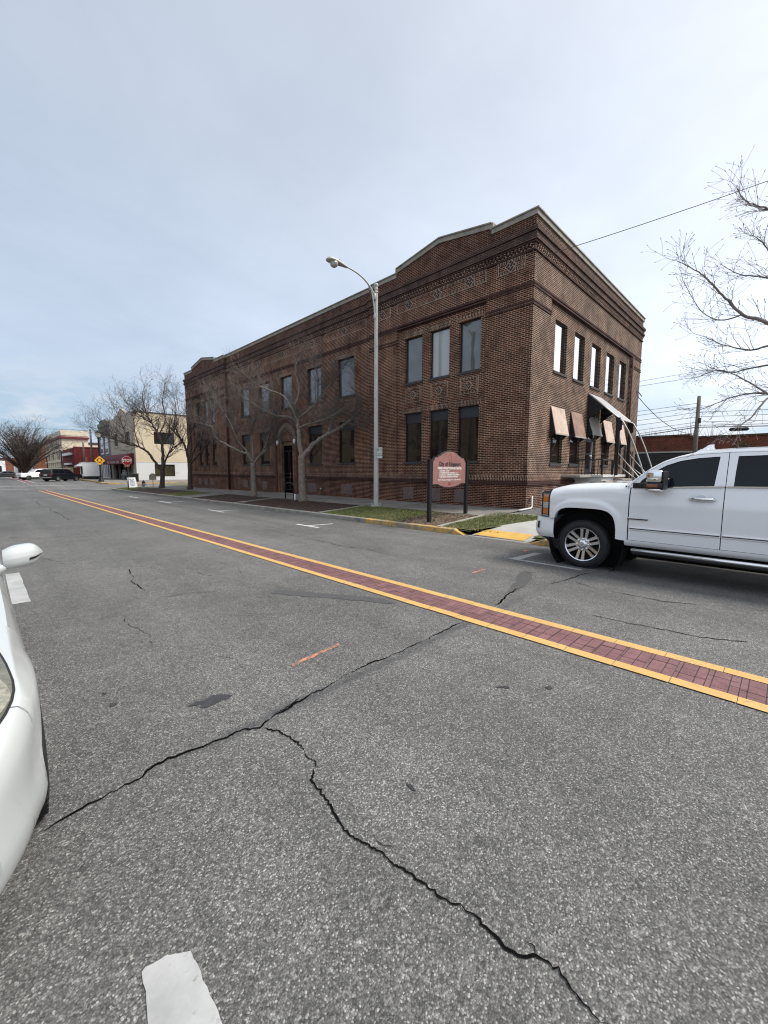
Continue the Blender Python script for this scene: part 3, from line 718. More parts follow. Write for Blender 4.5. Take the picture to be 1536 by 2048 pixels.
curb_run('curb', [(9.40, 6.28), (9.40, 6.65), (9.40, 7.285)], M['curbyellow'], top=lambda x, y: low(y)+(zwalk(9.55, y)-low(y))*min(1, max(0, (y-6.28)/0.37)))
curb_run('curb', [(9.40, 4.42), (9.40, 6.27)], M['curb'], top=lambda x, y: low(y))
curb_run('curb', [(9.80, -15), (9.80, 2.9), (9.44, 3.75), (9.40, 4.02), (9.40, 4.41)], M['curbyellow'], top=lambda x, y: low(y)+(zwalk(9.55, y)-low(y))*min(1, max(0, (4.41-y)/0.37)))
arc = [(9.4+2.6-2.6*math.cos(t), 49.0+2.6*math.sin(t)) for t in [i*math.pi/2/8 for i in range(9)]] + [(16.0, 51.6), (30.0, 51.6), (60.0, 51.6)]
curb_run('curb', arc, M['curb'])
def sheet(name, pts, mat, dz=0.0, kind='structure', parent=None, zf=zwalk):
    mb = MB(); mb.poly([(x, y, zf(x, y)+dz) for x, y in pts])
    return mb.build(name, mat, parent, kind=kind)
# soil under everything on the block, so that nothing floats
bl = MB(); bl.grid(lambda x, y: (x, y, zwalk(x, y)-0.03), [13.2, 14.0, 20, 60], [-15, 0, 3.7, 10, 30, 49.3])
for a, b in ((-15, 4.39), (6.14, 49.3)): bl.grid(lambda x, y: (x, y, zwalk(x, y)-0.03), [9.5, 13.2], [a, b])
bl.grid(lambda x, y: (x, y, zwalk(x, y)-0.03), [11.9, 14.0, 20, 60], [49.3, 51.5])
struct('block_ground', bl, M['turf'])
STRIP = [(-15, 4.4, 'turf'), (6.12, 7.16, 'turf'), (7.33, 9.0, 'mulchtan'), (9.0, 13.15, 'turf'), (13.32, 20.85, 'mulch'), (21.02, 27.4, 'mulch'), (27.4, 29.6, 'walk'), (29.6, 33.8, 'turf'), (33.8, 44.6, 'mulch'), (44.6, 48.9, 'turf')]
for i, (a, b, mt) in enumerate(STRIP):
    x1 = 11.9
    if mt == 'turf' and a == 6.12:
        pts = [(9.55, 6.12), (10.6, 5.75), (12.9, 5.05), (12.6, 6.9), (11.9, 7.16), (9.55, 7.16)]
    elif a == -15: pts = [(9.95, -15), (11.9, -15), (11.9, 3.2), (10.6, 4.3), (9.55, 4.4), (9.55, 3.9), (9.95, 2.8)]
    else: pts = [(9.55, a), (x1, a), (x1, b), (9.55, b)]
    sheet({'turf': 'lawn', 'mulch': 'mulch_bed', 'mulchtan': 'mulch_bed', 'walk': 'paved_strip'}[mt], pts, M[mt], 0.0, kind='structure' if mt == 'walk' else 'stuff')
sheet('lawn', [(9.8, 48.9), (11.9, 48.9), (11.9, 50.6), (10.6, 50.3)], M['turf'], kind='stuff')
for yc in (7.245, 13.235, 20.935, 27.4):
    mb = MB(); a, b = yc-0.075, yc+0.075
    z0, z1 = zwalk(9.5, yc)+0.025, zwalk(12.0, yc)+0.02
    v = [(9.5, a, z0-0.2), (12.0, a, z1-0.2), (12.0, b, z1-0.2), (9.5, b, z0-0.2), (9.5, a, z0), (12.0, a, z1), (12.0, b, z1), (9.5, b, z0)]
    mb.add(v, [(3,2,1,0),(4,5,6,7),(0,1,5,4),(1,2,6,5),(2,3,7,6),(3,0,4,7)])
    struct('edging_strip', mb, M['curb'])
# ramp with the yellow tile and the walkway behind it
zr = lambda x, y: low(y) + (zwalk(x, y)-low(y))*min(1.0, max(0.0, (x-9.45)/1.15))
mb = MB(); mb.grid(lambda x, t: (x, (4.42+(t)*(6.12-4.42)) if x < 9.6 else (4.42-0.1*(x-9.6)) + t*((6.12-0.31*(x-9.6))-(4.42-0.1*(x-9.6))), zr(x, 5.2)+0.001), [9.54, 9.8, 10.1, 10.6, 11.4, 12.4, 13.2], [0, 0.5, 1.0])
struct('walkway', mb, M['walknew'])
mb = MB(); mb.poly([(x, y, zr(x, 5.2)+0.008) for x, y in ((9.56, 4.62), (10.14, 4.62), (10.14, 6.02), (9.56, 6.02))])
struct('tactile_tile', mb, M['tile_yellow'])
dm = MB()
for i in range(9):
    for j in range(22):
        x, y = 9.60+i*0.061, 4.66+j*0.063
        z = zr(x, 5.2)+0.008
        dm.lathe((x, y, z), [(0.014, 0.0), (0.010, 0.006), (0.0, 0.006)], 6)
struct('tactile_tile_studs', dm, M['tile_yellow'])
sheet('side_yard', [(14.0, -15), (60, -15), (60, 6.7), (14.0, 6.7)], M['asphalt'], -0.012)
sheet('side_yard', [(13.0, -15), (14.0, -15), (14.0, 6.7), (13.0, 6.7)], M['asphalt'], -0.012)
sheet('side_yard', [(11.9, -15), (13.0, -15), (13.0, 6.7), (12.6, 6.9), (12.9, 5.05), (11.9, 3.2)], M['walknew'], -0.010)
# sidewalk slabs
sw = MB(); sw.grid(lambda x, y: (x, y, zwalk(x, y)+0.004), [11.9, 14.3], [6.75, 20, 35, 51.5]); struct('sidewalk_bed', sw, M['joint'])
sb = MB(); y = 6.75; rn = random.Random(4)
while y < 51.3:
    e = min(y+1.52, 51.4)
    for a, b in ((11.9, 12.95), (12.965, 14.3)):
        t = rn.uniform(-0.002, 0.003)
        sb.poly([(x, v, zwalk(x, v)+0.010+t) for x, v in ((a, y+0.008), (b, y+0.008), (b, e-0.008), (a, e-0.008))])
    y = e
struct('sidewalk', sb, M['walk'])
# ------------------------------------------------------------------ grass blades, mulch chips, leaves
def scatter_blades(name, regions, per, hmin, hmax, mat, seed):
    rn = random.Random(seed); mb = MB(); va = []; fs = []
    for x0, x1, y0, y1, dens in regions:
        for _ in range(int(per*dens*(x1-x0)*(y1-y0))):
            x = rn.uniform(x0, x1); y = rn.uniform(y0, y1); z = zwalk(x, y)
            if y < 7.2 and x > 9.6 and y < 6.15-0.34*(x-9.6) and y > 4.2: continue
            h = rn.uniform(hmin, hmax); a = rn.uniform(0, 6.283); w = rn.uniform(0.004, 0.009)
            lx, ly = rn.gauss(0, 0.5)*h, rn.gauss(0, 0.5)*h
            b = len(va)
            va += [(x-w*math.cos(a), y-w*math.sin(a), z-0.005), (x+w*math.cos(a), y+w*math.sin(a), z-0.005), (x+lx, y+ly, z+h)]
            fs.append((b, b+1, b+2))
    mb.v = va; mb.f = fs; mb.m = [0]*len(fs)
    return tag(mb.build(name, mat), kind='stuff')
scatter_blades('grass', [(9.56, 11.9, 9.1, 13.1, 1.0), (9.56, 12.8, 5.3, 7.15, 1.2), (9.56, 11.6, 2.8, 4.35, 1.0), (9.56, 11.9, 7.35, 9.1, 0.16), (9.56, 11.9, 29.7, 33.8, 0.35), (9.7, 11.9, 44.7, 48.9, 0.3)], 950, 0.03, 0.075, M['blade'], 3)
def scatter_chips(name, regions, per, s0, s1, mat, seed):
    rn = random.Random(seed); va = []; fs = []; mb = MB()
    for x0, x1, y0, y1, dens in regions:
        for _ in range(int(per*dens*(x1-x0)*(y1-y0))):
            x = rn.uniform(x0, x1); y = rn.uniform(y0, y1); z = zwalk(x, y)
            l = rn.uniform(s0, s1); w = l*rn.uniform(0.2, 0.5); a = rn.uniform(0, 6.283); c, s = math.cos(a), math.sin(a)
            tz = rn.uniform(0.002, 0.022); b = len(va)
            va += [(x-c*l-s*w, y-s*l+c*w, z+0.003), (x+c*l-s*w, y+s*l+c*w, z+0.003+tz), (x+c*l+s*w, y+s*l-c*w, z+0.006+tz), (x-c*l+s*w, y-s*l-c*w, z+0.006)]
            fs.append((b, b+3, b+2, b+1))
    mb.v = va; mb.f = fs; mb.m = [0]*len(fs)
    return tag(mb.build(name, mat), kind='stuff')
scatter_chips('mulch', [(9.56, 11.95, 13.35, 20.8, 1.0), (9.56, 11.95, 21.05, 27.3, 0.7), (9.56, 11.9, 33.9, 44.5, 0.3)], 190, 0.015, 0.045, M['chip'], 5)
scatter_chips('fallen_leaves', [(9.56, 11.95, 7.35, 9.0, 1.3), (9.56, 12.2, 9.0, 10.4, 0.25), (9.5, 12.5, 5.9, 7.1, 0.15), (9.56, 11.9, 13.3, 27, 0.035)], 190, 0.02, 0.05, M['chiptan'], 6)
# ------------------------------------------------------------------ the two-storey brick building
BX, BY, BX1, BY1 = 14.0, 6.74, 28.15, 40.4
bb = thing('brick_building', 'long two-storey dark brick corner building with stepped parapets and arched black door', 'building', (BX, BY, 0.0))
FR = lambda u, z, d: (BX+d, u, z)            # street front: u = Y, d = depth into the wall
SD = lambda u, z, d: (u, BY+d, z)            # side: u = X
def wall_rect(mb, pt, d, u0, u1, z0, z1, ops, rev, flip):
    us = sorted({u0, u1} | {o[i] for o in ops for i in (0, 1)}); zs = sorted({z0, z1} | {o[i] for o in ops for i in (2, 3)})
    for a, b in zip(us, us[1:]):
        for c, e in zip(zs, zs[1:]):
            um, zm = (a+b)/2, (c+e)/2
            if any(o[0] < um < o[1] and o[2] < zm < o[3] for o in ops): continue
            q = [pt(a, c, d), pt(b, c, d), pt(b, e, d), pt(a, e, d)]
            mb.poly(q[::-1] if flip else q)
    for o in ops:
        a, b, c, e = o[:4]; r = rev
        for (p, q) in (((a, c), (a, e)), ((a, e), (b, e)), ((b, e), (b, c)), ((b, c), (a, c))):
            f = [pt(p[0], p[1], d), pt(q[0], q[1], d), pt(q[0], q[1], d+r), pt(p[0], p[1], d+r)]
            mb.poly(f[::-1] if flip else f)
# openings: (u0, u1, z0, z1)
UPZ, LOZ = (5.60, 7.57), (2.03, 4.24)
rU = [(8.86, 9.86), (10.34, 11.36), (11.80, 12.82)]
mU = [(16.42, 17.80), (19.30, 20.70), (22.40, 23.75), (25.28, 26.68), (28.12, 29.48)]
mL = [mU[0], mU[1], mU[3], mU[4]]
lU = [(34.06, 35.06), (35.52, 36.52), (36.98, 37.98)]
sU = [(16.13, 17.30), (18.13, 19.28), (20.20, 21.42), (22.28, 23.50), (24.42, 25.60)]
DOOR = (22.46, 23.74, 0.10, 3.24)
PAN_R, PAN_L, PAN_S = (8.60, 13.26, 1.48, 8.20), (33.25, 38.75, 1.48, 8.20), (15.50, 26.25, 1.48, 8.20)
PD, MD_, RV = 0.09, 0.13, 0.15
op = lambda L_, z: [(a, b, z[0], z[1]) for a, b in L_]
w = MB()
wall_rect(w, FR, 0, BY, 15.1, -0.6, 10.0, [PAN_R], PD, True)
wall_rect(w, FR, PD, PAN_R[0], PAN_R[1], PAN_R[2], PAN_R[3], op(rU, UPZ)+op(rU, LOZ), RV, True)
wall_rect(w, FR, MD_, 15.1, 31.7, -0.6, 10.0, op(mU, UPZ)+op(mL, LOZ)+[(22.42, 23.78, -0.6, 3.5)], RV+0.03, True)
wall_rect(w, FR, 0, 31.7, BY1, -0.6, 10.0, [PAN_L], PD, True)
wall_rect(w, FR, PD, PAN_L[0], PAN_L[1], PAN_L[2], PAN_L[3], op(lU, UPZ)+op(lU, LOZ), RV, True)
for yy, s in ((15.1, 1), (31.7, -1)):
    q = [(BX, yy, -0.6), (BX+MD_, yy, -0.6), (BX+MD_, yy, 10.0), (BX, yy, 10.0)]
    w.poly(q[::-1] if s > 0 else q)
w.build('front_wall', M['brick'], bb)
w = MB()
wall_rect(w, SD, 0, BX, BX1, -0.6, 10.0, [PAN_S], PD, False)
wall_rect(w, SD, PD, PAN_S[0], PAN_S[1], PAN_S[2], PAN_S[3], op(sU, (5.55, 7.48))+[(a, b, 1.95, 4.2) for i, (a, b) in enumerate(sU) if i != 2]+[(20.05, 21.40, 1.48, 4.2)], RV, False)
w.build('side_wall', M['brick_side'], bb)
w = MB()
w.poly([(BX1, BY, -0.6), (BX1, BY1, -0.6), (BX1, BY1, 10.32), (BX1, BY, 10.32)])
w.poly([(BX1, BY1, -0.6), (BX, BY1, -0.6), (BX, BY1, 10.0), (BX1, BY1, 10.0)])
w.build('rear_wall', M['brick_side'], bb)
w = MB(); w.poly([(BX+0.3, BY+0.3, 9.86), (BX1-0.05, BY+0.3, 9.86), (BX1-0.05, BY1-0.3, 9.86), (BX+0.3, BY1-0.3, 9.86)])
w.build('roof', M['roofing'], bb)
# parapets above the cornice
PT = 10.32
def ped(c, h0, h1): return [(c-2.42, PT), (c-2.42, PT+0.20), (c, PT+0.60), (c+2.42, PT+0.20), (c+2.42, PT)]
outR = [(BY, PT)] + ped(10.86, 0, 0) + [(15.1, PT)]
outM = [(15.1, PT), (31.7, PT)]
outL = [(31.7, PT)] + ped(36.05, 0, 0) + [(BY1, PT)]
for nm, outl, d in (('R', outR, 0.0), ('M', outM, MD_), ('L', outL, 0.0)):
    pr = MB(); a, b = outl[0][0], outl[-1][0]
    pr.prism([(a, 10.0), (b, 10.0)] + outl[::-1], lambda u, z, dd: (BX+dd, u, z), d, d+0.32)
    pr.build('parapet', M['brick'], bb, recalc=True)
    cp = MB()
    for (y0, z0), (y1, z1) in zip(outl, outl[1:]):
        if abs(y1-y0) < 1e-6: continue
        e0 = 0.05 if (nm == 'R' and y0 == BY) else 0.0
        for xa, xb, za, zb in ((BX+d-0.045, BX+d+0.40, 0.0, 0.17), (BX+d-0.085, BX+d+0.42, 0.17, 0.215)):
            ya, yb = y0-e0*(2 if za else 1), y1
            v = [(xa, ya, z0+za), (xb, ya, z0+za), (xb, yb, z1+za), (xa, yb, z1+za), (xa, ya, z0+zb), (xb, ya, z0+zb), (xb, yb, z1+zb), (xa, yb, z1+zb)]
            cp.add(v, [(3,2,1,0),(4,5,6,7),(0,1,5,4),(1,2,6,5),(2,3,7,6),(3,0,4,7)])
    for yy in ((8.44, 13.28) if nm == 'R' else (33.63, 38.47) if nm == 'L' else ()):
        cp.box(BX+d-0.043, BX+d+0.398, yy-0.05, yy+0.05, PT+0.172, PT+0.40)
    cp.build('coping', M['coping'], bb)
pr = MB(); pr.box(BX+0.323, BX1, BY, BY+0.32, 10.0, PT); pr.build('parapet', M['brick_side'], bb)
cp = MB(); cp.box(BX+0.402, BX1+0.05, BY-0.05, BY+0.38, PT, PT+0.17); cp.box(BX+0.422, BX1+0.09, BY-0.09, BY+0.40, PT+0.17, PT+0.215); cp.build('coping', M['coping'], bb)
# belts: (name, z0, z1, projection, material, swap uv)
def belt(name, z0, z1, p, mat, swap=False, front=True, side=True, back=0.05):
    b = MB()
    if front:
        b.box(BX-p, BX+back, BY-p, 15.1+(p if p > 0.03 else 0), z0, z1)
        ya, yb = 15.1+(p if p > 0.03 else 0), 31.7-(p if p > 0.03 else 0)
        for c, e in (((ya, 21.66), (24.54, yb)) if z1 < 2 else ((ya, yb),)): b.box(BX+MD_-p, BX+MD_+back, c, e, z0, z1)
        b.box(BX-p, BX+back, 31.7-(p if p > 0.03 else 0), BY1+p, z0, z1)
        o = b.build(name, mat, bb, uvswap=swap)
    if side:
        b = MB(); b.box(BX+back, BX1+p, BY-p, BY+back, z0, z1)
        b.build(name, mat, bb, uvswap=swap)
belt('cornice_ledge', 9.80, 9.93, 0.125, M['ledge'])
belt('cornice_band', 9.61, 9.80, 0.07, M['ledge'])
belt('cornice_ledge', 9.52, 9.61, 0.10, M['ledge'])
belt('cornice_band', 9.44, 9.52, 0.06, M['band'])
belt('dark_course', 9.19, 9.235, 0.05, M['band'])
belt('dark_course', 8.015, 8.075, 0.028, M['band']); belt('dark_course', 8.12, 8.19, 0.028, M['band'])
belt('soldier_course', 1.265, 1.475, 0.022, M['soldier'], swap=True)
belt('water_table', 1.12, 1.255, 0.065, M['band'])
# short dark courses on the corner piers only
for z0 in (7.43, 7.53):
    for x0, x1, y0, y1 in ((BX-0.026, BX+0.05, BY-0.026, 8.60), (BX-0.026, BX+0.05, 13.26, 15.1), (BX-0.026, BX+0.05, 31.7, 33.25), (BX-0.026, BX+0.05, 38.75, BY1), (BX+0.05, 15.5, BY-0.026, BY+0.05), (26.25, BX1+0.026, BY-0.026, BY+0.05)):
        b = MB(); b.box(x0, x1, y0, y1, z0, z0+0.06); b.build('dark_course', M['band'], bb)
# corbel heads of the recessed panels
for (a, b_, z0, z1), pt in ((PAN_R, FR), (PAN_L, FR), (PAN_S, SD)):
    c = MB()
    for k in range(3):
        zz = 8.19-0.07*(k+1); dd = PD*(k+1)/4
        p0 = pt(a, zz, dd); p1 = pt(b_, zz+0.066, PD+0.02)
        c.box(p0[0], p1[0], p0[1], p1[1], p0[2], p1[2])
    c.build('corbel_course', M['band'], bb)
# dentils
def dentils(run):
    b = MB()
    for pt, u0, u1, d in run:
        n = int((u1-u0)/0.142); s = (u1-u0)/n
        for i in range(n):
            for j in range(2):      # two staggered rows of header ends
                u = u0+(i+0.22+0.5*(j % 2))*s; z0 = 9.245+0.095*j
                p0 = pt(u, z0, d-0.055); p1 = pt(u+0.072, z0+0.085, d+0.02)
                b.box(p0[0], p1[0], p0[1], p1[1], p0[2], p1[2])
    b.build('dentil_course', M['soldier'], bb)
for run in ((FR, BY, 15.0, 0.0), (FR, 15.1, 31.6, MD_), (FR, 31.7, BY1-0.1, 0.0)): dentils([run])
dentils([(SD, BX+0.06, BX1-0.1, 0.0)])
# frieze frames and diamonds
def ring(mb, pt, d, u0, u1, z0, z1, w, pr):
    for a, b, c, e in ((u0, u1, z1-w, z1), (u0, u1, z0, z0+w), (u0, u0+w, z0+w, z1-w), (u1-w, u1, z0+w, z1-w)):
        p0 = pt(a, c, d-pr); p1 = pt(b, e, d+0.02); mb.box(p0[0], p1[0], p0[1], p1[1], p0[2], p1[2])
def diamond(mo, br, pt, d, u, z, r):
    k = r*math.sqrt(2)
    def rot(a, b): return ((a-b)/math.sqrt(2)+u, (a+b)/math.sqrt(2)+z)
    def quad(mb, a0, a1, b0, b1, pr):
        q = [rot(a0, b0), rot(a1, b0), rot(a1, b1), rot(a0, b1)]
        if mb is mo or True:
            mb.prism(q, lambda x, y, dd: pt(x, y, dd), d-pr, d+0.01)
    h = r*0.72
    quad(mo, -h, h, -h, h, 0.012)
    g = 0.024; t = (2*h-4*g)/3
    for i in range(3):       # basket-weave halves
        a0 = -h+g+i*(t+g)
        if i == 0: quad(br, a0, a0+t, -h+g, h*0.25, 0.022); quad(br, a0, a0+t, h*0.25+g, h-g, 0.022)
        elif i == 1: quad(br, a0, a0+t, -h+g, -h*0.3, 0.022); quad(br, a0, a0+t, -h*0.3+g, h-g, 0.022)
        else: quad(br, a0, a0+t, -h+g, h*0.1, 0.022); quad(br, a0, a0+t, h*0.1+g, h-g, 0.022)
def framed(d, a, b, z0, z1, w_):
    f = MB(); ring(f, FR, d, a, b, z0, z1, w_, 0.010); o = f.build('brick_frame', M['soldier'], bb, uvswap=True)
    f = MB(); ring(f, FR, d, a-0.012, b+0.012, z0-0.012, z1+0.012, 0.012, 0.006); f.build('frame_joint', M['mortar'], o)
def dia(d, u, z, r):
    mo, br = MB(), MB(); diamond(mo, br, FR, d, u, z, r)
    o = mo.build('diamond', M['mortar'], bb, recalc=True); br.build('diamond_brick', M['diamond'], o, recalc=True)
for d, runs in ((0.0, [(7.10, 8.18), (8.62, 13.24), (13.66, 14.74), (32.1, 33.1), (33.4, 38.6), (38.95, 40.0)]), (MD_, [(15.5, 18.9), (19.3, 27.6), (28.0, 31.3)])):
    for a, b in runs: framed(d, a, b, 8.74, 9.17, 0.10)
for d, us in ((0.0, [7.64, 9.36, 10.93, 12.5, 14.2, 32.6, 34.4, 36.0, 37.6, 39.5]), (MD_, [17.2, 20.1, 23.35, 26.5, 29.6])):
    for u in us: dia(d, u, 8.96, 0.225)
for (a, b) in rU+lU:
    framed(PD, a+0.06, b-0.06, 4.74, 5.35, 0.085); dia(PD, (a+b)/2, 5.045, 0.185)
for (a, b) in mU:
    if a == 22.40: continue
    framed(MD_, a+0.06, b-0.06, 4.74, 5.35, 0.085); dia(MD_, (a+b)/2, 5.045, 0.185)
# lintels (one soldier lintel per opening) and sills
def lintel(pt, d, a, b, z, mat=M['soldier']):
    l = MB(); p0 = pt(a-0.11, z+0.003, d-0.012); p1 = pt(b+0.11, z+0.225, d+0.03)
    l.box(p0[0], p1[0], p0[1], p1[1], p0[2], p1[2])
    for e in (a-0.11, b+0.03):
        p0 = pt(e, z+0.227, d-0.008); p1 = pt(e+0.08, z+0.29, d+0.03); l.box(p0[0], p1[0], p0[1], p1[1], p0[2], p1[2])
    return l.build('lintel', mat, bb, uvswap=True)
def window(pt, d, a, b, z0, z1, pane, transom=None, sillp=0.05, flip=False, dep=0.11):
    f = MB(); t = 0.055
    def bx(mb, u0, u1, c, e, d0, d1):
        p0 = pt(u0, c, d0); p1 = pt(u1, e, d1); mb.box(p0[0], p1[0], p0[1], p1[1], p0[2], p1[2])
    g = 0.004
    bx(f, a+g, a+t, z0+g, z1-g, d+dep, d+dep+0.05); bx(f, b-t, b-g, z0+g, z1-g, d+dep, d+dep+0.05)
    bx(f, a+t, b-t, z1-t, z1-g, d+dep, d+dep+0.05); bx(f, a+t, b-t, z0+g, z0+t, d+dep, d+dep+0.05)
    o = f.build('window', M['winframe'], bb)
    zt = z1-t
    if transom:
        tr = MB(); bx(tr, a+t, b-t, transom+0.03, zt, d+dep+0.004, d+dep+0.046); tr.build('transom_panel', M['blindbox'], o)
        tm = MB(); bx(tm, a+t, b-t, transom-0.02, transom+0.03, d+dep+0.001, d+dep+0.049); tm.build('transom_bar', M['winframe'], o)
        zt = transom-0.02
    p = MB(); bx(p, a+t, b-t, z0+t, zt, d+dep+0.022, d+dep+0.03); p.build('pane', pane, o)
    if sillp:
        s = MB(); bx(s, a-0.05, b+0.05, z0-0.095, z0-0.003, d-sillp, d+0.06); s.build('sill', M['sill'], o)
    return o
upanes = {0: 'pane_grey', 1: 'pane_pale', 2: 'pane_grey'}
for i, (a, b) in enumerate(rU):
    lintel(FR, PD, a, b, UPZ[1]); window(FR, PD, a, b, *UPZ, M[upanes[i]])
    lintel(FR, PD, a, b, LOZ[1]); window(FR, PD, a, b, *LOZ, M['pane_dark'], 3.80)
for i, (a, b) in enumerate(mU):
    lintel(FR, MD_, a, b, UPZ[1]); window(FR, MD_, a, b, *UPZ, M['pane_grey'], dep=0.12)
for i, (a, b) in enumerate(mL):
    lintel(FR, MD_, a, b, LOZ[1]); window(FR, MD_, a, b, *LOZ, M['pane_dark'], 3.80, dep=0.12)
for i, (a, b) in enumerate(lU):
    lintel(FR, PD, a, b, UPZ[1]); window(FR, PD, a, b, *UPZ, M['pane_grey'])
    lintel(FR, PD, a, b, LOZ[1]); window(FR, PD, a, b, *LOZ, M['pane_dark'], 3.80)
for i, (a, b) in enumerate(sU):
    window(SD, PD, a, b, 5.55, 7.48, M['pane_sky'], dep=0.10)
    if i != 2: window(SD, PD, a, b, 1.95, 4.2, M['pane_dark'], 3.2, dep=0.10)
# vents
def vent(pt, d, u, z0=0.30, w=0.62, h=0.52, slat=True):
    v = MB()
    p0 = pt(u-w/2, z0, d-0.012); p1 = pt(u+w/2, z0+h, d+0.01)
    ring(v, pt, d, u-w/2, u+w/2, z0, z0+h, 0.035, 0.014)
    q = [pt(u-w/2+0.03, z0+0.03, d-0.002), pt(u+w/2-0.03, z0+0.03, d-0.002), pt(u+w/2-0.03, z0+h-0.03, d-0.002), pt(u-w/2+0.03, z0+h-0.03, d-0.002)]
    v.poly(q[::-1])
    n = 6
    for k in range(n):
        zc = z0+0.06+(h-0.10)*k/(n-0.5)
        p0 = pt(u-w/2+0.035, zc, d-0.012); p1 = pt(u+w/2-0.035, zc+0.042, d+0.004); v.box(p0[0], p1[0], p0[1], p1[1], p0[2], p1[2])
    v.build('vent', M['vent'], bb)
for u, d in ((9.56, 0), (10.92, 0), (12.48, 0), (35.0, 0), (36.3, 0), (37.7, 0)): vent(FR, d, u, 0.34)
for u in (17.1, 20.36, 26.15, 29.06): vent(FR, MD_, u, 0.34, w=0.88 if u < 21 else 0.7)
# arched doorway
DC, ZS = 23.10, 3.50
def arch(r0, r1, d0, d1, mat, name, legs=None, n=28, parent=bb):
    a = MB(); pts = [(DC+r1*math.cos(t), ZS+r1*math.sin(t)) for t in [math.pi*i/n for i in range(n+1)]]
    inn = [(DC+r0*math.cos(t), ZS+r0*math.sin(t)) for t in [math.pi*i/n for i in range(n+1)]]
    if legs is not None: pts = [(DC+r1, legs)]+pts+[(DC-r1, legs)]; inn = [(DC+r0, legs)]+inn+[(DC-r0, legs)]
    va = []
    for (u, z), (v_, y) in zip(pts, inn): va += [FR(u, z, d0), FR(v_, y, d0), FR(u, z, d1), FR(v_, y, d1)]
    fs = []
    for i in range(len(pts)-1):
        o = 4*i
        fs += [(o, o+4, o+5, o+1), (o, o+2, o+6, o+4), (o+1, o+5, o+7, o+3)]
    a.add(va, fs)
    return a.build(name, mat, parent, recalc=True)
arch(1.18, 1.42, MD_-0.09, MD_+0.03, M['redtile'], 'arch_rim', legs=-0.5)
arch(0.86, 1.18, MD_-0.055, MD_+0.03, M['archstone'], 'arch_ring')
arch(0.66, 0.86, MD_-0.02, MD_+0.2, M['soldier'], 'arch_reveal', legs=-0.5)
jb = MB()
for s in (-1, 1):
    u0, u1 = (DC-1.178, DC-0.862) if s < 0 else (DC+0.862, DC+1.178)
    jb.box(BX+MD_-0.053, BX+MD_+0.03, u0, u1, -0.5, ZS-0.003)
jb.build('door_jamb', M['brick'], bb)
ty = MB(); ty.prism([(DC+0.66*math.cos(math.pi*i/20), ZS-0.02+0.66*math.sin(math.pi*i/20)) for i in range(21)], lambda u, z, dd: FR(u, z, dd), MD_+0.16, MD_+0.2); ty.build('tympanum', M['brick'], bb, recalc=True)
ty = MB(); ty.box(BX+MD_+0.14, BX+MD_+0.2, DC-0.655, DC+0.655, 3.24, 3.475); ty.build('door_lintel', M['tanbrick'], bb, uvswap=True)
ty = MB(); ty.lathe(FR(DC, 3.83, MD_+0.165), [(0.20, 0.0), (0.20, 0.03), (0.13, 0.045), (0.0, 0.045)], 16, (-1, 0, 0)); ty.build('door_medallion', M['redtile'], bb, smooth=False)
for s in (-1, 1):
    sc = MB(); c = FR(DC+s*1.02, 3.42, MD_-0.055)
    sc.lathe((c[0]-0.05, c[1], c[2]-0.16), [(0.02, 0), (0.07, 0.06), (0.09, 0.16), (0.07, 0.27), (0.02, 0.33)], 10); sc.build('wall_lamp', M['white'], bb, smooth=True)
dm = MB(); dm.box(BX+MD_+0.17, BX+MD_+0.23, DC-0.655, DC+0.655, 0.05, 3.236)
dr = dm.build('door', M['blackdoor'], bb)
dm = MB()
for a, b, c, e in ((-0.55, -0.05, 0.35, 1.2), (0.05, 0.55, 0.35, 1.2), (-0.55, -0.05, 1.4, 2.9), (0.05, 0.55, 1.4, 2.9)): ring(dm, FR, MD_+0.17, DC+a, DC+b, c, e, 0.04, 0.015)
dm.build('door_moulding', M['black'], dr)
dm = MB(); dm.tube([FR(DC-0.12, 1.15, MD_+0.12), FR(DC-0.12, 1.5, MD_+0.12)], 0.018, 8); dm.obox(FR(DC-0.12, 1.38, MD_+0.155), (0.02, 0, 0), (0, 0.03, 0), (0, 0, 0.12)); dm.build('handle', M['chrome'], dr)
st = MB(); st.box(BX-0.25, BX+MD_+0.2, DC-1.0, DC+1.0, -0.2, 0.148); st.build('door_step', M['curb'], bb)
# small fittings on the front
for u, z in ((20.95, 1.05), (19.4, 0.55)):
    s = MB(); s.lathe(FR(u, z, MD_+0.01), [(0.06, 0), (0.06, 0.10), (0.03, 0.12), (0.0, 0.12)], 12, (-1, 0, 0)); s.build('wall_valve', M['steel'], bb)
# ---- side: tilted shutters, door, canopy
def shutter(a, b, mat, zt=4.18, zb=3.13, out=0.26):
    s = MB(); yt, yb = BY+PD-0.03, BY+PD-out
    v = [(a, yt, zt), (b, yt, zt), (b, yb, zb), (a, yb, zb)]
    n = Vector((0, -(zt-zb), -(yb-yt))).normalized()*-0.0
    s.add([(x, y, z) for x, y, z in v]+[(x, y+0.022, z-0.012) for x, y, z in v], [(3,2,1,0),(4,5,6,7),(0,1,5,4),(1,2,6,5),(2,3,7,6),(3,0,4,7)])
    o = s.build('shutter', mat, bb, recalc=True)
    f = MB(); f.box(a-0.005, b+0.005, yb-0.012, yb+0.03, zb-0.055, zb-0.002); f.build('shutter_rail', M['plybare'], o)
    for x in (a, b):
        k = MB(); k.poly([(x, yt+0.03, zt-0.05), (x, yb+0.04, zb), (x, BY+PD-0.002, zb-0.22), (x, BY+PD-0.002, zt-0.05)]); k.build('shutter_side', M['awndark'], o)
shutter(16.0, 17.3, M['plywood']); shutter(18.03, 19.3, M['plywood_dark'])
shutter(22.2, 23.5, M['plywood']); shutter(24.6, 25.65, M['plywood'])
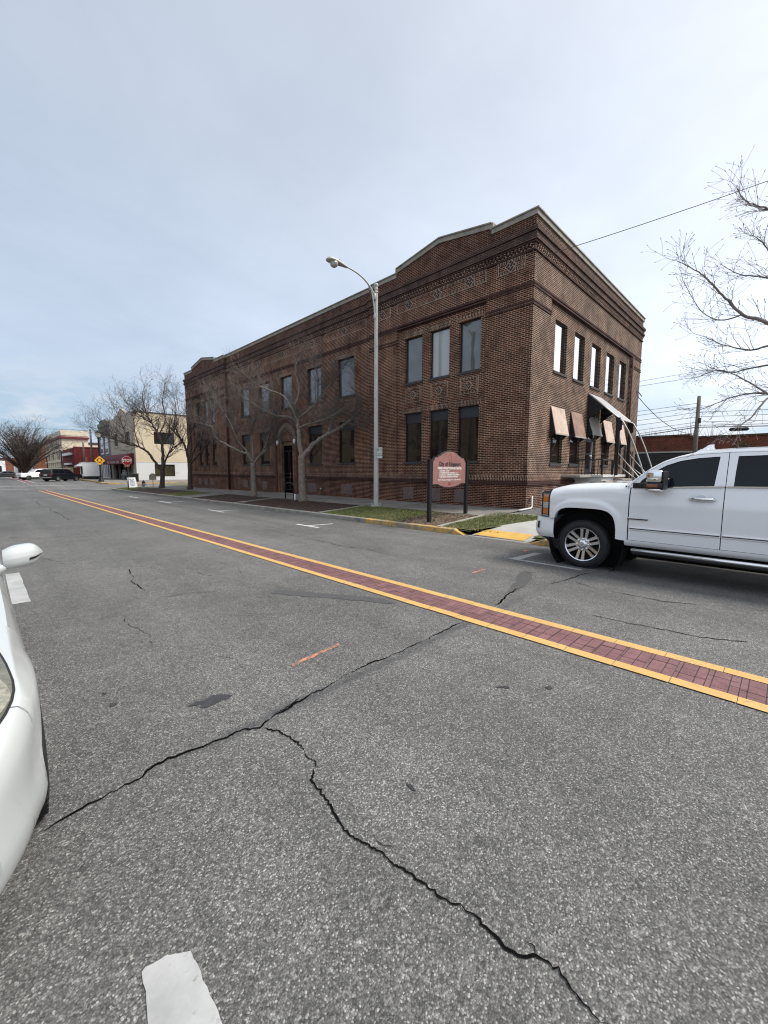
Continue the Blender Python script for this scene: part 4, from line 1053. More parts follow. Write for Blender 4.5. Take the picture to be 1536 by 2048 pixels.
shutter(20.12, 21.4, M['plybare'], 4.18, 3.35, 0.28)
d_ = MB(); d_.box(20.08, 21.37, BY+PD+0.1, BY+PD+0.14, 1.485, 4.19)
sdoor = d_.build('side_door', M['winframe'], bb)
g = MB(); g.box(20.2, 21.0, BY+PD+0.085, BY+PD+0.098, 1.75, 3.0); g.box(20.2, 21.25, BY+PD+0.085, BY+PD+0.098, 3.15, 4.0); g.build('pane', M['pane_dark'], sdoor)
g = MB(); g.box(21.05, 21.12, BY+PD+0.05, BY+PD+0.1, 1.6, 3.05); g.build('door_stile', M['steel'], sdoor)
g = MB(); g.lathe((20.98, BY+PD+0.09, 2.35), [(0.045, 0), (0.05, 0.05), (0.0, 0.07)], 12, (0, -1, 0)); g.build('handle', M['chrome'], sdoor, smooth=True)
# downpipes
dp = MB(); dp.tube([(26.28, BY-0.06, 0.2), (26.28, BY-0.06, 8.0)], 0.045, 10); dp.build('downpipe', M['redtile'], bb, smooth=True)
dp = MB(); dp.tube([(BX-0.02, 31.62, 0.2), (BX-0.02, 31.62, 9.2)], 0.055, 10); dp.build('downpipe', M['redtile'], bb, smooth=True)
dp = MB(); dp.tube([(14.38, BY-0.05, 0.62), (14.38, BY-0.05, 0.66), (14.34, BY-0.09, 0.70), (14.28, BY-0.11, 0.66), (14.28, BY-0.11, 0.34), (14.22, BY-0.12, 0.285), (13.72, BY-0.12, 0.275), (13.3, BY-0.10, 0.262)], 0.03, 10); dp.build('drain_pipe', M['pvc'], bb, smooth=True)
# entrance porch
po = thing('entrance_porch', 'white rendered porch block with black railing below the side door', 'porch', (18.5, 5.57, 0.2))
p = MB(); p.bevbox(18.50, 20.10, 5.60, BY+PD-0.006, -0.4, 1.375, 0.012); p.build('base', M['porch'], po)
p = MB(); p.bevbox(18.44, 21.75, 5.52, BY+PD-0.008, 1.378, 1.475, 0.012); p.build('slab', M['porch'], po)
p = MB(); p.bevbox(17.05, 18.435, 5.95, BY-0.03, 1.38, 1.475, 0.01); p.build('ledge', M['curb'], po)
p = MB()
for k in range(7): p.box(20.12, 21.7, 5.515-0.28*(k+1), 5.515-0.28*k, -0.3, 1.47-0.17*(k+1))
p.build('steps', M['curb'], po)
p = MB()
p.tube([(18.6, 5.62, 1.45), (18.6, 5.62, 2.12), (20.0, 5.62, 2.12), (20.0, 5.62, 1.45)], 0.028, 8)
p.tube([(18.6, 5.62, 2.12), (18.6, 6.7, 2.12)], 0.028, 8)
p.box(19.85, 20.05, 5.60, 5.64, 1.46, 2.1)
for k in range(8): p.tube([(18.6, 5.66+0.13*k, 1.45), (18.6, 5.66+0.13*k, 2.1)], 0.014, 6)
p.build('railing', M['black'], po); p = MB()
p.tube([(21.6, 5.6, 1.45), (21.6, 5.6, 2.6), (22.9, 5.6, 2.6), (22.9, 5.6, 0.2)], 0.03, 8)
for k in range(4): p.tube([(22.0+0.3*k, 5.6, 0.3), (22.0+0.3*k, 5.6, 2.6)], 0.016, 6)
p.build('railing', M['black'], po)
# canopy
ca = thing('entrance_canopy', 'sloping grey canopy frame over the side entrance with half its fabric gone', 'canopy', (20.8, 6.8, 5.2))
def cz(y): return 5.20 - (6.80-y)*(5.20-3.86)/(6.80-5.34)
p = MB(); X0, X1 = 19.98, 21.78
us = [6.80-1.46*i/8 for i in range(9)]
p.grid(lambda y, x: (x, y, cz(y)+0.012*math.sin((6.8-y)*4.3)), us, [X0, X1]); p.grid(lambda y, x: (x, y, cz(y)-0.02+0.012*math.sin((6.8-y)*4.3)), us, [X0, X1], flip=True)
p.build('roof', M['awngrey'], ca)
for x in (X0, X1):
    p = MB(); p.poly([(x, 6.80, 5.17), (x, 6.05, cz(6.05)-0.02), (x, 6.45, 4.25), (x, 6.80, 3.95)])
    p.build('side_curtain', M['awndark'], ca); p = MB(); p.poly([(x, 5.62, cz(5.62)-0.03), (x, 5.34, cz(5.34)-0.03), (x, 5.34, 3.45), (x, 5.55, 3.3)]); p.build('end_flap', M['awndark'], ca)
for x in (X0+0.02, X1-0.02):
    p = MB(); p.tube([(x, 6.80, 5.16), (x, 6.0, cz(6.0)-0.035), (x, 5.34, 3.82), (x, 5.08, 3.35), (x, 4.82, 2.72), (x, 4.55, 1.95), (x, 4.30, 1.15), (x, 4.15, 0.2)], 0.030, 8); p.build('frame_pipe', M['steel'], ca, smooth=True)
    p = MB(); p.box(x-0.055, x+0.055, 5.42, 5.53, 0.2 if x > 21 else 1.456, cz(5.5)-0.03); p.build('post', M['black'], ca)
    p = MB(); p.tube([(x, 5.47, 2.45), (x, 4.55, 1.35), (x, 4.1, 0.85)], 0.022, 8); p.tube([(x, 5.47, 1.95), (x, 4.5, 1.15)], 0.02, 8); p.build('handrail', M['steel'], ca, smooth=True)
    p = MB(); p.tube([(x, 6.8, 4.05), (x, 6.3, 4.25), (x, 5.8, 4.22), (x, 5.4, 3.85)], 0.014, 6); p.build('brace', M['black'], ca, smooth=True)
p = MB(); p.tube([(X0+0.02, 6.1, 4.5), (X1, 6.1, 4.5)], 0.022, 8); p.tube([(X0+0.9, 6.78, 4.4), (X0+0.9, 6.78, 3.2)], 0.03, 8); p.build('crossbar', M['steel'], ca, smooth=True)
# ------------------------------------------------------------------ trees: main limbs measured in metres, finer growth from rules
LIMBS = {
    'tree_d': [([(11.72, 17.73, 0.05), (11.76, 17.85, 1.14), (11.83, 17.96, 2.38)], (0.215, 0.165)), ([(11.83, 17.96, 2.32), (11.82, 18.11, 3.2), (11.84, 18.2, 3.77), (11.83, 18.31, 4.29)], (0.13, 0.11)), ([(11.83, 18.31, 4.24), (11.56, 18.42, 4.86), (11.14, 18.6, 5.46), (10.46, 18.96, 5.71), (9.83, 19.27, 6.1), (9.38, 19.38, 6.47)], (0.075, 0.01)), ([(11.85, 18.29, 4.29), (12.29, 17.75, 4.81), (12.61, 17.27, 5.39), (12.92, 16.79, 6.08), (13, 16.47, 6.46)], (0.075, 0.014)), ([(12.47, 17.38, 5.22), (12.51, 17.37, 5.98), (12.48, 17.4, 6.62), (12.38, 17.46, 7.08)], (0.05, 0.012)), ([(11.84, 18.21, 3.82), (11.95, 17.68, 3.95), (12.17, 16.93, 4.08), (12.34, 16.17, 4.27), (12.59, 15.31, 4.64)], (0.07, 0.015)), ([(11.81, 18.32, 4.19), (11.62, 18.88, 4.45), (11.46, 19.47, 4.51), (11.12, 20.33, 4.83), (10.85, 21.18, 5.34), (10.57, 22.06, 5.82)], (0.06, 0.012)), ([(11.84, 17.93, 2.27), (12.24, 17.51, 2.94), (12.74, 16.93, 3.47), (13.14, 16.4, 3.82), (13.36, 16.03, 4.04), (13.59, 15.67, 4.47), (13.69, 15.4, 4.77), (13.64, 15.3, 5.24)], (0.13, 0.03)), ([(12.75, 16.93, 3.5), (13.09, 16.99, 4.16), (13.46, 17.11, 4.8), (14.05, 17.08, 5.64)], (0.06, 0.012)), ([(11.85, 18.22, 3.98), (11.84, 18.5, 4.9), (12.13, 18.53, 5.83), (12.13, 18.87, 6.91), (12.46, 18.88, 7.74)], (0.06, 0.01)), ([(13.36, 16.03, 4.03), (13.41, 15.34, 3.88), (13.38, 14.59, 4.01)], (0.045, 0.012))],
    'tree_c': [([(12, 23.6, 0.02), (12.05, 23.7, 1.02), (12.1, 23.8, 2.08)], (0.19, 0.15)), ([(12.08, 23.82, 2.11), (11.84, 23.96, 2.63), (11.44, 24.15, 2.78), (10.72, 24.68, 3.26), (10.27, 24.91, 3.64), (10.06, 24.92, 4.24), (9.49, 25.21, 4.38), (8.98, 25.43, 4.59)], (0.1, 0.012)), ([(12.15, 23.76, 2.08), (12.35, 23.61, 2.39), (12.75, 23.31, 2.89), (13.17, 23.03, 3.71), (13.42, 22.95, 4.68), (13.71, 22.79, 5.34), (13.91, 22.73, 6.03)], (0.1, 0.012)), ([(12.11, 23.81, 2.2), (12.19, 23.92, 2.74), (12.25, 24.13, 3.71), (12.44, 24.23, 4.7), (12.69, 24.3, 5.76), (12.72, 24.58, 6.73)], (0.08, 0.012)), ([(12.07, 23.86, 2.27), (11.94, 24.1, 2.72), (11.55, 24.66, 3.53), (11.29, 25.14, 4.68), (10.88, 25.78, 5.82), (10.72, 26.14, 6.66)], (0.08, 0.012)), ([(12.26, 23.69, 2.27), (12.51, 22.98, 3.03), (12.54, 22.37, 4.05), (12.34, 21.86, 4.87)], (0.06, 0.012)), ([(11.45, 24.79, 3.76), (11.53, 25.44, 4.81), (12.04, 25.87, 6.17), (12.19, 26.7, 7.26)], (0.04, 0.01)), ([(10.22, 24.97, 3.7), (10.07, 25.13, 4.51), (10.19, 24.97, 5.25), (9.98, 25.12, 5.98)], (0.04, 0.01))],
    'tree_b': [([(12.59, 36.26, -0.04), (12.68, 36.35, 1.2), (12.72, 36.46, 2.22)], (0.2, 0.16)), ([(12.69, 36.49, 2.22), (12.49, 36.57, 3.53), (12.17, 36.59, 4.15), (11.81, 36.56, 4.58), (11.31, 36.68, 5.25), (10.89, 36.76, 6.32)], (0.11, 0.015)), ([(12.81, 36.37, 2.22), (13.47, 35.78, 3.2), (14.05, 35.23, 4.1), (14.43, 34.77, 4.3), (14.95, 34.22, 4.93)], (0.11, 0.015)), ([(12.8, 36.41, 2.39), (13, 35.8, 3.48), (13.19, 34.94, 3.95), (13.39, 33.96, 4.16)], (0.08, 0.02)), ([(12.73, 36.47, 2.39), (12.97, 36.5, 3.76), (12.96, 36.83, 5.48), (13.27, 36.82, 6.98), (13.2, 37.16, 8.28)], (0.09, 0.012)), ([(12.57, 36.47, 3.32), (12.74, 36.1, 4.57), (13.13, 35.43, 6), (13.26, 34.96, 7.39)], (0.06, 0.012)), ([(12.17, 36.59, 4.15), (11.95, 37.22, 5.43), (12.19, 37.5, 6.94), (12.15, 38.06, 8.26)], (0.06, 0.012))],
    'tree_a': [([(12.21, 42.54, -0.11), (12.3, 42.57, 0.75), (12.38, 42.61, 1.57)], (0.24, 0.2)), ([(12.32, 42.66, 1.47), (11.86, 43.02, 2.37), (11.39, 43.32, 3.27), (10.78, 43.66, 3.77), (9.9, 44.22, 4.04), (9.22, 44.56, 4.39), (8.63, 44.82, 4.8), (7.87, 45.21, 5.08), (7.26, 45.47, 5.59)], (0.14, 0.014)), ([(12.4, 42.6, 1.57), (12.53, 42.88, 2.91), (12.61, 43.23, 4.07), (12.48, 43.81, 5.13), (12.21, 44.55, 6.15), (11.96, 45.27, 7.15), (11.87, 45.95, 8.77), (12.23, 46.18, 10.3)], (0.17, 0.014)), ([(12.49, 42.55, 1.85), (12.58, 42.3, 2.54), (13.01, 41.68, 3.65), (13.55, 40.83, 4.15), (13.88, 40.27, 5.35)], (0.12, 0.014)), ([(12.61, 43.23, 4.07), (13.09, 43.37, 4.63), (13.88, 43.42, 5.56), (14.5, 43.81, 7.12), (14.63, 44.81, 9.22)], (0.09, 0.012)), ([(12.21, 44.55, 6.15), (11.63, 45.41, 6.75), (10.94, 46.48, 7.75), (10.31, 47.57, 9.01)], (0.07, 0.012)), ([(9.9, 44.22, 4.04), (9.76, 44.36, 5.33), (9.46, 44.57, 6.48), (9.08, 44.86, 7.7)], (0.06, 0.012)), ([(10.78, 43.66, 3.77), (10.65, 44.37, 5.16), (10.78, 44.95, 6.63), (11.15, 45.39, 8.37)], (0.06, 0.012)), ([(12.54, 43.73, 5.01), (13.1, 43.58, 6.48), (13.13, 44.09, 8.46), (13.56, 44.19, 10.21)], (0.07, 0.012)), ([(8.63, 44.82, 4.78), (8.27, 44.69, 5.7), (7.78, 44.47, 6.31)], (0.04, 0.012))],
    'tree_r': [([(11, -0.3, 0.05), (11.06, -0.29, 2.05), (11.07, -0.17, 2.98), (11.03, -0.05, 3.54)], (0.22, 0.17)), ([(11.04, -0.06, 3.49), (11.06, 0.12, 4.03), (10.84, 0.53, 4.48), (10.63, 0.88, 4.66), (10.53, 1.15, 5.01), (10.45, 1.41, 5.38), (10.39, 1.62, 5.62), (10.25, 1.92, 5.86)], (0.045, 0.006)), ([(11.07, -0.17, 2.98), (11.3, 0.05, 3.08), (11.34, 0.45, 3.21), (11.53, 0.7, 3.27), (11.63, 1.02, 3.24), (11.53, 1.51, 3.03)], (0.035, 0.006)), ([(11.07, -0.17, 2.93), (10.59, 0.12, 3.18), (10.08, 0.39, 2.95), (9.65, 0.56, 2.6), (9.27, 0.69, 2.42)], (0.03, 0.006)), ([(11.03, -0.05, 3.54), (11.34, 0.09, 4.91), (11.55, 0.26, 5.95), (11.63, 0.53, 6.73), (11.7, 0.73, 6.96), (11.64, 1.06, 7.2), (11.76, 1.24, 7.59)], (0.045, 0.006)), ([(11.15, 0.08, 4.4), (11.72, 0.36, 5.33), (12.2, 0.66, 5.77), (12.49, 1.12, 6.07), (12.88, 1.51, 6.53)], (0.03, 0.005)), ([(11.06, 0.12, 4.03), (11.18, 0.44, 4.12), (11.27, 0.77, 4.11), (11.32, 1.18, 4.3), (11.38, 1.58, 4.59)], (0.03, 0.005)), ([(11.05, -0.09, 3.35), (11.49, 0.31, 3.77), (11.89, 0.71, 3.86), (12.2, 1.18, 3.89), (12.56, 1.65, 4.2)], (0.03, 0.005)), ([(11.3, 0.12, 4.91), (11.31, 0.44, 5.56), (11.38, 0.7, 6.13), (11.45, 0.91, 6.43)], (0.025, 0.005)), ([(11.34, 0.45, 3.21), (11.86, 0.85, 3.62), (12.28, 1.33, 3.98), (12.67, 1.79, 3.95)], (0.02, 0.005)), ([(10.63, 0.88, 4.66), (10.71, 1.23, 4.67), (10.83, 1.58, 4.99), (11, 1.95, 5.75)], (0.015, 0.005))]}
RMIN = 0.0042
def grow(mb, p, d, ln, r, lvl, rn, up=0.12, sides=4, kink=0.16, maxl=3, bud=False):
    """one twig with its own side twigs"""
    n = 4 if lvl < 2 else 3
    pts = [p.copy()]; q = p.copy(); dd = d.normalized()
    for i in range(n):
        dd = (dd + Vector((rn.gauss(0, kink), rn.gauss(0, kink), rn.gauss(0, kink)+up*0.5))).normalized()
        q = q + dd*(ln/n)
        if q.x > 13.7 and 6.6 < q.y < 40.5 and q.z < 10.9: break
        pts.append(q.copy())
    n = len(pts)-1
    if n < 1: return
    mb.tube(pts, [max(RMIN, r*(1-0.8*i/n)) for i in range(n+1)], sides if lvl < 2 else 3, cap=False)
    if bud:
        mb.tube([q, q+dd*0.025, q+dd*0.05], [0.003, 0.0055, 0.0015], 4, cap=False)
    if lvl >= maxl: return
    k = rn.randint(3, 5) if lvl < 2 else rn.randint(2, 4)
    for j in range(k):
        t = rn.uniform(0.2, 1.0); i = min(n-1, int(t*n)); a = pts[i].lerp(pts[i+1], t*n-i)
        ax = (pts[i+1]-pts[i]).normalized()
        side = ax.cross(Vector((rn.gauss(0, 1), rn.gauss(0, 1), rn.gauss(0, 1)))).normalized()
        ang = rn.uniform(0.5, 1.0)
        nd = ax*math.cos(ang) + side*math.sin(ang) + Vector((0, 0, up))
        grow(mb, a, nd, ln*rn.uniform(0.42, 0.7), max(0.003, r*0.55), lvl+1, rn, up, sides, kink, maxl, bud)
def limb_tree(key, label, seed, bark, twl=1.25, per=1.6, twm=None, group='bare street trees', maxl=3, angs=(0.45, 1.1), bud=False, twr=0.016, sub=6, up=0.12):
    rn = random.Random(seed); L_ = LIMBS[key]
    b = L_[0][0][0]; root = thing('bare_tree', label, 'tree', b, group=group)
    trunk = MB(); crown = MB()
    for k, (pts, (r0, r1)) in enumerate(L_):
        P = [Vector(p) for p in pts]; S = []; n = len(P)
        for i in range(n-1):
            a, c = P[i], P[i+1]; pa = P[max(0, i-1)]; pc = P[min(n-1, i+2)]
            for j in range(sub):
                t = j/sub
                S.append(0.5*((2*a) + (c-pa)*t + (2*pa-5*a+4*c-pc)*t*t + (3*a-pa-3*c+pc)*t**3))
        S.append(P[-1]); m = len(S)
        rad = []
        for i in range(m):
            t = i/(m-1); r = r0+(r1-r0)*t**0.85
            if k == 0: r *= 1.0+0.35*max(0, 1-t*6)
            rad.append(r*(1+rn.uniform(-0.06, 0.06)))
        if k:
            for i in range(1, m-1): S[i] = S[i] + Vector((rn.gauss(0, 1), rn.gauss(0, 1), rn.gauss(0, 1)))*min(0.03, r0*0.12)
        if k == 0: S[0] = S[0] - Vector((0, 0, 0.15))
        (trunk if r0 > 0.055 else crown).tube(S, rad, 10 if r0 > 0.08 else 7, cap=True)
        if k == 0: continue
        length = sum((S[i+1]-S[i]).length for i in range(m-1))
        cnt = int(length*per*2.2)+3
        for _ in range(cnt):
            t = rn.uniform(0.18, 1.0)**0.75; i = min(m-2, int(t*(m-1)))
            ax = (S[i+1]-S[i]).normalized()
            side = ax.cross(Vector((rn.gauss(0, 1), rn.gauss(0, 1), rn.gauss(0, 1)))).normalized()
            ang = rn.uniform(*angs); d = ax*math.cos(ang)+side*math.sin(ang)+Vector((0, 0, 0.22))
            grow(crown, S[i], d, twl*rn.uniform(0.5, 1.25)*(1.15-0.45*t), min(rad[i]*0.5, twr), 1, rn, up, 4, 0.15, maxl, bud)
        grow(crown, S[-1], (S[-1]-S[-2]), twl*0.8, rad[-1]*0.8, 1, rn, up, 4, 0.15, maxl, bud)
    trunk.build('trunk', bark, root, smooth=True)
    crown.build('crown', twm or M['twig'], root)
    return root
limb_tree('tree_d', 'bare forked tree nearest the grey street lamp, pale lichened bark', 41, M['bark'], 1.15, 3.4, M['twig_grey'], twr=0.018)
limb_tree('tree_c', 'bare vase-shaped tree just left of the arched black door', 42, M['bark'], 1.2, 3.8, M['twig_grey'], twr=0.018)
limb_tree('tree_b', 'bare tree at the far left corner of the brick building', 43, M['bark_dark'], 1.4, 2.0, twr=0.026)
limb_tree('tree_a', 'wide dark bare tree with a long limb reaching left beside the hydrant', 44, M['bark_dark'], 1.75, 2.6, twr=0.032)
RMIN = 0.0022
limb_tree('tree_r', 'budding bare tree reaching in from the right above the white pickup', 45, M['twig_r'], 0.62, 2.5, M['twig_r'], bud=True, twr=0.006, maxl=2, angs=(0.3, 0.8), up=0.05)
RMIN = 0.006
# trees further off: one vase-shaped crown past the crossing, a thin row behind the low brick wall
def vase_tree(loc, h, spread, label, seed, n=34, twig=2.2, trunk_r=0.45, group='bare trees far off', fork=0.22, lv=3, wood=None):
    rn = random.Random(seed); root = thing('bare_tree', label, 'tree', loc, group=group)
    b = Vector(loc); tr = MB(); cr = MB()
    tr.tube([b-Vector((0, 0, 0.2)), b+Vector((0, 0, h*fork*0.5)), b+Vector((rn.uniform(-.2, .2), rn.uniform(-.2, .2), h*fork))], [trunk_r*1.15, trunk_r, trunk_r*0.85], 9)
    f0 = b+Vector((0, 0, h*fork*0.85))
    for i in range(n):
        a = 2*math.pi*i/n+rn.uniform(-.25, .25); t = rn.random()**0.6
        end = f0+Vector((math.cos(a)*spread*t, math.sin(a)*spread*t, (h*(1-fork))*(1.0-0.38*t*t)*rn.uniform(0.78, 1.0)))
        c = f0.lerp(end, 0.45)+Vector((-math.cos(a)*spread*0.12, -math.sin(a)*spread*0.12, h*0.05))
        S = [f0*(1-s)**2+c*2*s*(1-s)+end*s*s for s in [k/7 for k in range(8)]]
        S = [p+Vector((rn.gauss(0, .06), rn.gauss(0, .06), rn.gauss(0, .06)))*(1 if k else 0) for k, p in enumerate(S)]
        tr.tube(S, [trunk_r*0.30*(1-0.82*k/7) for k in range(8)], 5, cap=False)
        for k in range(9):
            j = rn.randint(2, 6); ax = (S[j+1]-S[j]).normalized()
            grow(cr, S[j], ax+Vector((rn.gauss(0, .5), rn.gauss(0, .5), rn.gauss(0.15, .4))), twig*rn.uniform(.5, 1.1), trunk_r*0.06, 1, rn, 0.1, 3, 0.14, lv)
    tr.build('trunk', wood or M['bark_dark'], root, smooth=True); cr.build('crown', M['twig'], root)
    return root
vase_tree((5.4, 94.0, -0.12), 9.6, 6.3, 'broad rounded bare tree beyond the crossing at the far left', 61, 64, 2.4, 0.46, fork=0.12, lv=3)
# ------------------------------------------------------------------ street lamp with its parking plate
lx, ly, lz = 12.04, 12.58, zwalk(12.04, 12.58)
lp = thing('street_lamp', 'tall grey street lamp with one curved arm in front of the brick building', 'street lamp', (lx, ly, lz))
m = MB(); m.lathe((lx, ly, lz), [(0.13, 0), (0.13, 0.03), (0.118, 0.10), (0.112, 0.16), (0.108, 0.9), (0.070, 8.72-lz), (0.070, 8.90-lz)], 20); po_ = m.build('pole', M['lampgrey'], lp, smooth=True, auto=40)
m = MB(); m.bevbox(lx-0.17, lx+0.17, ly-0.17, ly+0.17, lz-0.08, lz+0.025, 0.01)
for sx in (-1, 1):
    for sy in (-1, 1): m.lathe((lx+0.125*sx, ly+0.125*sy, lz+0.025), [(0.03, 0), (0.03, 0.09), (0.02, 0.12), (0, 0.12)], 8)
m.build('base', M['lampgrey'], po_)
m = MB(); m.lathe((lx, ly, 8.90), [(0.085, 0), (0.085, 0.05), (0.05, 0.07), (0.05, 0.10), (0.078, 0.13), (0.078, 0.17), (0.05, 0.20), (0.075, 0.24), (0.092, 0.29), (0.085, 0.34), (0.05, 0.375), (0.0, 0.385)], 18); m.build('finial', M['lampgrey'], po_, smooth=True)
def bez(p, n=16):
    out = []
    for i in range(n+1):
        t = i/n; q = [Vector(a) for a in p]
        while len(q) > 1: q = [a.lerp(b, t) for a, b in zip(q, q[1:])]
        out.append(q[0])
    return out
m = MB(); m.tube(bez([(lx-0.06, ly, 8.72), (lx-0.25, ly, 9.02), (lx-0.62, ly, 9.34), (lx-1.05, ly, 9.37), (10.45, ly, 9.40)]), [0.036-0.008*i/16 for i in range(17)], 10)
ar = m.build('arm', M['lampgrey'], lp, smooth=True)
m = MB(); m.tube(bez([(lx-0.075, ly, 7.93), (lx-0.13, ly, 8.45), (lx-0.16, ly, 8.85), (lx-0.42, ly, 9.10)]), 0.026, 8); m.bevbox(lx-0.105, lx-0.06, ly-0.05, ly+0.05, 7.86, 8.06, 0.01); m.bevbox(lx-0.14, lx-0.05, ly-0.06, ly+0.06, 8.60, 8.84, 0.015); m.build('brace', M['steel'], ar, smooth=True, auto=40)
m = MB()
def headp(t, a, top):
    # t 0 at the arm, 1 at the tip
    x = 10.50-0.98*t
    w = 0.05+0.135*math.sin(min(1, t*1.25)*math.pi/2)**1.3; w *= math.sqrt(max(0.0, 1-max(0, (t-0.72)/0.28)**2.4))
    h = (0.05+0.075*math.sin(min(1, t*1.4)*math.pi/2))*math.sqrt(max(0.0, 1-max(0, (t-0.75)/0.25)**2.2)) if top else (0.035+0.02*t)*math.sqrt(max(0.0, 1-max(0, (t-0.8)/0.2)**2))
    ca, sa = math.cos(a), math.sin(a)
    return (x, ly+w*ca, 9.385-0.02*t+(h*sa if top else -h*sa))
m.grid(lambda t, a: headp(t, a, True), lin(0, 1, 16), lin(0, math.pi, 12)); m.grid(lambda t, a: headp(t, a, False), lin(0, 1, 16), lin(0, math.pi, 8), flip=True)
hd = m.build('lamp_head', M['lampgrey'], lp, smooth=True, auto=50)
m = MB(); m.lathe((9.86, ly, 9.345), [(0.165, 0.0), (0.16, -0.05), (0.13, -0.12), (0.07, -0.165), (0.0, -0.175)], 20); m.build('lens', M['lens'], hd, smooth=True)
m = MB(); m.lathe((10.16, ly, 9.49), [(0.045, 0), (0.045, 0.05), (0.0, 0.06)], 10); m.build('photocell', M['steel'], hd)
# parking plate
SP = lambda cx, cy, cz: (lambda u, v, d: (cx+u, cy-d, cz+v))
pc = SP(12.115, ly-0.135, 2.395)
m = MB(); m.prism([(-0.165, -0.215), (-0.15, -0.23), (0.15, -0.23), (0.165, -0.215), (0.165, 0.215), (0.15, 0.23), (-0.15, 0.23), (-0.165, 0.215)], pc, 0.0, -0.004); ps = m.build('parking_sign', M['signwhite'], lp, recalc=True)
m = MB(); q = [(-0.15, 0.05), (-0.045, 0.05), (-0.045, 0.21), (-0.15, 0.21)]; m.poly([pc(u, v, 0.002) for u, v in q]); m.poly([pc(u, v, 0.002) for u, v in ((-0.035, 0.075), (0.15, 0.075), (0.15, 0.085), (-0.035, 0.085))]); m.build('green_panel', M['green'], ps)
text_mb('2', 0.15, lambda u, v, d: pc(u-0.098, v+0.13, 0.004), 0.006).build('lettering', M['text_white'], ps)
for tx, sz_, u0, v0, bo_ in (('HOUR', 0.048, 0.06, 0.176, 0.001), ('PARKING', 0.048, 0.06, 0.124, 0.001), ('MON - FRI', 0.062, 0.0, -0.045, 0.003), ('8 AM TO 5 PM', 0.062, 0.0, -0.115, 0.003)):
    text_mb(tx, sz_, lambda u, v, d: pc(u+u0, v+v0, 0.003), bo_, sx=0.78 if v0 < 0 else 1.0).build('lettering', M['green'], ps)
for z in (2.25, 2.55):
    m = MB(); m.lathe((lx, ly, z), [(0.112, 0), (0.112, 0.03)], 16); m.build('strap', M['steel'], ps)

# ------------------------------------------------------------------ city sign
cs_ = thing('city_sign', 'faded red board sign on two black posts in the mulch bed', 'sign', (11.0, 8.0, zwalk(11.0, 8.0)))
for x in (9.985, 12.025):
    m = MB(); m.bevbox(x-0.055, x+0.055, 7.945, 8.055, -0.3, 1.965, 0.008, 1); o = m.build('post', M['black'], cs_)
    m = MB(); m.bevbox(x-0.065, x+0.065, 7.935, 8.065, 1.965, 1.995, 0.008, 1); m.build('cap', M['black'], o)
half = [(0.0, 1.075), (0.18, 1.082), (0.36, 1.105), (0.52, 1.145), (0.62, 1.18), (0.70, 1.195), (0.92, 1.195), (0.92, 1.93), (0.895, 1.955), (0.86, 2.00), (0.825, 2.04), (0.80, 2.085), (0.655, 2.085), (0.655, 2.115), (0.60, 2.125), (0.52, 2.15), (0.42, 2.205), (0.30, 2.255), (0.15, 2.29), (0.0, 2.30)]
full = half+[(-u, v) for u, v in reversed(half[1:-1])]
def inset(pts, k):
    out = []; n = len(pts)
    for i in range(n):
        a, b, c = Vector(pts[i-1]), Vector(pts[i]), Vector(pts[(i+1) % n])
        e1 = (b-a).normalized(); e2 = (c-b).normalized(); nn = Vector((-(e1.y+e2.y), e1.x+e2.x))
        if nn.length < 1e-6: nn = Vector((-e1.y, e1.x))
        nn.normalize(); out.append((b.x+nn.x*k, b.y+nn.y*k))
    return out
cp_ = lambda u, v, d: (11.0+u, 8.0-d, v)
m = MB(); m.prism(full, cp_, 0.035, -0.035); bd_ = m.build('board', M['signdark'], cs_, recalc=True)
m = MB(); m.prism(inset(full, 0.030), cp_, 0.041, 0.030); fc = m.build('sign_face', M['signpink'], cs_, recalc=True)
def lett(t, size, cx, cz, mat, bold, sx=1.0, align='CENTER'):
    text_mb(t, size, lambda u, v, d: cp_(cx+u, cz+v, 0.0445), bold, align, sx).build('lettering', mat, fc)
lett('City of Kingsport', 0.178, 0.0, 1.858, M['text_black'], 0.006, 0.92)
lett('DEVELOPMENT SERVICES CENTER', 0.088, 0.0, 1.720, M['text_white'], 0.003, 0.95)
for i, t in enumerate(('1.  BUILDING / CODES', '2.  TRANSPORTATION PLANNING / G.I.S.', '3.  PLANNING / COMMUNITY DEVELOPMENT', '4.  GEOGRAPHIC INFORMATION SYSTEM')):
    lett(t, 0.060, -0.595, 1.638-0.066*i, M['text_white'], 0.002, 0.90, 'LEFT')
lett('201 W. Market St.  Kingsport, Tn.  Dev. Serv. Ctr.', 0.058, 0.0, 1.345, M['text_white'], 0.0018, 1.0)
lett('201', 0.125, 0.0, 1.213, M['maroonmark'], 0.006)
m = MB(); n = 28; va = []
for i in range(n):
    a = 2*math.pi*i/n
    for k in (1.0, 0.80): va.append(cp_(0.085*k*math.cos(a)+0.0, 2.085+0.112*k*math.sin(a), 0.044))
m.add(va, [(2*i, 2*((i+1) % n), 2*((i+1) % n)+1, 2*i+1) for i in range(n)]); m.build('emblem', M['maroonmark'], fc, recalc=False)

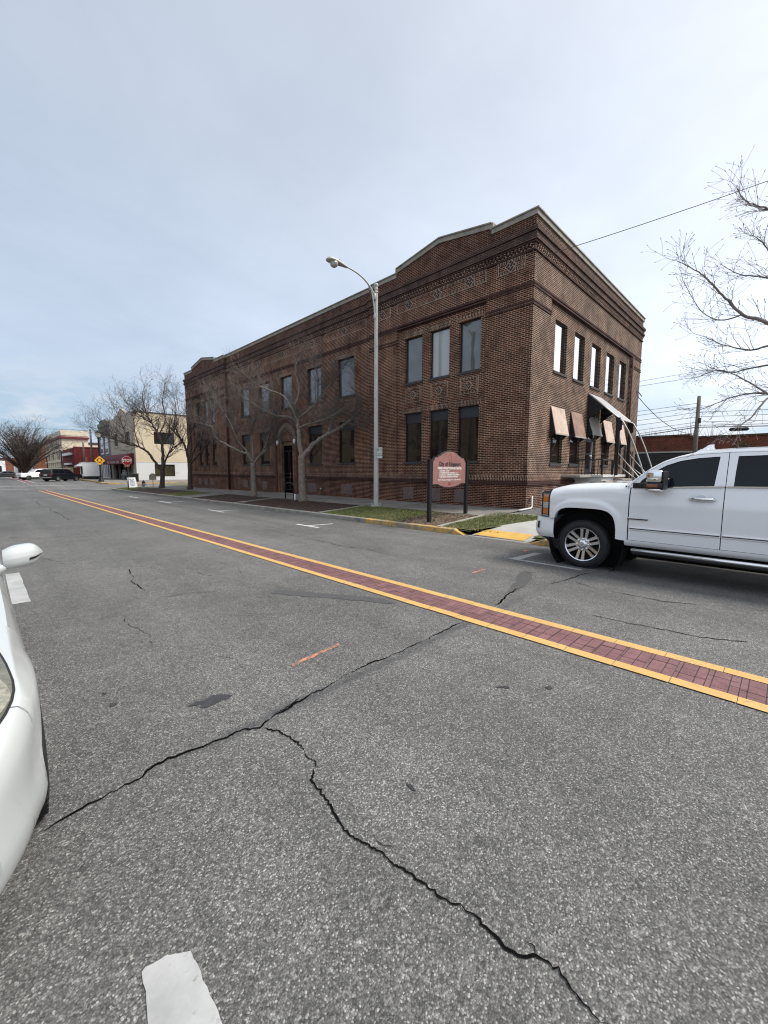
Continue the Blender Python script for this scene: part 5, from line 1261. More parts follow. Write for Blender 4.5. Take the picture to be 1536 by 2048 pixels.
# ------------------------------------------------------------------ bike rack, marker post
rk_ = thing('bike_rack', 'black inverted-U bike rack by the sidewalk in front of the arched door', 'bike rack', (11.95, 19.2, zwalk(11.95, 19.2)))
zb_ = zwalk(11.95, 19.2)
m = MB(); m.tube([(12.03, 19.95, zb_-0.1), (12.03, 19.95, zb_+0.66), (12.02, 19.9, zb_+0.80), (12.0, 19.72, zb_+0.90), (11.95, 19.4, zb_+0.92), (11.92, 19.08, zb_+0.90), (11.9, 18.9, zb_+0.80), (11.89, 18.85, zb_+0.66), (11.89, 18.85, zb_-0.1)], 0.032, 10); m.build('hoop', M['black'], rk_, smooth=True)
m = MB()
for x, y in ((12.03, 19.95), (11.89, 18.85)): m.lathe((x, y, zb_+0.0), [(0.08, 0), (0.08, 0.02), (0.035, 0.025)], 12)
m.build('foot_plate', M['black'], rk_)
mk = thing('marker_post', 'short white marker post beside the black bike rack', 'post', (11.82, 18.64, zwalk(11.82, 18.64)))
zz = zwalk(11.82, 18.64)
m = MB(); m.lathe((11.82, 18.64, zz-0.1), [(0.045, 0), (0.045, 0.42), (0.03, 0.44), (0, 0.44)], 12); m.build('pipe', M['white'], mk, smooth=True, auto=40)
m = MB(); m.lathe((11.82, 18.64, zz-0.02), [(0.06, 0), (0.06, 0.04), (0.046, 0.05)], 12); m.build('collar', M['steel'], mk)
# little orange flag-paint on the edging and a utility lid
hl_ = thing('valve_cover', 'small orange-marked valve cover in the mulch by the kerb', 'valve cover', (9.9, 20.6, zwalk(9.9, 20.6)))
m = MB(); m.lathe((9.9, 20.6, zwalk(9.9, 20.6)-0.02), [(0.16, 0), (0.16, 0.05), (0.14, 0.06), (0.0, 0.06)], 16); m.build('lid', M['curb'], hl_)
m = MB(); m.lathe((9.9, 20.6, zwalk(9.9, 20.6)+0.04), [(0.10, 0), (0.10, 0.006), (0.0, 0.006)], 16); m.build('paint_spot', M['orange'], hl_)

# ------------------------------------------------------------------ at the crossing: stop sign, hydrant, A-board, round-topped sign
ss = thing('stop_sign', 'red octagonal stop sign on a dark post at the crossing', 'sign', (10.22, 46.05, zwalk(10.22, 46.05)))
m = MB(); m.tube([(10.22, 46.05, zwalk(10.22, 46)-0.2), (10.19, 46.05, 2.9)], 0.035, 8); m.build('post', M['black'], ss)
oc = lambda r: [(r/math.cos(math.pi/8)*math.cos(math.pi/8+i*math.pi/4), r/math.cos(math.pi/8)*math.sin(math.pi/8+i*math.pi/4)) for i in range(8)]
of = SP(10.19, 46.0, 2.51)
m = MB(); m.prism(oc(0.425), of, 0.0, -0.006); pl_ = m.build('octagon', M['signwhite'], ss, recalc=True)
m = MB(); m.poly([of(u, v, 0.004) for u, v in oc(0.40)]); m.build('red_face', M['stopred'], pl_)
text_mb('STOP', 0.40, lambda u, v, d: of(u, v, 0.008), 0.014, sx=0.80).build('lettering', M['text_white'], pl_)
of2 = SP(10.19, 46.0, 1.99)
m = MB(); m.prism([(-0.23, -0.08), (0.23, -0.08), (0.23, 0.08), (-0.23, 0.08)], of2, 0.0, -0.005); pl_ = m.build('plate', M['stopred'], ss, recalc=True)
text_mb('ALL WAY', 0.11, lambda u, v, d: of2(u, v, 0.004), 0.004, sx=0.85).build('lettering', M['text_white'], pl_)
hx, hy = 11.3, 45.1; hz = zwalk(hx, hy)
hy_ = thing('fire_hydrant', 'grey and black fire hydrant on the corner lawn', 'fire hydrant', (hx, hy, hz))
m = MB(); m.lathe((hx, hy, hz-0.05), [(0.18, 0), (0.18, 0.08), (0.125, 0.10), (0.125, 0.50), (0.165, 0.52), (0.165, 0.58)], 16); bdy = m.build('barrel', M['steel'], hy_, smooth=True, auto=40)
m = MB(); m.lathe((hx, hy, hz+0.53), [(0.165, 0), (0.15, 0.08), (0.10, 0.17), (0.05, 0.20), (0.04, 0.28), (0.0, 0.28)], 16); m.build('bonnet', M['black'], hy_, smooth=True)
for d in ((-1, 0, 0), (1, 0, 0), (0, -1, 0)):
    m = MB(); m.lathe((hx+d[0]*0.12, hy+d[1]*0.12, hz+0.36), [(0.075, 0), (0.075, 0.08), (0.05, 0.10), (0, 0.10)], 10, d); m.build('nozzle', M['steel'], hy_)
ax_, ay_ = 11.15, 48.6; az_ = zwalk(ax_, ay_)
ab = thing('a_frame_sign', 'white A-frame sidewalk sign with dark printing near the stop sign', 'sign', (ax_, ay_, az_))
m = MB(); fa = lambda u, v, d: (ax_+u-0.12*v*0.6, ay_-0.30+0.28*v-d, az_+v)
m.prism([(-0.40, 0.0), (0.40, 0.0), (0.36, 1.05), (-0.40, 1.05)], fa, 0.0, -0.03); bo_ = m.build('front_board', M['white'], ab, recalc=True)
m = MB(); fb = lambda u, v, d: (ax_+u-0.12*v*0.6, ay_+0.30-0.28*v-d, az_+v); m.prism([(-0.40, 0.0), (0.40, 0.0), (0.36, 1.05), (-0.40, 1.05)], fb, 0.0, -0.03); m.build('rear_board', M['white'], ab, recalc=True)
m = MB()
for r, (w_, n_) in enumerate(((0.5, 2), (0.30, 3), (0.46, 4), (0.40, 4), (0.5, 3), (0.3, 2))):
    z = 0.86-0.125*r
    for k in range(n_):
        u0 = -w_/2+w_*k/n_; u1 = u0+w_/n_*0.8
        m.poly([fa(u, v, 0.004) for u, v in ((u0, z-0.035), (u1, z-0.035), (u1, z+0.035), (u0, z+0.035))])
m.build('printing', plain('blue-grey print', (0.12, 0.15, 0.22), 0.6), bo_)
sx, sy = 12.55, 46.6; sz = zwalk(sx, sy)
rs = thing('round_topped_sign', 'small dark arch-topped sign on a thin post left of the near trees', 'sign', (sx, sy, sz))
m = MB(); m.tube([(sx, sy, sz-0.1), (sx, sy, sz+0.9)], 0.03, 8); m.build('post', M['black'], rs)
m = MB(); m.prism([(-0.33, 0.72), (0.33, 0.72), (0.33, 1.02)]+[(0.33*math.cos(t), 1.06+0.33*math.sin(t)) for t in [math.pi*i/12 for i in range(1, 12)]]+[(-0.33, 1.02)], lambda u, v, d: (sx+u, sy-0.035-d, sz+v), 0.0, -0.05); o = m.build('plaque', plain('weathered bronze', (0.14, 0.12, 0.095), 0.7, var=0.25), rs, recalc=True)
m = MB()
for k, w_ in enumerate((0.20, 0.26, 0.26, 0.24)): m.box(sx-w_, sx+w_, sy-0.042, sy-0.036, sz+1.12-0.10*k, sz+1.155-0.10*k)
m.build('raised_lines', plain('pale bronze', (0.33, 0.29, 0.23), 0.6), o)
# ------------------------------------------------------------------ vehicles (local frame: x forward from the front axle, y to the vehicle's left, z up from the road)
def place(root, x, y, z, rz, tx=0.0):
    root.location = (x, y, z); root.rotation_euler = (0, tx, rz)
def interp(tab, s):
    if s <= tab[0][0]: return tab[0][1]
    for (a, va), (b, vb) in zip(tab, tab[1:]):
        if s <= b: return va+(vb-va)*(s-a)/(b-a) if b > a else vb
    return tab[-1][1]
def sm(tab, s):
    """smooth table look-up (cosine between knots)"""
    if s <= tab[0][0]: return tab[0][1]
    for (a, va), (b, vb) in zip(tab, tab[1:]):
        if s <= b:
            t = (s-a)/(b-a) if b > a else 1.0
            return va+(vb-va)*(t*t*(3-2*t)*0.5+t*0.5)
    return tab[-1][1]
def side_panel(cols, zb, zt, Y, rows, sg, mb=None):
    mb = mb or MB()
    va = []; nr = rows+1
    for s in cols:
        b, t = zb(s), zt(s)
        for k in range(nr):
            z = b+(t-b)*k/rows; va.append((s, sg*Y(s, z), z))
    fs = []
    for i in range(len(cols)-1):
        for k in range(rows):
            q = (i*nr+k, i*nr+k+1, (i+1)*nr+k+1, (i+1)*nr+k)
            # columns are given front to rear
            fs.append(q if sg < 0 else q[::-1])
    return mb.add(va, fs)
def ring_panel(outer, inner, Y, sg, depth=0.018):
    """window frame between two matched loops, with a reveal; returns frame and glass"""
    fr = MB(); n = len(outer)
    P = lambda p, o=0.0: (p[0], sg*(Y(p[0], p[1])-o), p[1])
    va = [P(p) for p in outer]+[P(p) for p in inner]+[P(p, depth) for p in inner]
    fs = []
    for i in range(n):
        j = (i+1) % n
        q = [(i, j, n+j, n+i), (n+i, n+j, 2*n+j, 2*n+i)]
        fs += q if sg < 0 else [a[::-1] for a in q]
    fr.add(va, fs)
    gl = MB(); tr = tessellate_polygon([[Vector((p[0], p[1], 0)) for p in inner]])
    gl.add([P(p, depth*0.8) for p in inner], [t for t in tr])
    return fr, gl

def wheel(root, s, y0, zc, r, rr, w, sg, kind='truck', rimmat=None):
    rimmat = rimmat or M['chrome']; out = y0+w/2
    hub = MB(); c = Vector((s, sg*(y0-w/2), zc)); ax = (0, sg, 0)
    t = MB()
    t.lathe(c, [(rr*0.98, 0.02), (rr+0.02, 0.0), (r-0.05, 0.0), (r-0.018, 0.018), (r, 0.05), (r, w-0.05), (r-0.018, w-0.018), (r-0.05, w), (rr+0.035, w+0.004), (rr+0.01, w-0.004), (rr-0.005, w-0.02)], 48, ax, cap=False)
    for k in range(48):      # tread blocks' shoulder notches
        a = 2*math.pi*k/48
        t.obox(c+Vector((math.cos(a)*(r-0.004), sg*(w-0.03), math.sin(a)*(r-0.004))), (math.cos(a)*0.008, 0, math.sin(a)*0.008), (-math.sin(a)*0.016, 0, math.cos(a)*0.016), (0, 0.022, 0))
    to = t.build('wheel', M['tyre'], root, smooth=True, auto=35)
    b = MB(); b.lathe(c, [(rr-0.01, w*0.30), (0.0, w*0.30)], 32, ax, cap=False); b.lathe(c, [(rr-0.004, w*0.25), (rr-0.006, w-0.012)], 40, ax, cap=False); b.lathe(c, [(rr*0.62, w*0.42), (rr*0.60, w*0.48), (0.0, w*0.48)], 32, ax, cap=False)
    b.build('barrel', M['blackplastic'], to)
    rm = MB()
    rm.lathe(c, [(rr-0.022, w-0.03), (rr-0.016, w-0.006), (rr-0.002, w+0.002), (rr+0.004, w-0.006)], 48, ax, cap=False)
    n = 6 if kind == 'truck' else 10
    def sp(a, r0, r1, h0, h1, d0, d1, off0, off1, th=0.02):
        ca, sa = math.cos(a), math.sin(a)
        va = []
        for rad, hw, d, of in ((r0, h0, d0, off0), (r1, h1, d1, off1)):
            for q in (-hw, hw):
                u = of+q
                va.append(c+Vector((ca*rad-sa*u, sg*d, sa*rad+ca*u)))
                va.append(c+Vector((ca*rad-sa*u*1.15, sg*(d-th), sa*rad+ca*u*1.15)))
        rm.add(va, [(0, 2, 6, 4), (0, 4, 5, 1), (2, 3, 7, 6), (4, 6, 7, 5), (1, 5, 7, 3)])
    for k in range(n):
        a = math.pi/2+2*math.pi*k/n+(0.12 if kind == 'truck' else 0)
        if kind == 'truck':
            for o in (-1, 1): sp(a, rr*0.33, rr*0.95, rr*0.070, rr*0.085, w-0.045, w-0.010, o*rr*0.115, o*rr*0.165, 0.03)
        else: sp(a, rr*0.2, rr*0.95, rr*0.06, rr*0.075, w-0.04, w-0.012, 0, 0, 0.03)
    rm.lathe(c, [(rr*0.42, w-0.06), (rr*0.40, w-0.035), (rr*0.26, w-0.03), (rr*0.24, w-0.008), (rr*0.15, w+0.002), (0.0, w+0.003)], 32, ax, cap=False)
    if kind == 'truck':
        for k in range(8):
            a = 2*math.pi*k/8; rm.lathe(c+Vector((math.cos(a)*rr*0.33, 0, math.sin(a)*rr*0.33)), [(0.013, w-0.032), (0.013, w-0.008), (0.006, w-0.002), (0.0, w-0.002)], 8, ax)
    rm.build('rim', M['alloy'] if kind == 'truck' else rimmat, to, recalc=True)
    if kind == 'truck':
        e = MB(); cc = c+Vector((0, sg*(w+0.004), 0))
        bt = [(-0.045, 0.012), (-0.014, 0.012), (-0.014, 0.022), (0.014, 0.022), (0.014, 0.012), (0.045, 0.012), (0.038, -0.012), (0.014, -0.012), (0.014, -0.022), (-0.014, -0.022), (-0.014, -0.012), (-0.052, -0.012)]
        e.prism([(u*0.7, v*0.7) for u, v in bt], lambda u, v, d: (cc.x+u, cc.y+sg*d, cc.z+v), 0.0, 0.002); e.build('emblem', M['steel'], to, recalc=True)
    return to

TW = [(0.40, 0.955), (0.58, 0.985), (0.80, 0.998), (1.00, 1.008), (1.22, 1.014), (1.29, 1.000), (1.40, 0.985), (1.50, 0.965)]
def truckY(s, z):
    y = sm(TW, z)
    if s > -0.75:      # the front wing: flared lip over the wheel, rounded crown
        d = (abs(s+0.01)/0.525)**3.0+(max(0, z-0.45)/0.635)**3.0; d = d**(1/3)
        y += 0.026*max(0.0, min(1.0, (1.24-d)/0.07))
        top = interp([(-0.72, 1.535), (-0.44, 1.535), (0.28, 1.48), (0.62, 1.39), (0.78, 1.33)], s)
        if z > top-0.14: y -= 0.10*((z-top+0.14)/0.14)**2
        y -= 0.05*max(0.0, (s-0.35)/0.4)**2
    return y
def cabY(s, z): return 0.960-(z-1.47)*0.30-0.012*max(0, z-1.9)/0.1
tr = thing('pickup_truck', 'white crew-cab pickup with chrome wheels parked at the kerb, nose to the left', 'pickup truck')
def arch_z(s, c=-0.01, a=0.525, b=0.635, z0=0.45, p=4.6):
    t = abs(s-c)/a
    return z0+b*max(0.0, 1-t**p)**(1/p) if t < 1 else z0
wing_top = lambda s: interp([(-0.72, 1.512), (-0.62, 1.522), (-0.44, 1.532), (-0.1, 1.52), (0.28, 1.482), (0.50, 1.43), (0.62, 1.388), (0.70, 1.355)], s)
for sg in (1, -1):
    cols = [0.605, 0.56, 0.520]+[-0.01+0.5245*math.cos(math.pi*i/30) for i in range(31)]+[-0.545, -0.60, -0.66, -0.700]
    zb = lambda s: 0.868 if s > 0.516 else (max(arch_z(s), 0.868 if s > 0.42 else 0.60) if s > -0.533 else 0.60-(0.02*(-0.533-s)/0.17))
    w_ = side_panel(cols, zb, wing_top, truckY, 16, sg)
    wo = w_.build('wing', M['carwhite'], tr, smooth=True)
    lip = MB(); pts = [(s, sg*(truckY(s, arch_z(s))-0.004), arch_z(s)) for s in [-0.01+0.52*math.cos(math.pi*i/30) for i in range(2, 31)]]
    va = []
    for p in pts: va += [p, (p[0], p[1]-sg*0.10, p[2]+0.01)]
    lip.add(va, [(2*i, 2*i+1, 2*i+3, 2*i+2) for i in range(len(pts)-1)]); lip.build('wheel_arch_lip', M['carwhite'], wo, smooth=True)
    li = MB(); li.lathe((-0.01, sg*0.94, 0.43), [(0.62, 0.0), (0.62, -0.38), (0.0, -0.39)], 30, (0, sg, 0), cap=False); li.build('wheel_arch_liner', M['void'], wo)
    # doors, cab corner
    belt = lambda s: interp([(-3.4, 1.535), (-1.9, 1.512), (-0.7, 1.462)], s)
    for nm, s0, s1 in (('door', -0.716, -1.892), ('door', -1.903, -2.93)):
        cols = lin(s0, s1, 18)
        zb = lambda s: 0.605+(0.10*((s+2.62)/0.31)**2 if s < -2.62 else 0)
        pn = side_panel(cols, zb, lambda s: belt(s)-0.004, truckY, 18, sg)
        for e, dr in ((s0, 1), (s1, -1)):      # returned edges at the shut lines
            zz = lin(zb(e), belt(e)-0.004, 18)
            va = []
            for z in zz: va += [(e, sg*truckY(e, z), z), (e, sg*(truckY(e, z)-0.03), z)]
            q = [(2*i, 2*i+1, 2*i+3, 2*i+2) for i in range(18)]
            pn.add(va, q if dr*sg > 0 else [a[::-1] for a in q])
        do = pn.build(nm, M['carwhite'], tr, smooth=True, auto=40)
        # window frame + glass
        if s0 > -1.0:
            outer = [(-0.665, 1.468), (-0.80, 1.62), (-0.95, 1.755), (-1.12, 1.870), (-1.30, 1.945), (-1.55, 1.992), (-1.893, 2.012), (-1.893, 1.76), (-1.893, 1.514), (-1.50, 1.497), (-1.10, 1.480)]
            inner = [(-0.775, 1.470), (-0.855, 1.60), (-0.985, 1.715), (-1.16, 1.832), (-1.33, 1.898), (-1.55, 1.938), (-1.800, 1.955), (-1.785, 1.73), (-1.770, 1.522), (-1.50, 1.510), (-1.10, 1.488)]
        else:
            outer = [(-1.902, 1.514), (-1.902, 1.76), (-1.902, 2.012), (-2.3, 2.018), (-2.75, 2.0), (-2.93, 1.97), (-2.93, 1.75), (-2.93, 1.53), (-2.40, 1.522)]
            inner = [(-1.985, 1.522), (-1.990, 1.74), (-2.000, 1.957), (-2.3, 1.965), (-2.70, 1.95), (-2.83, 1.92), (-2.84, 1.75), (-2.84, 1.54), (-2.40, 1.53)]
        fr, gl = ring_panel(outer, inner, cabY, sg)
        fr.build('window_frame', M['carwhite'], do, smooth=True, auto=30)
        gl.build('window', M['carglass'], do)
        ml = MB()
        a0, a1 = (-0.76, -1.885) if s0 > -1 else (-1.91, -2.92)
        ml.obox(((a0+a1)/2, sg*(0.972), (belt(a0)+belt(a1))/2+0.004), ((a0-a1)/2, 0, (belt(a0)-belt(a1))/2), (0, 0.012, 0), (0, 0, 0.009))
        ml.build('belt_trim', M['chrome'], do)
        tm = MB(); a0, a1 = (-0.735, -1.885) if s0 > -1 else (-1.912, -2.90)
        tm.obox(((a0+a1)/2, sg*1.003, 0.80), ((a0-a1)/2, 0, 0), (0, 0.012, 0), (0, 0, 0.022)); tm.build('side_moulding', M['carwhite'], do, bevel=0.006)
        tm = MB(); tm.obox(((a0+a1)/2, sg*1.0145, 0.80), ((a0-a1)/2, 0, 0), (0, 0.003, 0), (0, 0, 0.008)); tm.build('moulding_insert', M['cardark'], do)
        # handle
        hc = -1.655 if s0 > -1 else -2.70
        hd = MB(); hd.tube([(hc+0.145, sg*1.012, 1.325), (hc+0.11, sg*1.046, 1.328), (hc-0.02, sg*1.052, 1.330), (hc-0.10, sg*1.046, 1.328), (hc-0.145, sg*1.012, 1.325)], [0.021, 0.027, 0.028, 0.028, 0.022], 10)
        hd.build('handle', M['chrome'], do, smooth=True)
        hp = MB(); hp.lathe((hc+0.01, sg*1.006, 1.34), [(0.062, 0.0), (0.055, 0.006), (0.0, 0.0065)], 18, (0, sg, 0)); hp.build('handle_cup', M['carwhite'], do)
    cs = side_panel(lin(-2.942, -3.34, 6), lambda s: 0.605 if s > -3.2 else 0.85, lambda s: 1.53, truckY, 12, sg); cs.build('cab_corner', M['carwhite'], tr, smooth=True)
    bk = MB(); bk.grid(lambda s, z: (s, sg*(truckY(-1.5, z)-0.032), z), lin(-0.62, -3.3, 6), lin(0.56, 1.5, 5), flip=sg < 0); bk.build('gap_backing', M['void'], tr)  # dark sheet behind the doors, paints the shade seen in the shut lines
    up = MB(); up.add([(s, sg*cabY(s, z), z) for s, z in ((-2.94, 1.53), (-2.94, 1.985), (-3.15, 1.93), (-3.34, 1.80), (-3.38, 1.53))], [(0, 1, 2, 3, 4)]); up.build('cab_pillar', M['carwhite'], tr)
    bcols = lin(-3.40, -4.42+0.0, 4)[:-1]+[-3.9+0.53*math.cos(math.pi*i/20) for i in range(21)]+lin(-4.5, -5.08, 4)
    bcols = sorted(set(round(c, 4) for c in bcols), reverse=True)
    bs = side_panel(bcols, lambda s: max(0.62, arch_z(s, -3.9, 0.53, 0.62, 0.45)), lambda s: 1.50, lambda s, z: sm(TW, z)+0.018*max(0, 1-abs(math.hypot(s+3.9, z-0.45)-0.6)/0.12), 14, sg); bs.build('bed_side', M['carwhite'], tr, smooth=True)
    # sill, step, mirror
    rk = MB(); rk.grid(lambda s, t: (s, sg*(0.985-0.05*t*t), 0.60-0.10*t), [-0.66, -1.5, -2.4, -3.3], [0, 0.3, 0.6, 0.85, 1.0], flip=sg > 0); rk.build('rocker', M['carwhite'], tr, smooth=True)
    sp_ = MB(); sp_.bevbox(-3.15, -0.80, *((0.90, 1.075) if sg > 0 else (-1.075, -0.90)), 0.385, 0.455, 0.02, 3); so_ = sp_.build('side_step', M['blackplastic'], tr, smooth=True, auto=30)
    sp_ = MB(); sp_.tube([(-0.79, sg*1.055, 0.452), (-3.16, sg*1.055, 0.452)], 0.030, 12); sp_.build('step_trim', M['chrome'], so_, smooth=True)
    mi = MB(); mi.bevbox(-1.20, -0.985, *((1.04, 1.335) if sg > 0 else (-1.335, -1.04)), 1.555, 1.755, 0.045, 4); mo_ = mi.build('mirror', M['chrome'], tr, smooth=True, auto=40)
    b_ = MB(); b_.bevbox(-1.205, -0.975, *((1.035, 1.342) if sg > 0 else (-1.342, -1.035)), 1.475, 1.56, 0.02, 3)
    b_.bevbox(-1.10, -0.90, *((0.94, 1.10) if sg > 0 else (-1.10, -0.94)), 1.470, 1.56, 0.02, 3); b_.bevbox(-1.07, -0.74, *((0.945, 1.0) if sg > 0 else (-1.0, -0.945)), 1.462, 1.55, 0.015, 2)
    b_.bevbox(-1.225, -1.198, *((1.05, 1.33) if sg > 0 else (-1.33, -1.05)), 1.46, 1.74, 0.012, 2)
    b_.build('mirror_arm', M['blackplastic'], mo_, smooth=True, auto=40)
    b_ = MB(); b_.bevbox(-1.19, -1.02, *((1.05, 1.33) if sg > 0 else (-1.33, -1.05)), 1.425, 1.478, 0.02, 3); b_.build('mirror_base', M['chrome'], mo_, smooth=True, auto=40)
    b_ = MB(); b_.bevbox(-1.15, -1.0, *((1.20, 1.346) if sg > 0 else (-1.346, -1.20)), 1.49, 1.545, 0.012, 2); b_.build('marker_lamp', M['amberdark'], mo_)
    # head lamp: three stacked lenses on a dark bucket
    hl = MB(); hl.grid(lambda a, z: (0.615+0.02*0+a, sg*(truckY(0.60, z)-0.003-0.55*a*a-0.06*a), z), [0.0, 0.05, 0.10, 0.15], lin(0.885, 1.365, 6), flip=sg < 0)
    ho = hl.build('headlight', M['blackplastic'], tr, smooth=True)
    for nm, mt, z0, z1 in (('turn_lens', 'amber', 1.155, 1.285), ('lamp_lens', 'lampclear', 1.045, 1.14), ('turn_lens', 'amber', 0.93, 1.035)):
        l_ = MB(); l_.grid(lambda a, z: (0.632+a, sg*(truckY(0.60, z)+0.004-0.55*a*a-0.06*a), z), [0.0, 0.03, 0.06, 0.10], lin(z0, z1, 3), flip=sg < 0); l_.build(nm, M[mt], ho, smooth=True)
    for z in (1.145, 1.30, 0.905):
        l_ = MB(); l_.grid(lambda a, t: (0.625+a, sg*(truckY(0.60, z)+0.008-0.55*a*a-0.06*a), z-0.008+0.016*t), [0.0, 0.04, 0.08, 0.115], [0, 1], flip=sg < 0); l_.build('lamp_strip', M['chrome'], ho, smooth=True)
    # front bumper half, wrapping round the corner
    def bump_pt(t, z, o=0.0):
        # t 0: rear edge at the arch; 1: middle of the nose
        a = min(1.0, t/0.55)*math.pi/2
        x = 0.52+0.06*0 + (0.40*math.sin(a) if t < 0.55 else 0.40) + (0.16*((t-0.55)/0.45) if t > 0.55 else 0)
        y = (0.985-0.16*(1-math.cos(a))) if t < 0.55 else 0.825*(1-(t-0.55)/0.45)
        k = (z-0.66)/0.2
        ins = 0.03*k*k + (0.05*max(0, (0.56-z)/0.1))
        return (x-ins*math.sin(a)-o*0, sg*(y-ins*math.cos(a)), z)
    bp_ = MB()
    ts = lin(0, 0.55, 14)+lin(0.58, 1.0, 8)
    bp_.grid(lambda t, z: bump_pt(t, z), ts, lin(0.485, 0.862, 8), flip=sg > 0)
    bp_.grid(lambda t, q: (bump_pt(t, 0.862)[0]*(1)-0.10*q*min(1, t*2+0.2), bump_pt(t, 0.862)[1]-sg*0.06*q, 0.862+0.006*q), ts, [0, 1], flip=sg > 0)
    bo = bp_.build('bumper', M['carwhite'], tr, smooth=True, auto=45)
    c_ = MB(); c_.grid(lambda t, z: (bump_pt(t, 0.50)[0]-0.10-(0.49-z)*0.9*(1 if t < 0.6 else 0.6), bump_pt(t, 0.50)[1]*0.985, z) if z < 0.48 else (bump_pt(t, 0.50)[0]-0.01, bump_pt(t, 0.5)[1]*0.995, 0.49), ts, [0.27, 0.36, 0.44, 0.49], flip=sg > 0); c_.build('air_dam', M['blackplastic'], bo, smooth=True)
    f_2 = MB(); f_2.grid(lambda t, z: (lambda p: (p[0]+0.004, p[1]+sg*0.013, p[2]))(bump_pt(t, z)), [0.27, 0.30, 0.33], [0.645, 0.69, 0.735, 0.78], flip=sg > 0); f_2.build('corner_step', M['black'], bo)
    for sx_ in (0.0, -3.9): wheel(tr, sx_, 0.855, 0.43, 0.43, 0.300, 0.26, sg)
# mountain badge on the near door
bg_ = MB(); mt = [(-0.70, 0.945), (-0.70, 0.965), (-0.725, 0.975), (-0.74, 0.968), (-0.755, 0.984), (-0.775, 0.972), (-0.80, 0.992), (-0.82, 0.975), (-0.845, 0.998), (-0.865, 0.978), (-0.89, 0.99), (-0.915, 0.974), (-0.935, 0.982), (-0.965, 0.966), (-0.985, 0.965), (-0.985, 0.945)]
bg_.prism([(a+0.0, b-0.0) for a, b in mt], lambda u, v, d: (u, 1.010+d, v+0.006), 0.0, 0.008); em = bg_.build('badge', M['blackplastic'], tr, recalc=True)
bg_ = MB(); bg_.prism([(a, 0.958+(b-0.945)*0.62 if b > 0.95 else 0.958) for a, b in mt], lambda u, v, d: (-0.843+(u+0.843)*0.95, 1.012+d, v+0.010), 0.0, 0.009); bg_.build('badge_peaks', M['white'], em, recalc=True)
bg_ = MB(); bg_.box(-0.985, -0.70, 1.0215, 1.0235, 0.951, 0.966); bg_.build('badge_plate', M['blackplastic'], em)
# bonnet with raised middle, cowl, windscreen, roof
def hoodP(s, q):
    zt = wing_top(min(s, 0.70)); yt = truckY(min(s, 0.605), zt)-0.002
    if s > 0.605: yt -= 0.10*((s-0.605)/0.2)
    c = 1-abs(q)
    z = zt+0.008+0.012*(1-q*q) + (0.014*max(0.0, min(1, (0.55-abs(q))/0.12)) if s < 0.55 else 0)
    z -= 0.10*max(0.0, (s-0.55)/0.3)**2
    if abs(q) > 0.97: z = zt
    return (s, q*yt, z)
h = MB(); h.grid(hoodP, [-0.64, -0.5, -0.3, -0.1, 0.1, 0.3, 0.45, 0.55, 0.62, 0.70, 0.77, 0.82, 0.86], [-1, -0.97, -0.85, -0.7, -0.58, -0.5, -0.4, -0.2, 0, 0.2, 0.4, 0.5, 0.58, 0.7, 0.85, 0.97, 1], flip=True); ho = h.build('bonnet', M['carwhite'], tr, smooth=True)
v_ = MB(); v_.grid(lambda s, y: (s, y, hoodP(s, y/0.95)[2]+0.004), lin(-0.35, 0.1, 4), lin(0.38, 0.62, 3)); v_.build('bonnet_vent', M['lampclear'], ho, smooth=True)
c_ = MB(); c_.box(-0.80, -0.645, -0.86, 0.86, 1.48, 1.535); c_.build('cowl', M['blackplastic'], tr)
wsp = lambda t, q: (-0.72-0.66*t-0.05*q*q*(1-t)*1.0-0.10*q*q, q*(0.90-0.10*t), 1.53+0.485*(t**0.92))
w_ = MB(); w_.grid(wsp, lin(0, 1, 8), lin(-1, 1, 12), flip=True); w_.build('windscreen', M['carglass'], tr, smooth=True)
for sg in (1, -1):
    ap = MB(); path = [(-0.64, 1.515), (-0.665, 1.528), (-0.80, 1.655), (-0.95, 1.785), (-1.12, 1.897), (-1.30, 1.970), (-1.55, 2.018), (-1.90, 2.038), (-2.4, 2.044), (-2.8, 2.022), (-3.1, 1.96), (-3.3, 1.85)]
    inn = [(-0.72, 0.885, 1.535), (-0.76, 0.90, 1.545), (-0.90, 0.872, 1.675), (-1.05, 0.845, 1.80), (-1.22, 0.815, 1.915), (-1.38, 0.79, 1.99), (-1.58, 0.76, 2.048), (-1.90, 0.745, 2.072), (-2.4, 0.745, 2.078), (-2.8, 0.745, 2.055), (-3.1, 0.75, 1.985), (-3.3, 0.76, 1.87)]
    low_o = [(-0.655, 1.472), (-0.66, 1.474), (-0.80, 1.624), (-0.95, 1.759), (-1.12, 1.874), (-1.30, 1.949), (-1.55, 1.996), (-1.90, 2.016), (-2.4, 2.021), (-2.8, 2.0), (-3.1, 1.94), (-3.3, 1.83)]
    va = []
    for (s, z), (a, b, c) in zip(path, inn): va += [(s, sg*(cabY(s, z)+0.004), z), (a, sg*b, c)]
    for (s, z) in low_o: va.append((s, sg*(cabY(s, z)+0.005), z))
    n = len(path); fs = []
    for i in range(n-1):
        fs += [(2*i, 2*i+1, 2*i+3, 2*i+2), (2*n+i, 2*i, 2*i+2, 2*n+i+1)]
    ap.add(va, fs); ap.build('pillar', M['carwhite'], tr, smooth=True, recalc=False)
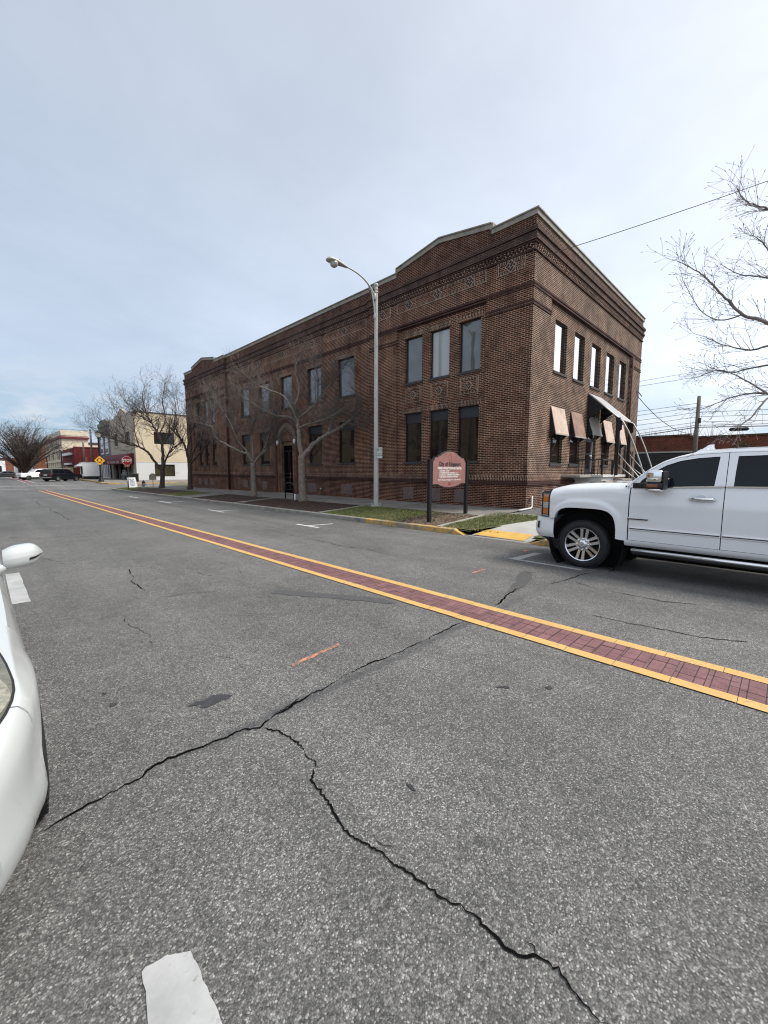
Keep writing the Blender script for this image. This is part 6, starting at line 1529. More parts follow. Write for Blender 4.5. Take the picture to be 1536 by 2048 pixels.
rf = MB(); rf.grid(lambda s, q: (s, q*interp([(-3.3, 0.76), (-2.8, 0.745), (-1.58, 0.76), (-1.38, 0.79)], s), interp([(-3.3, 1.87), (-3.1, 1.985), (-2.8, 2.055), (-2.4, 2.078), (-1.90, 2.072), (-1.58, 2.048), (-1.38, 1.99)], s)+0.03*(1-q*q)), [-3.3, -3.1, -2.8, -2.4, -2.0, -1.7, -1.55, -1.45, -1.38], lin(-1, 1, 10), flip=True); rf.build('roof', M['carwhite'], tr, smooth=True)
rf = MB(); rf.add([(-3.3, -0.76, 1.87), (-3.3, 0.76, 1.87), (-3.38, 0.94, 1.5), (-3.38, -0.94, 1.5), (-3.38, 0.94, 0.7), (-3.38, -0.94, 0.7)], [(0, 1, 2, 3), (3, 2, 4, 5)]); rf.build('cab_back', M['carwhite'], tr)
for y in (-0.5, -0.16, 0.16, 0.5, 0.0):
    l_ = MB(); l_.prism([(-1.42, 2.0), (-1.52, 2.075), (-1.62, 2.098), (-1.62, 2.05)] if y else [(-1.42, 2.01), (-1.55, 2.09), (-1.64, 2.115), (-1.64, 2.06)], lambda u, v, d: (u, y+d, v), -0.05, 0.05); l_.build('cab_light', M['carwhite'], tr, recalc=True)
l_ = MB(); l_.prism([(-1.48, 2.06), (-1.60, 2.155), (-1.66, 2.16), (-1.67, 2.07)], lambda u, v, d: (u, 0.30+d, v), -0.02, 0.02); l_.build('roof_fin', M['carwhite'], tr, recalc=True)
# nose between the lamps, underside, bed
g_ = MB(); g_.box(0.66, 0.84, -0.80, 0.80, 0.87, 1.33); gr_ = g_.build('grille', M['blackplastic'], tr)
for z in (0.95, 1.10, 1.24):
    g_ = MB(); g_.box(0.82, 0.865, -0.79, 0.79, z-0.03, z+0.03); g_.build('grille_bar', M['chrome'], gr_)
u = MB(); u.box(-5.0, 0.62, -0.62, 0.62, 0.40, 0.62); u.box(-0.60, 0.45, -0.6, 0.6, 0.62, 1.40); u.box(-3.3, -0.6, -0.9, 0.9, 0.50, 0.60); u.tube([(0, -0.7, 0.40), (0, 0.7, 0.40)], 0.07, 8); u.tube([(-3.9, -0.7, 0.43), (-3.9, 0.7, 0.43)], 0.09, 8); u.build('chassis', M['void'], tr)
bd = MB(); bd.box(-5.08, -3.40, -0.955, 0.955, 0.80, 1.10); bd.build('bed_floor', M['blackplastic'], tr)
bd = MB(); bd.box(-5.10, -5.04, -0.95, 0.95, 0.62, 1.50); bd.build('tailgate', M['carwhite'], tr)
bd = MB(); bd.bevbox(-5.30, -5.12, -0.95, 0.95, 0.50, 0.72, 0.03); bd.build('rear_bumper', M['chrome'], tr)
place(tr, 8.515, 2.54, -0.085, R(90))
# ------------------------------------------------------------------ the white car at the left edge, nose toward the viewer
wc = thing('parked_car', 'white car at the left edge of the photo with a yellowed headlamp', 'car')
CW = [(0.16, 0.845), (0.24, 0.893), (0.32, 0.905), (0.45, 0.893), (0.58, 0.897), (0.70, 0.900), (0.78, 0.875)]
def carw(s, z):
    y = sm(CW, z)
    if s > 0.40: y -= 0.55*(s-0.40)**2*(1.0+0.25*max(0, (z-0.45)/0.3))
    if s > -0.9:
        d = math.hypot(s-0.16, (z-0.33))
        y += 0.016*max(0.0, 1-abs(d-0.37)/0.10)
    if s < -0.45: y -= 0.008*min(1.0, (-0.45-s)/0.5)
    if s < -3.0: y -= 0.25*((-3.0-s)/0.75)**2
    return y
c_sh = lambda s: interp([(-3.75, 0.86), (-3.0, 0.93), (-1.2, 0.925), (-0.8, 0.90), (-0.2, 0.84), (0.3, 0.785), (0.7, 0.70), (1.0, 0.60), (1.15, 0.55)], s)
c_hc = lambda s: interp([(-3.75, 0.92), (-3.0, 0.98), (-1.0, 0.985), (-0.3, 0.93), (0.3, 0.86), (0.7, 0.78), (1.0, 0.66), (1.15, 0.58)], s)
def c_zb(s):
    for c in (0.16, -2.68):
        if abs(s-c) < 0.36: return max(0.2, 0.30+math.sqrt(max(0, 0.36**2-(s-c)**2))*1.02-0.0)
    return 0.17 if s > 0.52 else 0.19
def car_pt(s, t, sg, o=0.0):
    """t 0..1 up the flank, 1..2 across the bonnet to the middle"""
    zs = c_sh(s)
    if t <= 1:
        z = c_zb(s)+(zs-c_zb(s))*t; y = carw(s, z)
        k = max(0, (z-zs+0.10)/0.10); y -= 0.035*k*k
        return Vector((s, sg*(y+o), z+o*0.2))
    y1 = carw(s, zs)-0.035; q = t-1
    y = y1*(1-q)
    z = zs+(c_hc(s)-zs)*(1-(1-q)**2.2)
    return Vector((s, sg*(y+o*(0.7 if q < .25 else 0)), z+o))
cols = lin(1.15, 0.55, 12)+[0.16+0.36*math.cos(math.pi*i/18) for i in range(19)]+lin(-0.25, -2.3, 14)+[-2.68+0.36*math.cos(math.pi*i/16) for i in range(17)]+lin(-3.08, -3.75, 6)
ts = lin(0, 1, 14)+[1.04, 1.08, 1.15, 1.25, 1.4, 1.6, 1.8, 2.0]
b = MB()
for sg in (1, -1): b.grid(lambda s, t: car_pt(s, t, sg), cols, ts, flip=sg > 0)
for sg in (1, -1):
    for e, fl in ((1.15, 1), (-3.75, -1)):
        pts = [car_pt(e, t, sg) for t in ts]; mid = [(p[0]+(0.10 if e > 0 else -0.08), 0.0, p[2]) for p in pts]
        va = [tuple(x) for p in zip(pts, mid) for x in p]
        q = [(2*i, 2*i+1, 2*i+3, 2*i+2) for i in range(len(ts)-1)]
        b.add(va, q if fl*sg < 0 else [f[::-1] for f in q])
bo = b.build('body', M['carwhite2'], wc, smooth=True, auto=50)
def patch(name, sr, tr_, mat, o, sg=1, n=8, par=None, fn=None):
    p = MB(); p.grid(lambda a, c: car_pt(*(fn(a, c) if fn else (sr[0]+(sr[1]-sr[0])*a, tr_[0]+(tr_[1]-tr_[0])*c)), sg, o), lin(0, 1, n), lin(0, 1, n), flip=sg > 0)
    return p.build(name, mat, par or wc, smooth=True)
def seam(name, P, sg=1, w=0.005, o=0.003):
    m = MB(); va = []
    for i, (s, t) in enumerate(P):
        a = car_pt(s, t, sg, o)
        nx = car_pt(*P[min(i+1, len(P)-1)], sg, o)-car_pt(*P[max(i-1, 0)], sg, o); nx.normalize()
        up = Vector((0, sg, 0.35)).normalized(); d = nx.cross(up).normalized()*w/2
        va += [a-d, a+d]
    q = [(2*i, 2*i+1, 2*i+3, 2*i+2) for i in range(len(P)-1)]
    m.add(va, q+[f[::-1] for f in q]); return m.build(name, M['blackplastic'], bo)
for sg in (1, -1):
    patch('lamp_gasket', None, None, M['blackplastic'], 0.0035, sg, 12, fn=lambda a, c: (0.05+0.86*a, (1.062-0.05*math.sin(math.pi*min(1, a*1.15))**1.2)+(0.04+0.40*math.sin(math.pi*min(1.0, a*0.85+0.1)))*c))
    hl = patch('headlight', None, None, M['oldlamp'], 0.006, sg, 12, fn=lambda a, c: (0.06+0.84*a, (1.075-0.05*math.sin(math.pi*min(1, a*1.15))**1.2)+(0.02+0.40*math.sin(math.pi*min(1.0, a*0.85+0.1)))*c))
    patch('lamp_reflector', None, None, M['lampinner'], 0.009, sg, 10, par=hl, fn=lambda a, c: (0.34+0.36*a, 1.055+0.02*math.cos(6.283*a)+(0.30*math.sin(math.pi*(0.1+0.8*a)))*c))
    patch('fog_shade_patch', None, None, M['carshade'], 0.004, sg, 6, fn=lambda a, c: (0.93+0.2*a, 0.30+0.20*c))  # flat patch, the recess shade is painted as a darker grey
    seam('panel_gap', [(0.585, t) for t in lin(0.84, 1.03, 6)], sg, 0.004)
    seam('panel_gap', [(-0.82, t) for t in lin(0.15, 1.0, 10)], sg); seam('panel_gap', [(s, 1.20) for s in lin(0.15, -0.95, 14)], sg)
    seam('panel_gap', [(-1.95, t) for t in lin(0.15, 1.0, 10)], sg)
    cy = lambda s, z: 0.80-(z-0.93)*0.42
    outer = [(-0.86, 0.925), (-1.05, 1.06), (-1.30, 1.22), (-1.60, 1.355), (-1.95, 1.405), (-2.4, 1.40), (-2.85, 1.27), (-3.20, 1.06), (-3.30, 0.95), (-2.2, 0.94)]
    inner = [(-1.02, 0.965), (-1.16, 1.07), (-1.38, 1.20), (-1.64, 1.31), (-1.95, 1.355), (-2.4, 1.35), (-2.72, 1.24), (-2.95, 1.06), (-2.98, 0.985), (-2.2, 0.975)]
    fr, gl = ring_panel(outer, inner, cy, sg, 0.012); fo = fr.build('window_frame', M['carwhite2'], wc, smooth=True, auto=30); gl.build('window', M['carglass'], fo)
    # door mirror
    m = MB(); hm = 14
    def mirp(u, v):
        a = 2*math.pi*v; x = -1.335+0.0; L_ = 0.232
        yy = 0.865+L_*u; k = (1-((u-0.35)/0.66)**4) if u > 0.35 else 1-0.25*((0.35-u)/0.35)**2
        k = max(0.02, k)
        e = 0.8
        return (x+0.095*k*math.copysign(abs(math.cos(a))**e, math.cos(a))-0.05*u, sg*yy, 1.018+0.088*k*math.copysign(abs(math.sin(a))**e, math.sin(a))+0.02*u)
    m.grid(mirp, lin(0, 1, hm), lin(0, 1, 24), flip=sg < 0); m.add([mirp(0, v) for v in lin(0, 1, 24)[:-1]], [tuple(range(24))]); m.add([mirp(1, v) for v in lin(0, 1, 24)[:-1]], [tuple(range(24))])
    mo_ = m.build('mirror', M['carwhite2'], wc, smooth=True, auto=55)
    st = MB(); st.tube([(-1.27, sg*0.80, 0.94), (-1.33, sg*0.90, 0.985)], [0.045, 0.03], 10); st.build('mirror_stalk', M['carwhite2'], mo_, smooth=True)
    st = MB(); st.grid(lambda u, v: (lambda p: (p[0]+0.003, p[1]+sg*0.003, p[2]))(mirp(0.62+0.34*u, 0.955+0.03*v)), lin(0, 1, 8), [0, 1], flip=sg < 0); st.build('mirror_gap', M['blackplastic'], mo_)
    for sx_ in (0.16, -2.68):
        wheel(wc, sx_, 0.818 if sx_ > 0 else 0.77, 0.32, 0.325, 0.215, 0.20, sg, 'car', M['steel'])
        li = MB(); li.lathe((sx_, sg*0.86, 0.33), [(0.37, 0.0), (0.37, -0.3), (0.0, -0.31)], 24, (0, sg, 0), cap=False); li.build('wheel_arch_liner', M['void'], wc)
g_ = MB(); g_.grid(lambda t, q: (-0.98-0.72*t-0.06*q*q, q*(0.74-0.10*t), 0.965+0.42*t**0.9), lin(0, 1, 6), lin(-1, 1, 8), flip=True); g_.build('windscreen', M['carglass'], wc, smooth=True)
g_ = MB()
for sg in (1, -1):
    P = [(-0.86, 0.925), (-1.05, 1.06), (-1.30, 1.22), (-1.60, 1.355)]; Q = [(-0.98-0.72*t-0.06, sg*(0.74-0.10*t), 0.965+0.42*t**0.9+0.004) for t in (0, 0.25, 0.6, 1.0)]
    va = []
    for (s, z), q in zip(P, Q): va += [(s, sg*(0.80-(z-0.93)*0.42+0.003), z), q]
    qd = [(2*i, 2*i+1, 2*i+3, 2*i+2) for i in range(3)]; g_.add(va, qd if sg > 0 else [f[::-1] for f in qd])
g_.build('pillar', M['carwhite2'], wc, smooth=True)
g_ = MB(); g_.grid(lambda s, q: (s, q*0.615, interp([(-3.2, 1.06), (-2.85, 1.275), (-2.4, 1.405), (-1.95, 1.41), (-1.66, 1.38)], s)+0.03*(1-q*q)), [-3.2, -2.85, -2.6, -2.4, -2.1, -1.95, -1.8, -1.66], lin(-1, 1, 8), flip=True); g_.build('roof', M['carwhite2'], wc, smooth=True)
g_ = MB(); g_.box(-3.6, 0.95, -0.66, 0.66, 0.16, 0.42); g_.box(-0.55, 0.6, -0.6, 0.6, 0.42, 0.7); g_.build('chassis', M['void'], wc)
place(wc, -0.80, 2.72, -0.02, R(-90))

# ------------------------------------------------------------------ small vehicles past the crossing
def far_car(name, label, cat, body, low, cab, loc, rz, w=0.95, wr=0.36, axles=(1.45, -1.45), glassr=None, rails=False, rear=True, sill=0.30, rimmat=None):
    """low / cab: side outlines (x, z); cab tapers inward"""
    root = thing(name, label, cat)
    b = MB()
    def section(pts, wf, inset):
        n = len(pts); va = []
        for x, z in pts: va += [(x, -wf(z)+inset, z), (x, wf(z)-inset, z)]
        area = sum(pts[i][0]*pts[(i+1) % n][1]-pts[(i+1) % n][0]*pts[i][1] for i in range(n))
        fs = []
        for i in range(n):
            j = (i+1) % n; q = (2*i, 2*i+1, 2*j+1, 2*j); fs.append(q if area > 0 else q[::-1])
        tr = tessellate_polygon([[Vector((x, z, 0)) for x, z in pts]])
        for t in tr: fs.append(tuple(2*k for k in t)); fs.append(tuple(2*k+1 for k in reversed(t)))
        b.add(va, fs)
    zb = max(z for _, z in low)-0.02
    section(low, lambda z: w-0.05*abs(z-0.75), 0)
    wc_ = lambda z: w-0.04-(z-zb)*0.33
    section(cab, wc_, 0)
    bo = b.build('body', body, root, recalc=True, bevel=0.03)
    for poly in glassr:
        for sg in (1, -1):
            g = MB(); t = tessellate_polygon([[Vector((x, z, 0)) for x, z in poly]])
            g.add([(x, sg*(wc_(z)+0.006), z) for x, z in poly], list(t)+[q[::-1] for q in t]); g.build('window', M['carglass'], root)
    # front and rear screens from the cab outline
    top = sorted(cab, key=lambda p: -p[1])[:2]; zt = max(p[1] for p in cab)
    fx = max(cab, key=lambda p: p[0]); rx = min(cab, key=lambda p: p[0])
    tf = max((p for p in cab if p[1] > zt-0.08), key=lambda p: p[0]); tb = min((p for p in cab if p[1] > zt-0.08), key=lambda p: p[0])
    for nm, (x0, z0), (x1, z1), dx in (('windscreen', fx, tf, 0.012), ('rear_window', rx, tb, -0.012)):
        g = MB(); P = lambda t: (x0+(x1-x0)*t+dx, z0+(z1-z0)*t+0.008)
        a, c = P(0.12), P(0.9); g.add([(a[0], -wc_(a[1])+0.1, a[1]), (a[0], wc_(a[1])-0.1, a[1]), (c[0], wc_(c[1])-0.1, c[1]), (c[0], -wc_(c[1])+0.1, c[1])], [(0, 1, 2, 3), (3, 2, 1, 0)]); g.build(nm, M['carglass'], root)
    for x in axles:
        for sg in (1, -1):
            t = MB(); t.lathe((x, sg*(w-0.26), wr), [(0.0, 0.0), (wr-0.03, 0.0), (wr, 0.04), (wr, 0.20), (wr-0.03, 0.255), (wr*0.62, 0.262)], 20, (0, sg, 0)); wo = t.build('wheel', M['tyre'], root)
            t = MB(); t.lathe((x, sg*(w-0.26), wr), [(wr*0.62, 0.262), (wr*0.5, 0.245), (wr*0.2, 0.26), (0, 0.262)], 16, (0, sg, 0)); t.build('rim', rimmat or M['steel'], wo)
    xf = max(p[0] for p in low); xr = min(p[0] for p in low)
    for sg in (1, -1):
        l = MB(); l.bevbox(xf-0.16, xf+0.012, *sorted((sg*(w-0.36), sg*(w-0.03))), 0.72, 0.90, 0.02); l.build('headlight', M['lampclear'], root)
        l = MB(); l.bevbox(xr-0.012, xr+0.12, *sorted((sg*(w-0.22), sg*(w-0.02))), 0.85, 1.12, 0.02); l.build('tail_light', M['redlamp'], root)
    l = MB(); l.bevbox(xr-0.05, xr+0.02, -w+0.1, w-0.1, 0.50, 0.66, 0.02); l.build('rear_bumper', M['steel'] if rear else M['blackplastic'], root)
    l = MB(); l.box(xr-0.016, xr, -0.26, 0.26, 0.86, 1.0); l.build('number_plate', M['signwhite'], root)
    if rails:
        for sg in (1, -1):
            l = MB(); l.tube([(1.0, sg*(w-0.32), zt+0.05), (-2.1, sg*(w-0.32), zt+0.05)], 0.03, 6); l.build('roof_rail', M['steel'], root)
    l = MB(); l.box(xr+0.3, xf-0.3, -w+0.25, w-0.25, 0.22, 0.5); l.build('chassis', M['void'], root)
    place(root, *loc, rz)
    return root
suvlow = [(2.52, 0.42), (2.56, 0.75), (2.48, 1.0), (1.25, 1.12), (-2.45, 1.14), (-2.56, 1.0), (-2.56, 0.45), (-1.9, 0.36), (1.9, 0.34)]
suvcab = [(1.35, 1.08), (0.55, 1.72), (0.1, 1.80), (-2.05, 1.80), (-2.30, 1.72), (-2.52, 1.08)]
suvgl = [[(1.05, 1.16), (0.48, 1.64), (-0.35, 1.67), (-0.35, 1.16)], [(-0.43, 1.16), (-0.43, 1.67), (-1.25, 1.67), (-1.25, 1.16)], [(-1.33, 1.16), (-1.33, 1.67), (-2.05, 1.66), (-2.20, 1.20)]]
far_car('parked_suv', 'large black sport utility vehicle parked nose-in past the crossing', 'suv', M['carblack'], suvlow, suvcab, (8.35, 76.0, -0.09), R(40), 1.0, 0.39, (1.50, -1.55), suvgl, rails=True)
pulow = [(2.75, 0.5), (2.78, 0.85), (2.70, 1.10), (1.30, 1.20), (-2.9, 1.20), (-2.95, 0.55), (-2.1, 0.48), (2.0, 0.45)]
pucab = [(1.30, 1.16), (0.60, 1.76), (0.2, 1.84), (-0.95, 1.84), (-1.15, 1.78), (-1.25, 1.16)]
pugl = [[(1.0, 1.24), (0.52, 1.68), (-0.15, 1.72), (-0.15, 1.24)], [(-0.25, 1.24), (-0.25, 1.72), (-1.0, 1.70), (-1.08, 1.24)]]
far_car('white_pickup', 'small-looking white pickup beyond the black vehicle at the far crossing', 'pickup truck', M['carwhite'], pulow, pucab, (6.75, 87.2, -0.10), R(196), 0.98, 0.40, (1.75, -1.85), pugl)
sdlow = [(2.3, 0.35), (2.32, 0.62), (2.1, 0.80), (0.95, 0.95), (-2.0, 0.98), (-2.3, 0.85), (-2.32, 0.40), (-1.7, 0.28), (1.7, 0.26)]
sdcab = [(1.0, 0.92), (0.25, 1.40), (-0.9, 1.42), (-1.85, 0.95)]
sdgl = [[(0.7, 0.99), (0.18, 1.33), (-0.3, 1.35), (-0.3, 0.99)], [(-0.38, 0.99), (-0.38, 1.35), (-0.9, 1.34), (-1.5, 1.0)]]
far_car('dark_sedan', 'low dark sedan at the far left under the rounded tree', 'car', M['cardark'], sdlow, sdcab, (3.3, 110.0, -0.15), R(185), 0.88, 0.32, (1.4, -1.35), sdgl)
# ------------------------------------------------------------------ past the crossing: kerb, pavement, corner building
def zb2(x, y): return (-0.13+0.046*(min(y, 67)-62)) if y < 67 else 0.10
arc2 = [(60.0, 62.0), (14.0, 62.0), (12.4, 62.15), (11.5, 62.6), (11.05, 63.4), (11.0, 64.5), (11.0, 70), (11.0, 90), (11.0, 140)]
mb = MB(); va = []
for (x, y) in arc2: va += [(x, y, -0.9), (x, y, zb2(x, y)), (x+(0.16 if x < 12 else 0), y+(0.16 if x > 11.4 else 0), zb2(x, y)+0.003)]
mb.add(va, [(3*i+k, 3*i+3+k, 3*i+4+k, 3*i+1+k) for i in range(len(arc2)-1) for k in (0, 1)]); struct('far_curb', mb, M['curbyellow'], recalc=False)
mb = MB(); mb.add([(11.1, 63.4, zb2(11, 63.4)), (11.6, 62.7, zb2(11, 62.7)), (12.5, 62.2, zb2(11, 62.2)), (14, 62.1, zb2(11, 62.1)), (60, 62.1, zb2(11, 62.1)), (60, 67, 0.1), (60, 140, 0.1), (11.1, 140, 0.1), (11.1, 67, 0.1)], [(0, 1, 2, 3, 4, 5, 8), (8, 5, 6, 7)]); struct('far_sidewalk', mb, M['walk'])
C1 = 16.0; CY = 67.0
cb_ = thing('corner_building', 'two-storey cream and white corner building with a gabled parapet and side windows', 'building', (C1, CY, 0.1))
FX = lambda u, z, d: (C1+d, u, z); FY = lambda u, z, d: (u, CY+d, z)
m = MB(); wall_rect(m, FX, 0, CY, 82.4, -0.3, 9.55, [(69.75, 72.2, 5.45, 7.30), (77.25, 79.75, 5.45, 7.40), (68.8, 81.2, 0.1, 2.75)], 0.25, True); m.build('front_wall', M['beige'], cb_)
m = MB(); m.prism([(CY, 9.55), (82.4, 9.55), (82.4, 9.9), (79.2, 9.9), (78.6, 10.25), (77.0, 10.25), (74.6, 11.05), (74.0, 11.05), (71.4, 10.15), (69.8, 10.2), (CY, 9.9)], lambda u, z, d: FX(u, z, d), 0.0, 0.4); m.build('parapet', M['beige'], cb_, recalc=True)
m = MB(); wall_rect(m, FY, 0, C1, 40, 2.78, 9.9, [(18.5, 21.3, 5.45, 7.2)], 0.2, False); m.build('upper_side_wall', M['cream'], cb_)
m = MB(); wall_rect(m, FY, 0, C1, 40, -0.3, 2.78, [(18.4, 21.2, 0.62, 2.42)], 0.2, False); m.build('lower_side_wall', M['whitewall'], cb_)
m = MB(); m.box(C1+0.003, 40, CY-0.03, CY+0.02, 2.74, 2.82); m.build('string_course', M['cream'], cb_)
m = MB(); m.box(C1-0.06, 40, CY-0.08, CY+0.35, 9.903, 10.05); m.build('side_coping', M['sill'], cb_)
for u in (18.4,):
    m = MB(); m.box(u-0.06, u+0.06, CY-0.02, CY+0.02, 2.83, 5.0); m.build('wall_joint', M['cream'], cb_)
m = MB(); m.box(18.5, 21.3, CY+0.16, CY+0.2, 5.45, 7.2); w0 = m.build('window', M['darkglass'], cb_)
m = MB(); m.box(19.87, 19.93, CY+0.12, CY+0.158, 5.45, 7.2); m.build('mullion', M['winframe'], w0)
m = MB(); m.box(18.4, 21.2, CY+0.16, CY+0.2, 0.62, 2.42); w0 = m.build('window', M['olive'], cb_)
m = MB(); ring(m, FY, 0.14, 18.4, 21.2, 0.62, 2.42, 0.06, 0.02); m.build('frame', M['winframe'], w0)
for a, b in ((69.75, 72.2), (77.25, 79.75)):
    m = MB(); m.box(C1+0.2, C1+0.24, a, b, 5.45, 7.42); w0 = m.build('window', M['darkglass'], cb_)
    m = MB()
    for u in (a, (a+b)/2-0.05, b-0.12): m.box(C1+0.14, C1+0.198, u, u+0.12, 5.45, 7.4)
    m.build('frame', M['greywall'], w0)
    m = MB(); m.box(C1-0.12, C1+0.1, a-0.15, b+0.15, 5.18, 5.44); m.build('sill', M['beige'], w0)
m = MB(); m.box(C1+1.0, C1+1.1, 68.6, 81.4, 0.0, 2.9); m.build('shopfront', M['darkglass'], cb_)
m = MB()
for u in (69.6, 72.0, 74.6, 78.0, 80.6): m.box(C1+0.1, C1+0.35, u, u+0.32, 0.1, 2.74)
m.build('shop_pier', M['greystone'], cb_)
m = MB(); m.box(C1+0.05, C1+0.9, 71.5, 76.5, 0.1, 0.85); m.build('stall_riser', M['greywall'], cb_)
m = MB(); m.poly([(C1, CY+0.02, 9.5), (40, CY+0.02, 9.5), (40, 82.4, 9.5), (C1, 82.4, 9.5)]); m.poly([(40, CY, -0.3), (40, 82.4, -0.3), (40, 82.4, 9.9), (40, CY, 9.9)]); m.build('roof', M['roofing'], cb_)
aw = thing('shop_awning', 'rounded maroon awning with white lettering over the corner shopfront', 'awning', (C1, 75.0, 2.5))
m = MB(); prof = [(1.35, 2.45), (1.35, 2.85), (1.25, 3.30), (1.0, 3.65), (0.6, 3.92), (0.0, 4.05)]
m.grid(lambda u, k: (C1-prof[k][0]-0.01, u, prof[k][1]), lin(68.0, 82.0, 10), range(6), flip=False)
m.grid(lambda u, k: (C1-prof[k][0], u, prof[k][1]-0.01), lin(68.0, 82.0, 10), range(6), flip=True)
co_ = m.build('canvas', M['maroon'], aw)
for u in (68.0, 82.0):
    m = MB(); m.poly([(C1-a, u, b) for a, b in prof]+[(C1-0.01, u, 2.45)]); m.build('end_panel', M['maroon'], aw)
text_mb('THE   PORTER   DEN', 0.62, lambda u, v, d: (C1-1.372, 74.9-u, 2.72+v*0.72), 0.010, shear=0.25, sx=1.35).build('lettering', plain('faded white print', (0.5, 0.42, 0.42), 0.7), co_)
for i, (y, h) in enumerate(((73.6, 0.75), (69.4, 0.6))):
    t = thing('flower_planter', ('white-flowered planter left of the shop door under the maroon awning', 'dark planter right of the shop door under the maroon awning')[i], 'planter', (C1-0.1, y, 0.1), group='planters at the shopfront')
    m = MB(); m.lathe((C1-0.12, y, 0.1), [(0.18, 0), (0.28, 0.55), (0.30, 0.6), (0.24, 0.6)], 12); m.build('pot', M['greystone'], t)
    m = MB(); rn = random.Random(i)
    for k in range(60):
        p = Vector((C1-0.12+rn.gauss(0, .16), y+rn.gauss(0, .16), 0.75+h*rn.random())); m.obox(p, (0.05, 0, 0.01), (0, 0.045, 0.02), (0, 0, 0.012))
    m.build('flowers', M['white'] if i == 0 else M['greystone'], t)
tc = thing('trash_can', 'dark square trash can by the white wall of the corner building', 'trash can', (15.1, 64.3, zb2(15, 64.3)))
m = MB(); m.bevbox(14.72, 15.48, 63.95, 64.65, zb2(15, 64.3), 0.95, 0.04); m.build('bin', M['black'], tc)
m = MB(); m.bevbox(14.68, 15.52, 63.91, 64.69, 0.955, 1.12, 0.05); m.build('lid', M['black'], tc)
# blue-grey neighbour
gb = thing('grey_shop_building', 'narrow blue-grey shop building with white arched windows beside the corner building', 'building', (C1, 87.0, 0.1))
m = MB(); m.box(C1, 40, 82.405, 91.6, -0.3, 9.2); m.build('wall', M['greywall'], gb)
m = MB(); m.prism([(82.42, 9.2), (91.55, 9.2), (91.55, 9.9), (89.8, 9.9), (89.3, 10.35), (84.7, 10.35), (84.2, 9.95), (82.42, 9.95)], lambda u, z, d: FX(u, z, d), -0.15, 0.4); m.build('parapet', M['greystone'], gb, recalc=True)
m = MB(); m.box(C1-0.2, C1-0.003, 82.42, 91.55, 8.3, 8.65); m.build('cornice', M['greystone'], gb)
for c in (85.0, 88.9):
    m = MB(); m.prism([(c-0.95, 4.35), (c+0.95, 4.35), (c+0.95, 6.5)]+[(c+0.95*math.cos(t), 6.5+0.95*math.sin(t)) for t in [math.pi*i/10 for i in range(1, 10)]]+[(c-0.95, 6.5)], lambda u, z, d: FX(u, z, d), -0.10, -0.004); w0 = m.build('window', M['white'], gb, recalc=True)
    m = MB()
    for s in (-1, 1): m.box(C1-0.112, C1-0.102, c+s*0.45-0.3, c+s*0.45+0.3, 4.6, 5.3); m.box(C1-0.112, C1-0.102, c+s*0.45-0.3, c+s*0.45+0.3, 5.75, 6.4)
    m.build('pane', M['darkglass'], w0)
m = MB(); m.box(C1-0.02, C1-0.003, 82.9, 91.2, 0.1, 2.9); s0 = m.build('shopfront', M['darkglass'], gb)
for u in (83.4, 84.9, 86.3, 87.6, 88.8, 90.2):
    m = MB(); m.lathe((C1-0.16, u, 0.1), [(0.16, 0), (0.16, 0.1), (0.11, 0.14), (0.10, 2.6), (0.15, 2.68), (0.16, 2.85)], 10); m.build('column', M['white'], s0, smooth=True, auto=40)
# ------------------------------------------------------------------ kiosk, red building, cream corner block, orange brick
ki = thing('white_kiosk', 'white boxy kiosk with a striped awning in front of the red building', 'kiosk', (12.4, 80, 0.1))
m = MB(); m.box(11.55, 13.75, 80.0, 82.6, 0.55, 2.75); m.build('walls', M['white'], ki)
m = MB(); m.box(11.60, 13.70, 80.05, 82.5, 0.0, 0.545); m.build('base', M['black'], ki)
m = MB(); m.box(11.5, 13.8, 79.95, 82.65, 2.755, 2.82); m.build('roof', M['white'], ki)
m = MB()
for k in range(6):
    y0 = 80.0+0.44*k
    m.add([(11.54, y0, 2.70), (11.54, y0+0.44, 2.70), (10.75, y0+0.44, 2.15), (10.75, y0, 2.15), (10.75, y0, 1.95), (10.75, y0+0.44, 1.95)], [(0, 1, 2, 3), (3, 2, 5, 4)], k % 2)
m.add([(11.54, 80.0, 2.70), (10.75, 80.0, 2.15), (11.54, 80.0, 2.15)], [(0, 1, 2)], 0)
m.build('striped_awning', [M['white'], M['black']], ki)
m = MB(); m.box(11.51, 11.545, 80.3, 81.6, 0.9, 2.1); m.build('hatch', M['darkopen'], ki)
rb_ = thing('red_building', 'low dark red brick building behind the white kiosk', 'building', (12.7, 96, 0))
m = MB(); m.box(12.7, 34, 96.0, 111.7, -0.3, 5.75); m.build('wall', M['redwall'], rb_)
m = MB(); m.box(12.62, 34, 95.92, 96.3, 5.755, 5.95); m.build('coping', M['redtrim'], rb_)
m = MB(); m.box(12.2, 12.695, 98, 109, 4.4, 4.9); m.box(12.2, 12.695, 99, 106, 2.55, 2.9); m.build('sign_band', M['white'], rb_)
m = MB(); m.box(11.4, 12.69, 97.5, 110, 2.0, 2.12); m.build('canopy', M['beige'], rb_)
m = MB(); m.box(12.66, 12.695, 98, 110, 0.1, 1.98); m.build('shopfront', M['darkglass'], rb_)
m = MB(); m.box(14.3, 14.7, 95.96, 95.995, 2.4, 4.0); m.build('patch', M['orangebrick'], rb_)
cr_ = thing('cream_block', 'old three-storey cream block with a dark red cornice seen end-on', 'building', (12.8, 112, 0))
m = MB(); m.box(12.8, 17.5, 112, 143, -0.3, 9.0); m.build('wall', M['oldcream'], cr_)
m = MB(); m.box(17.5, 34, 112.2, 140, -0.3, 7.2); m.build('rear_wing', M['oldcream'], cr_)
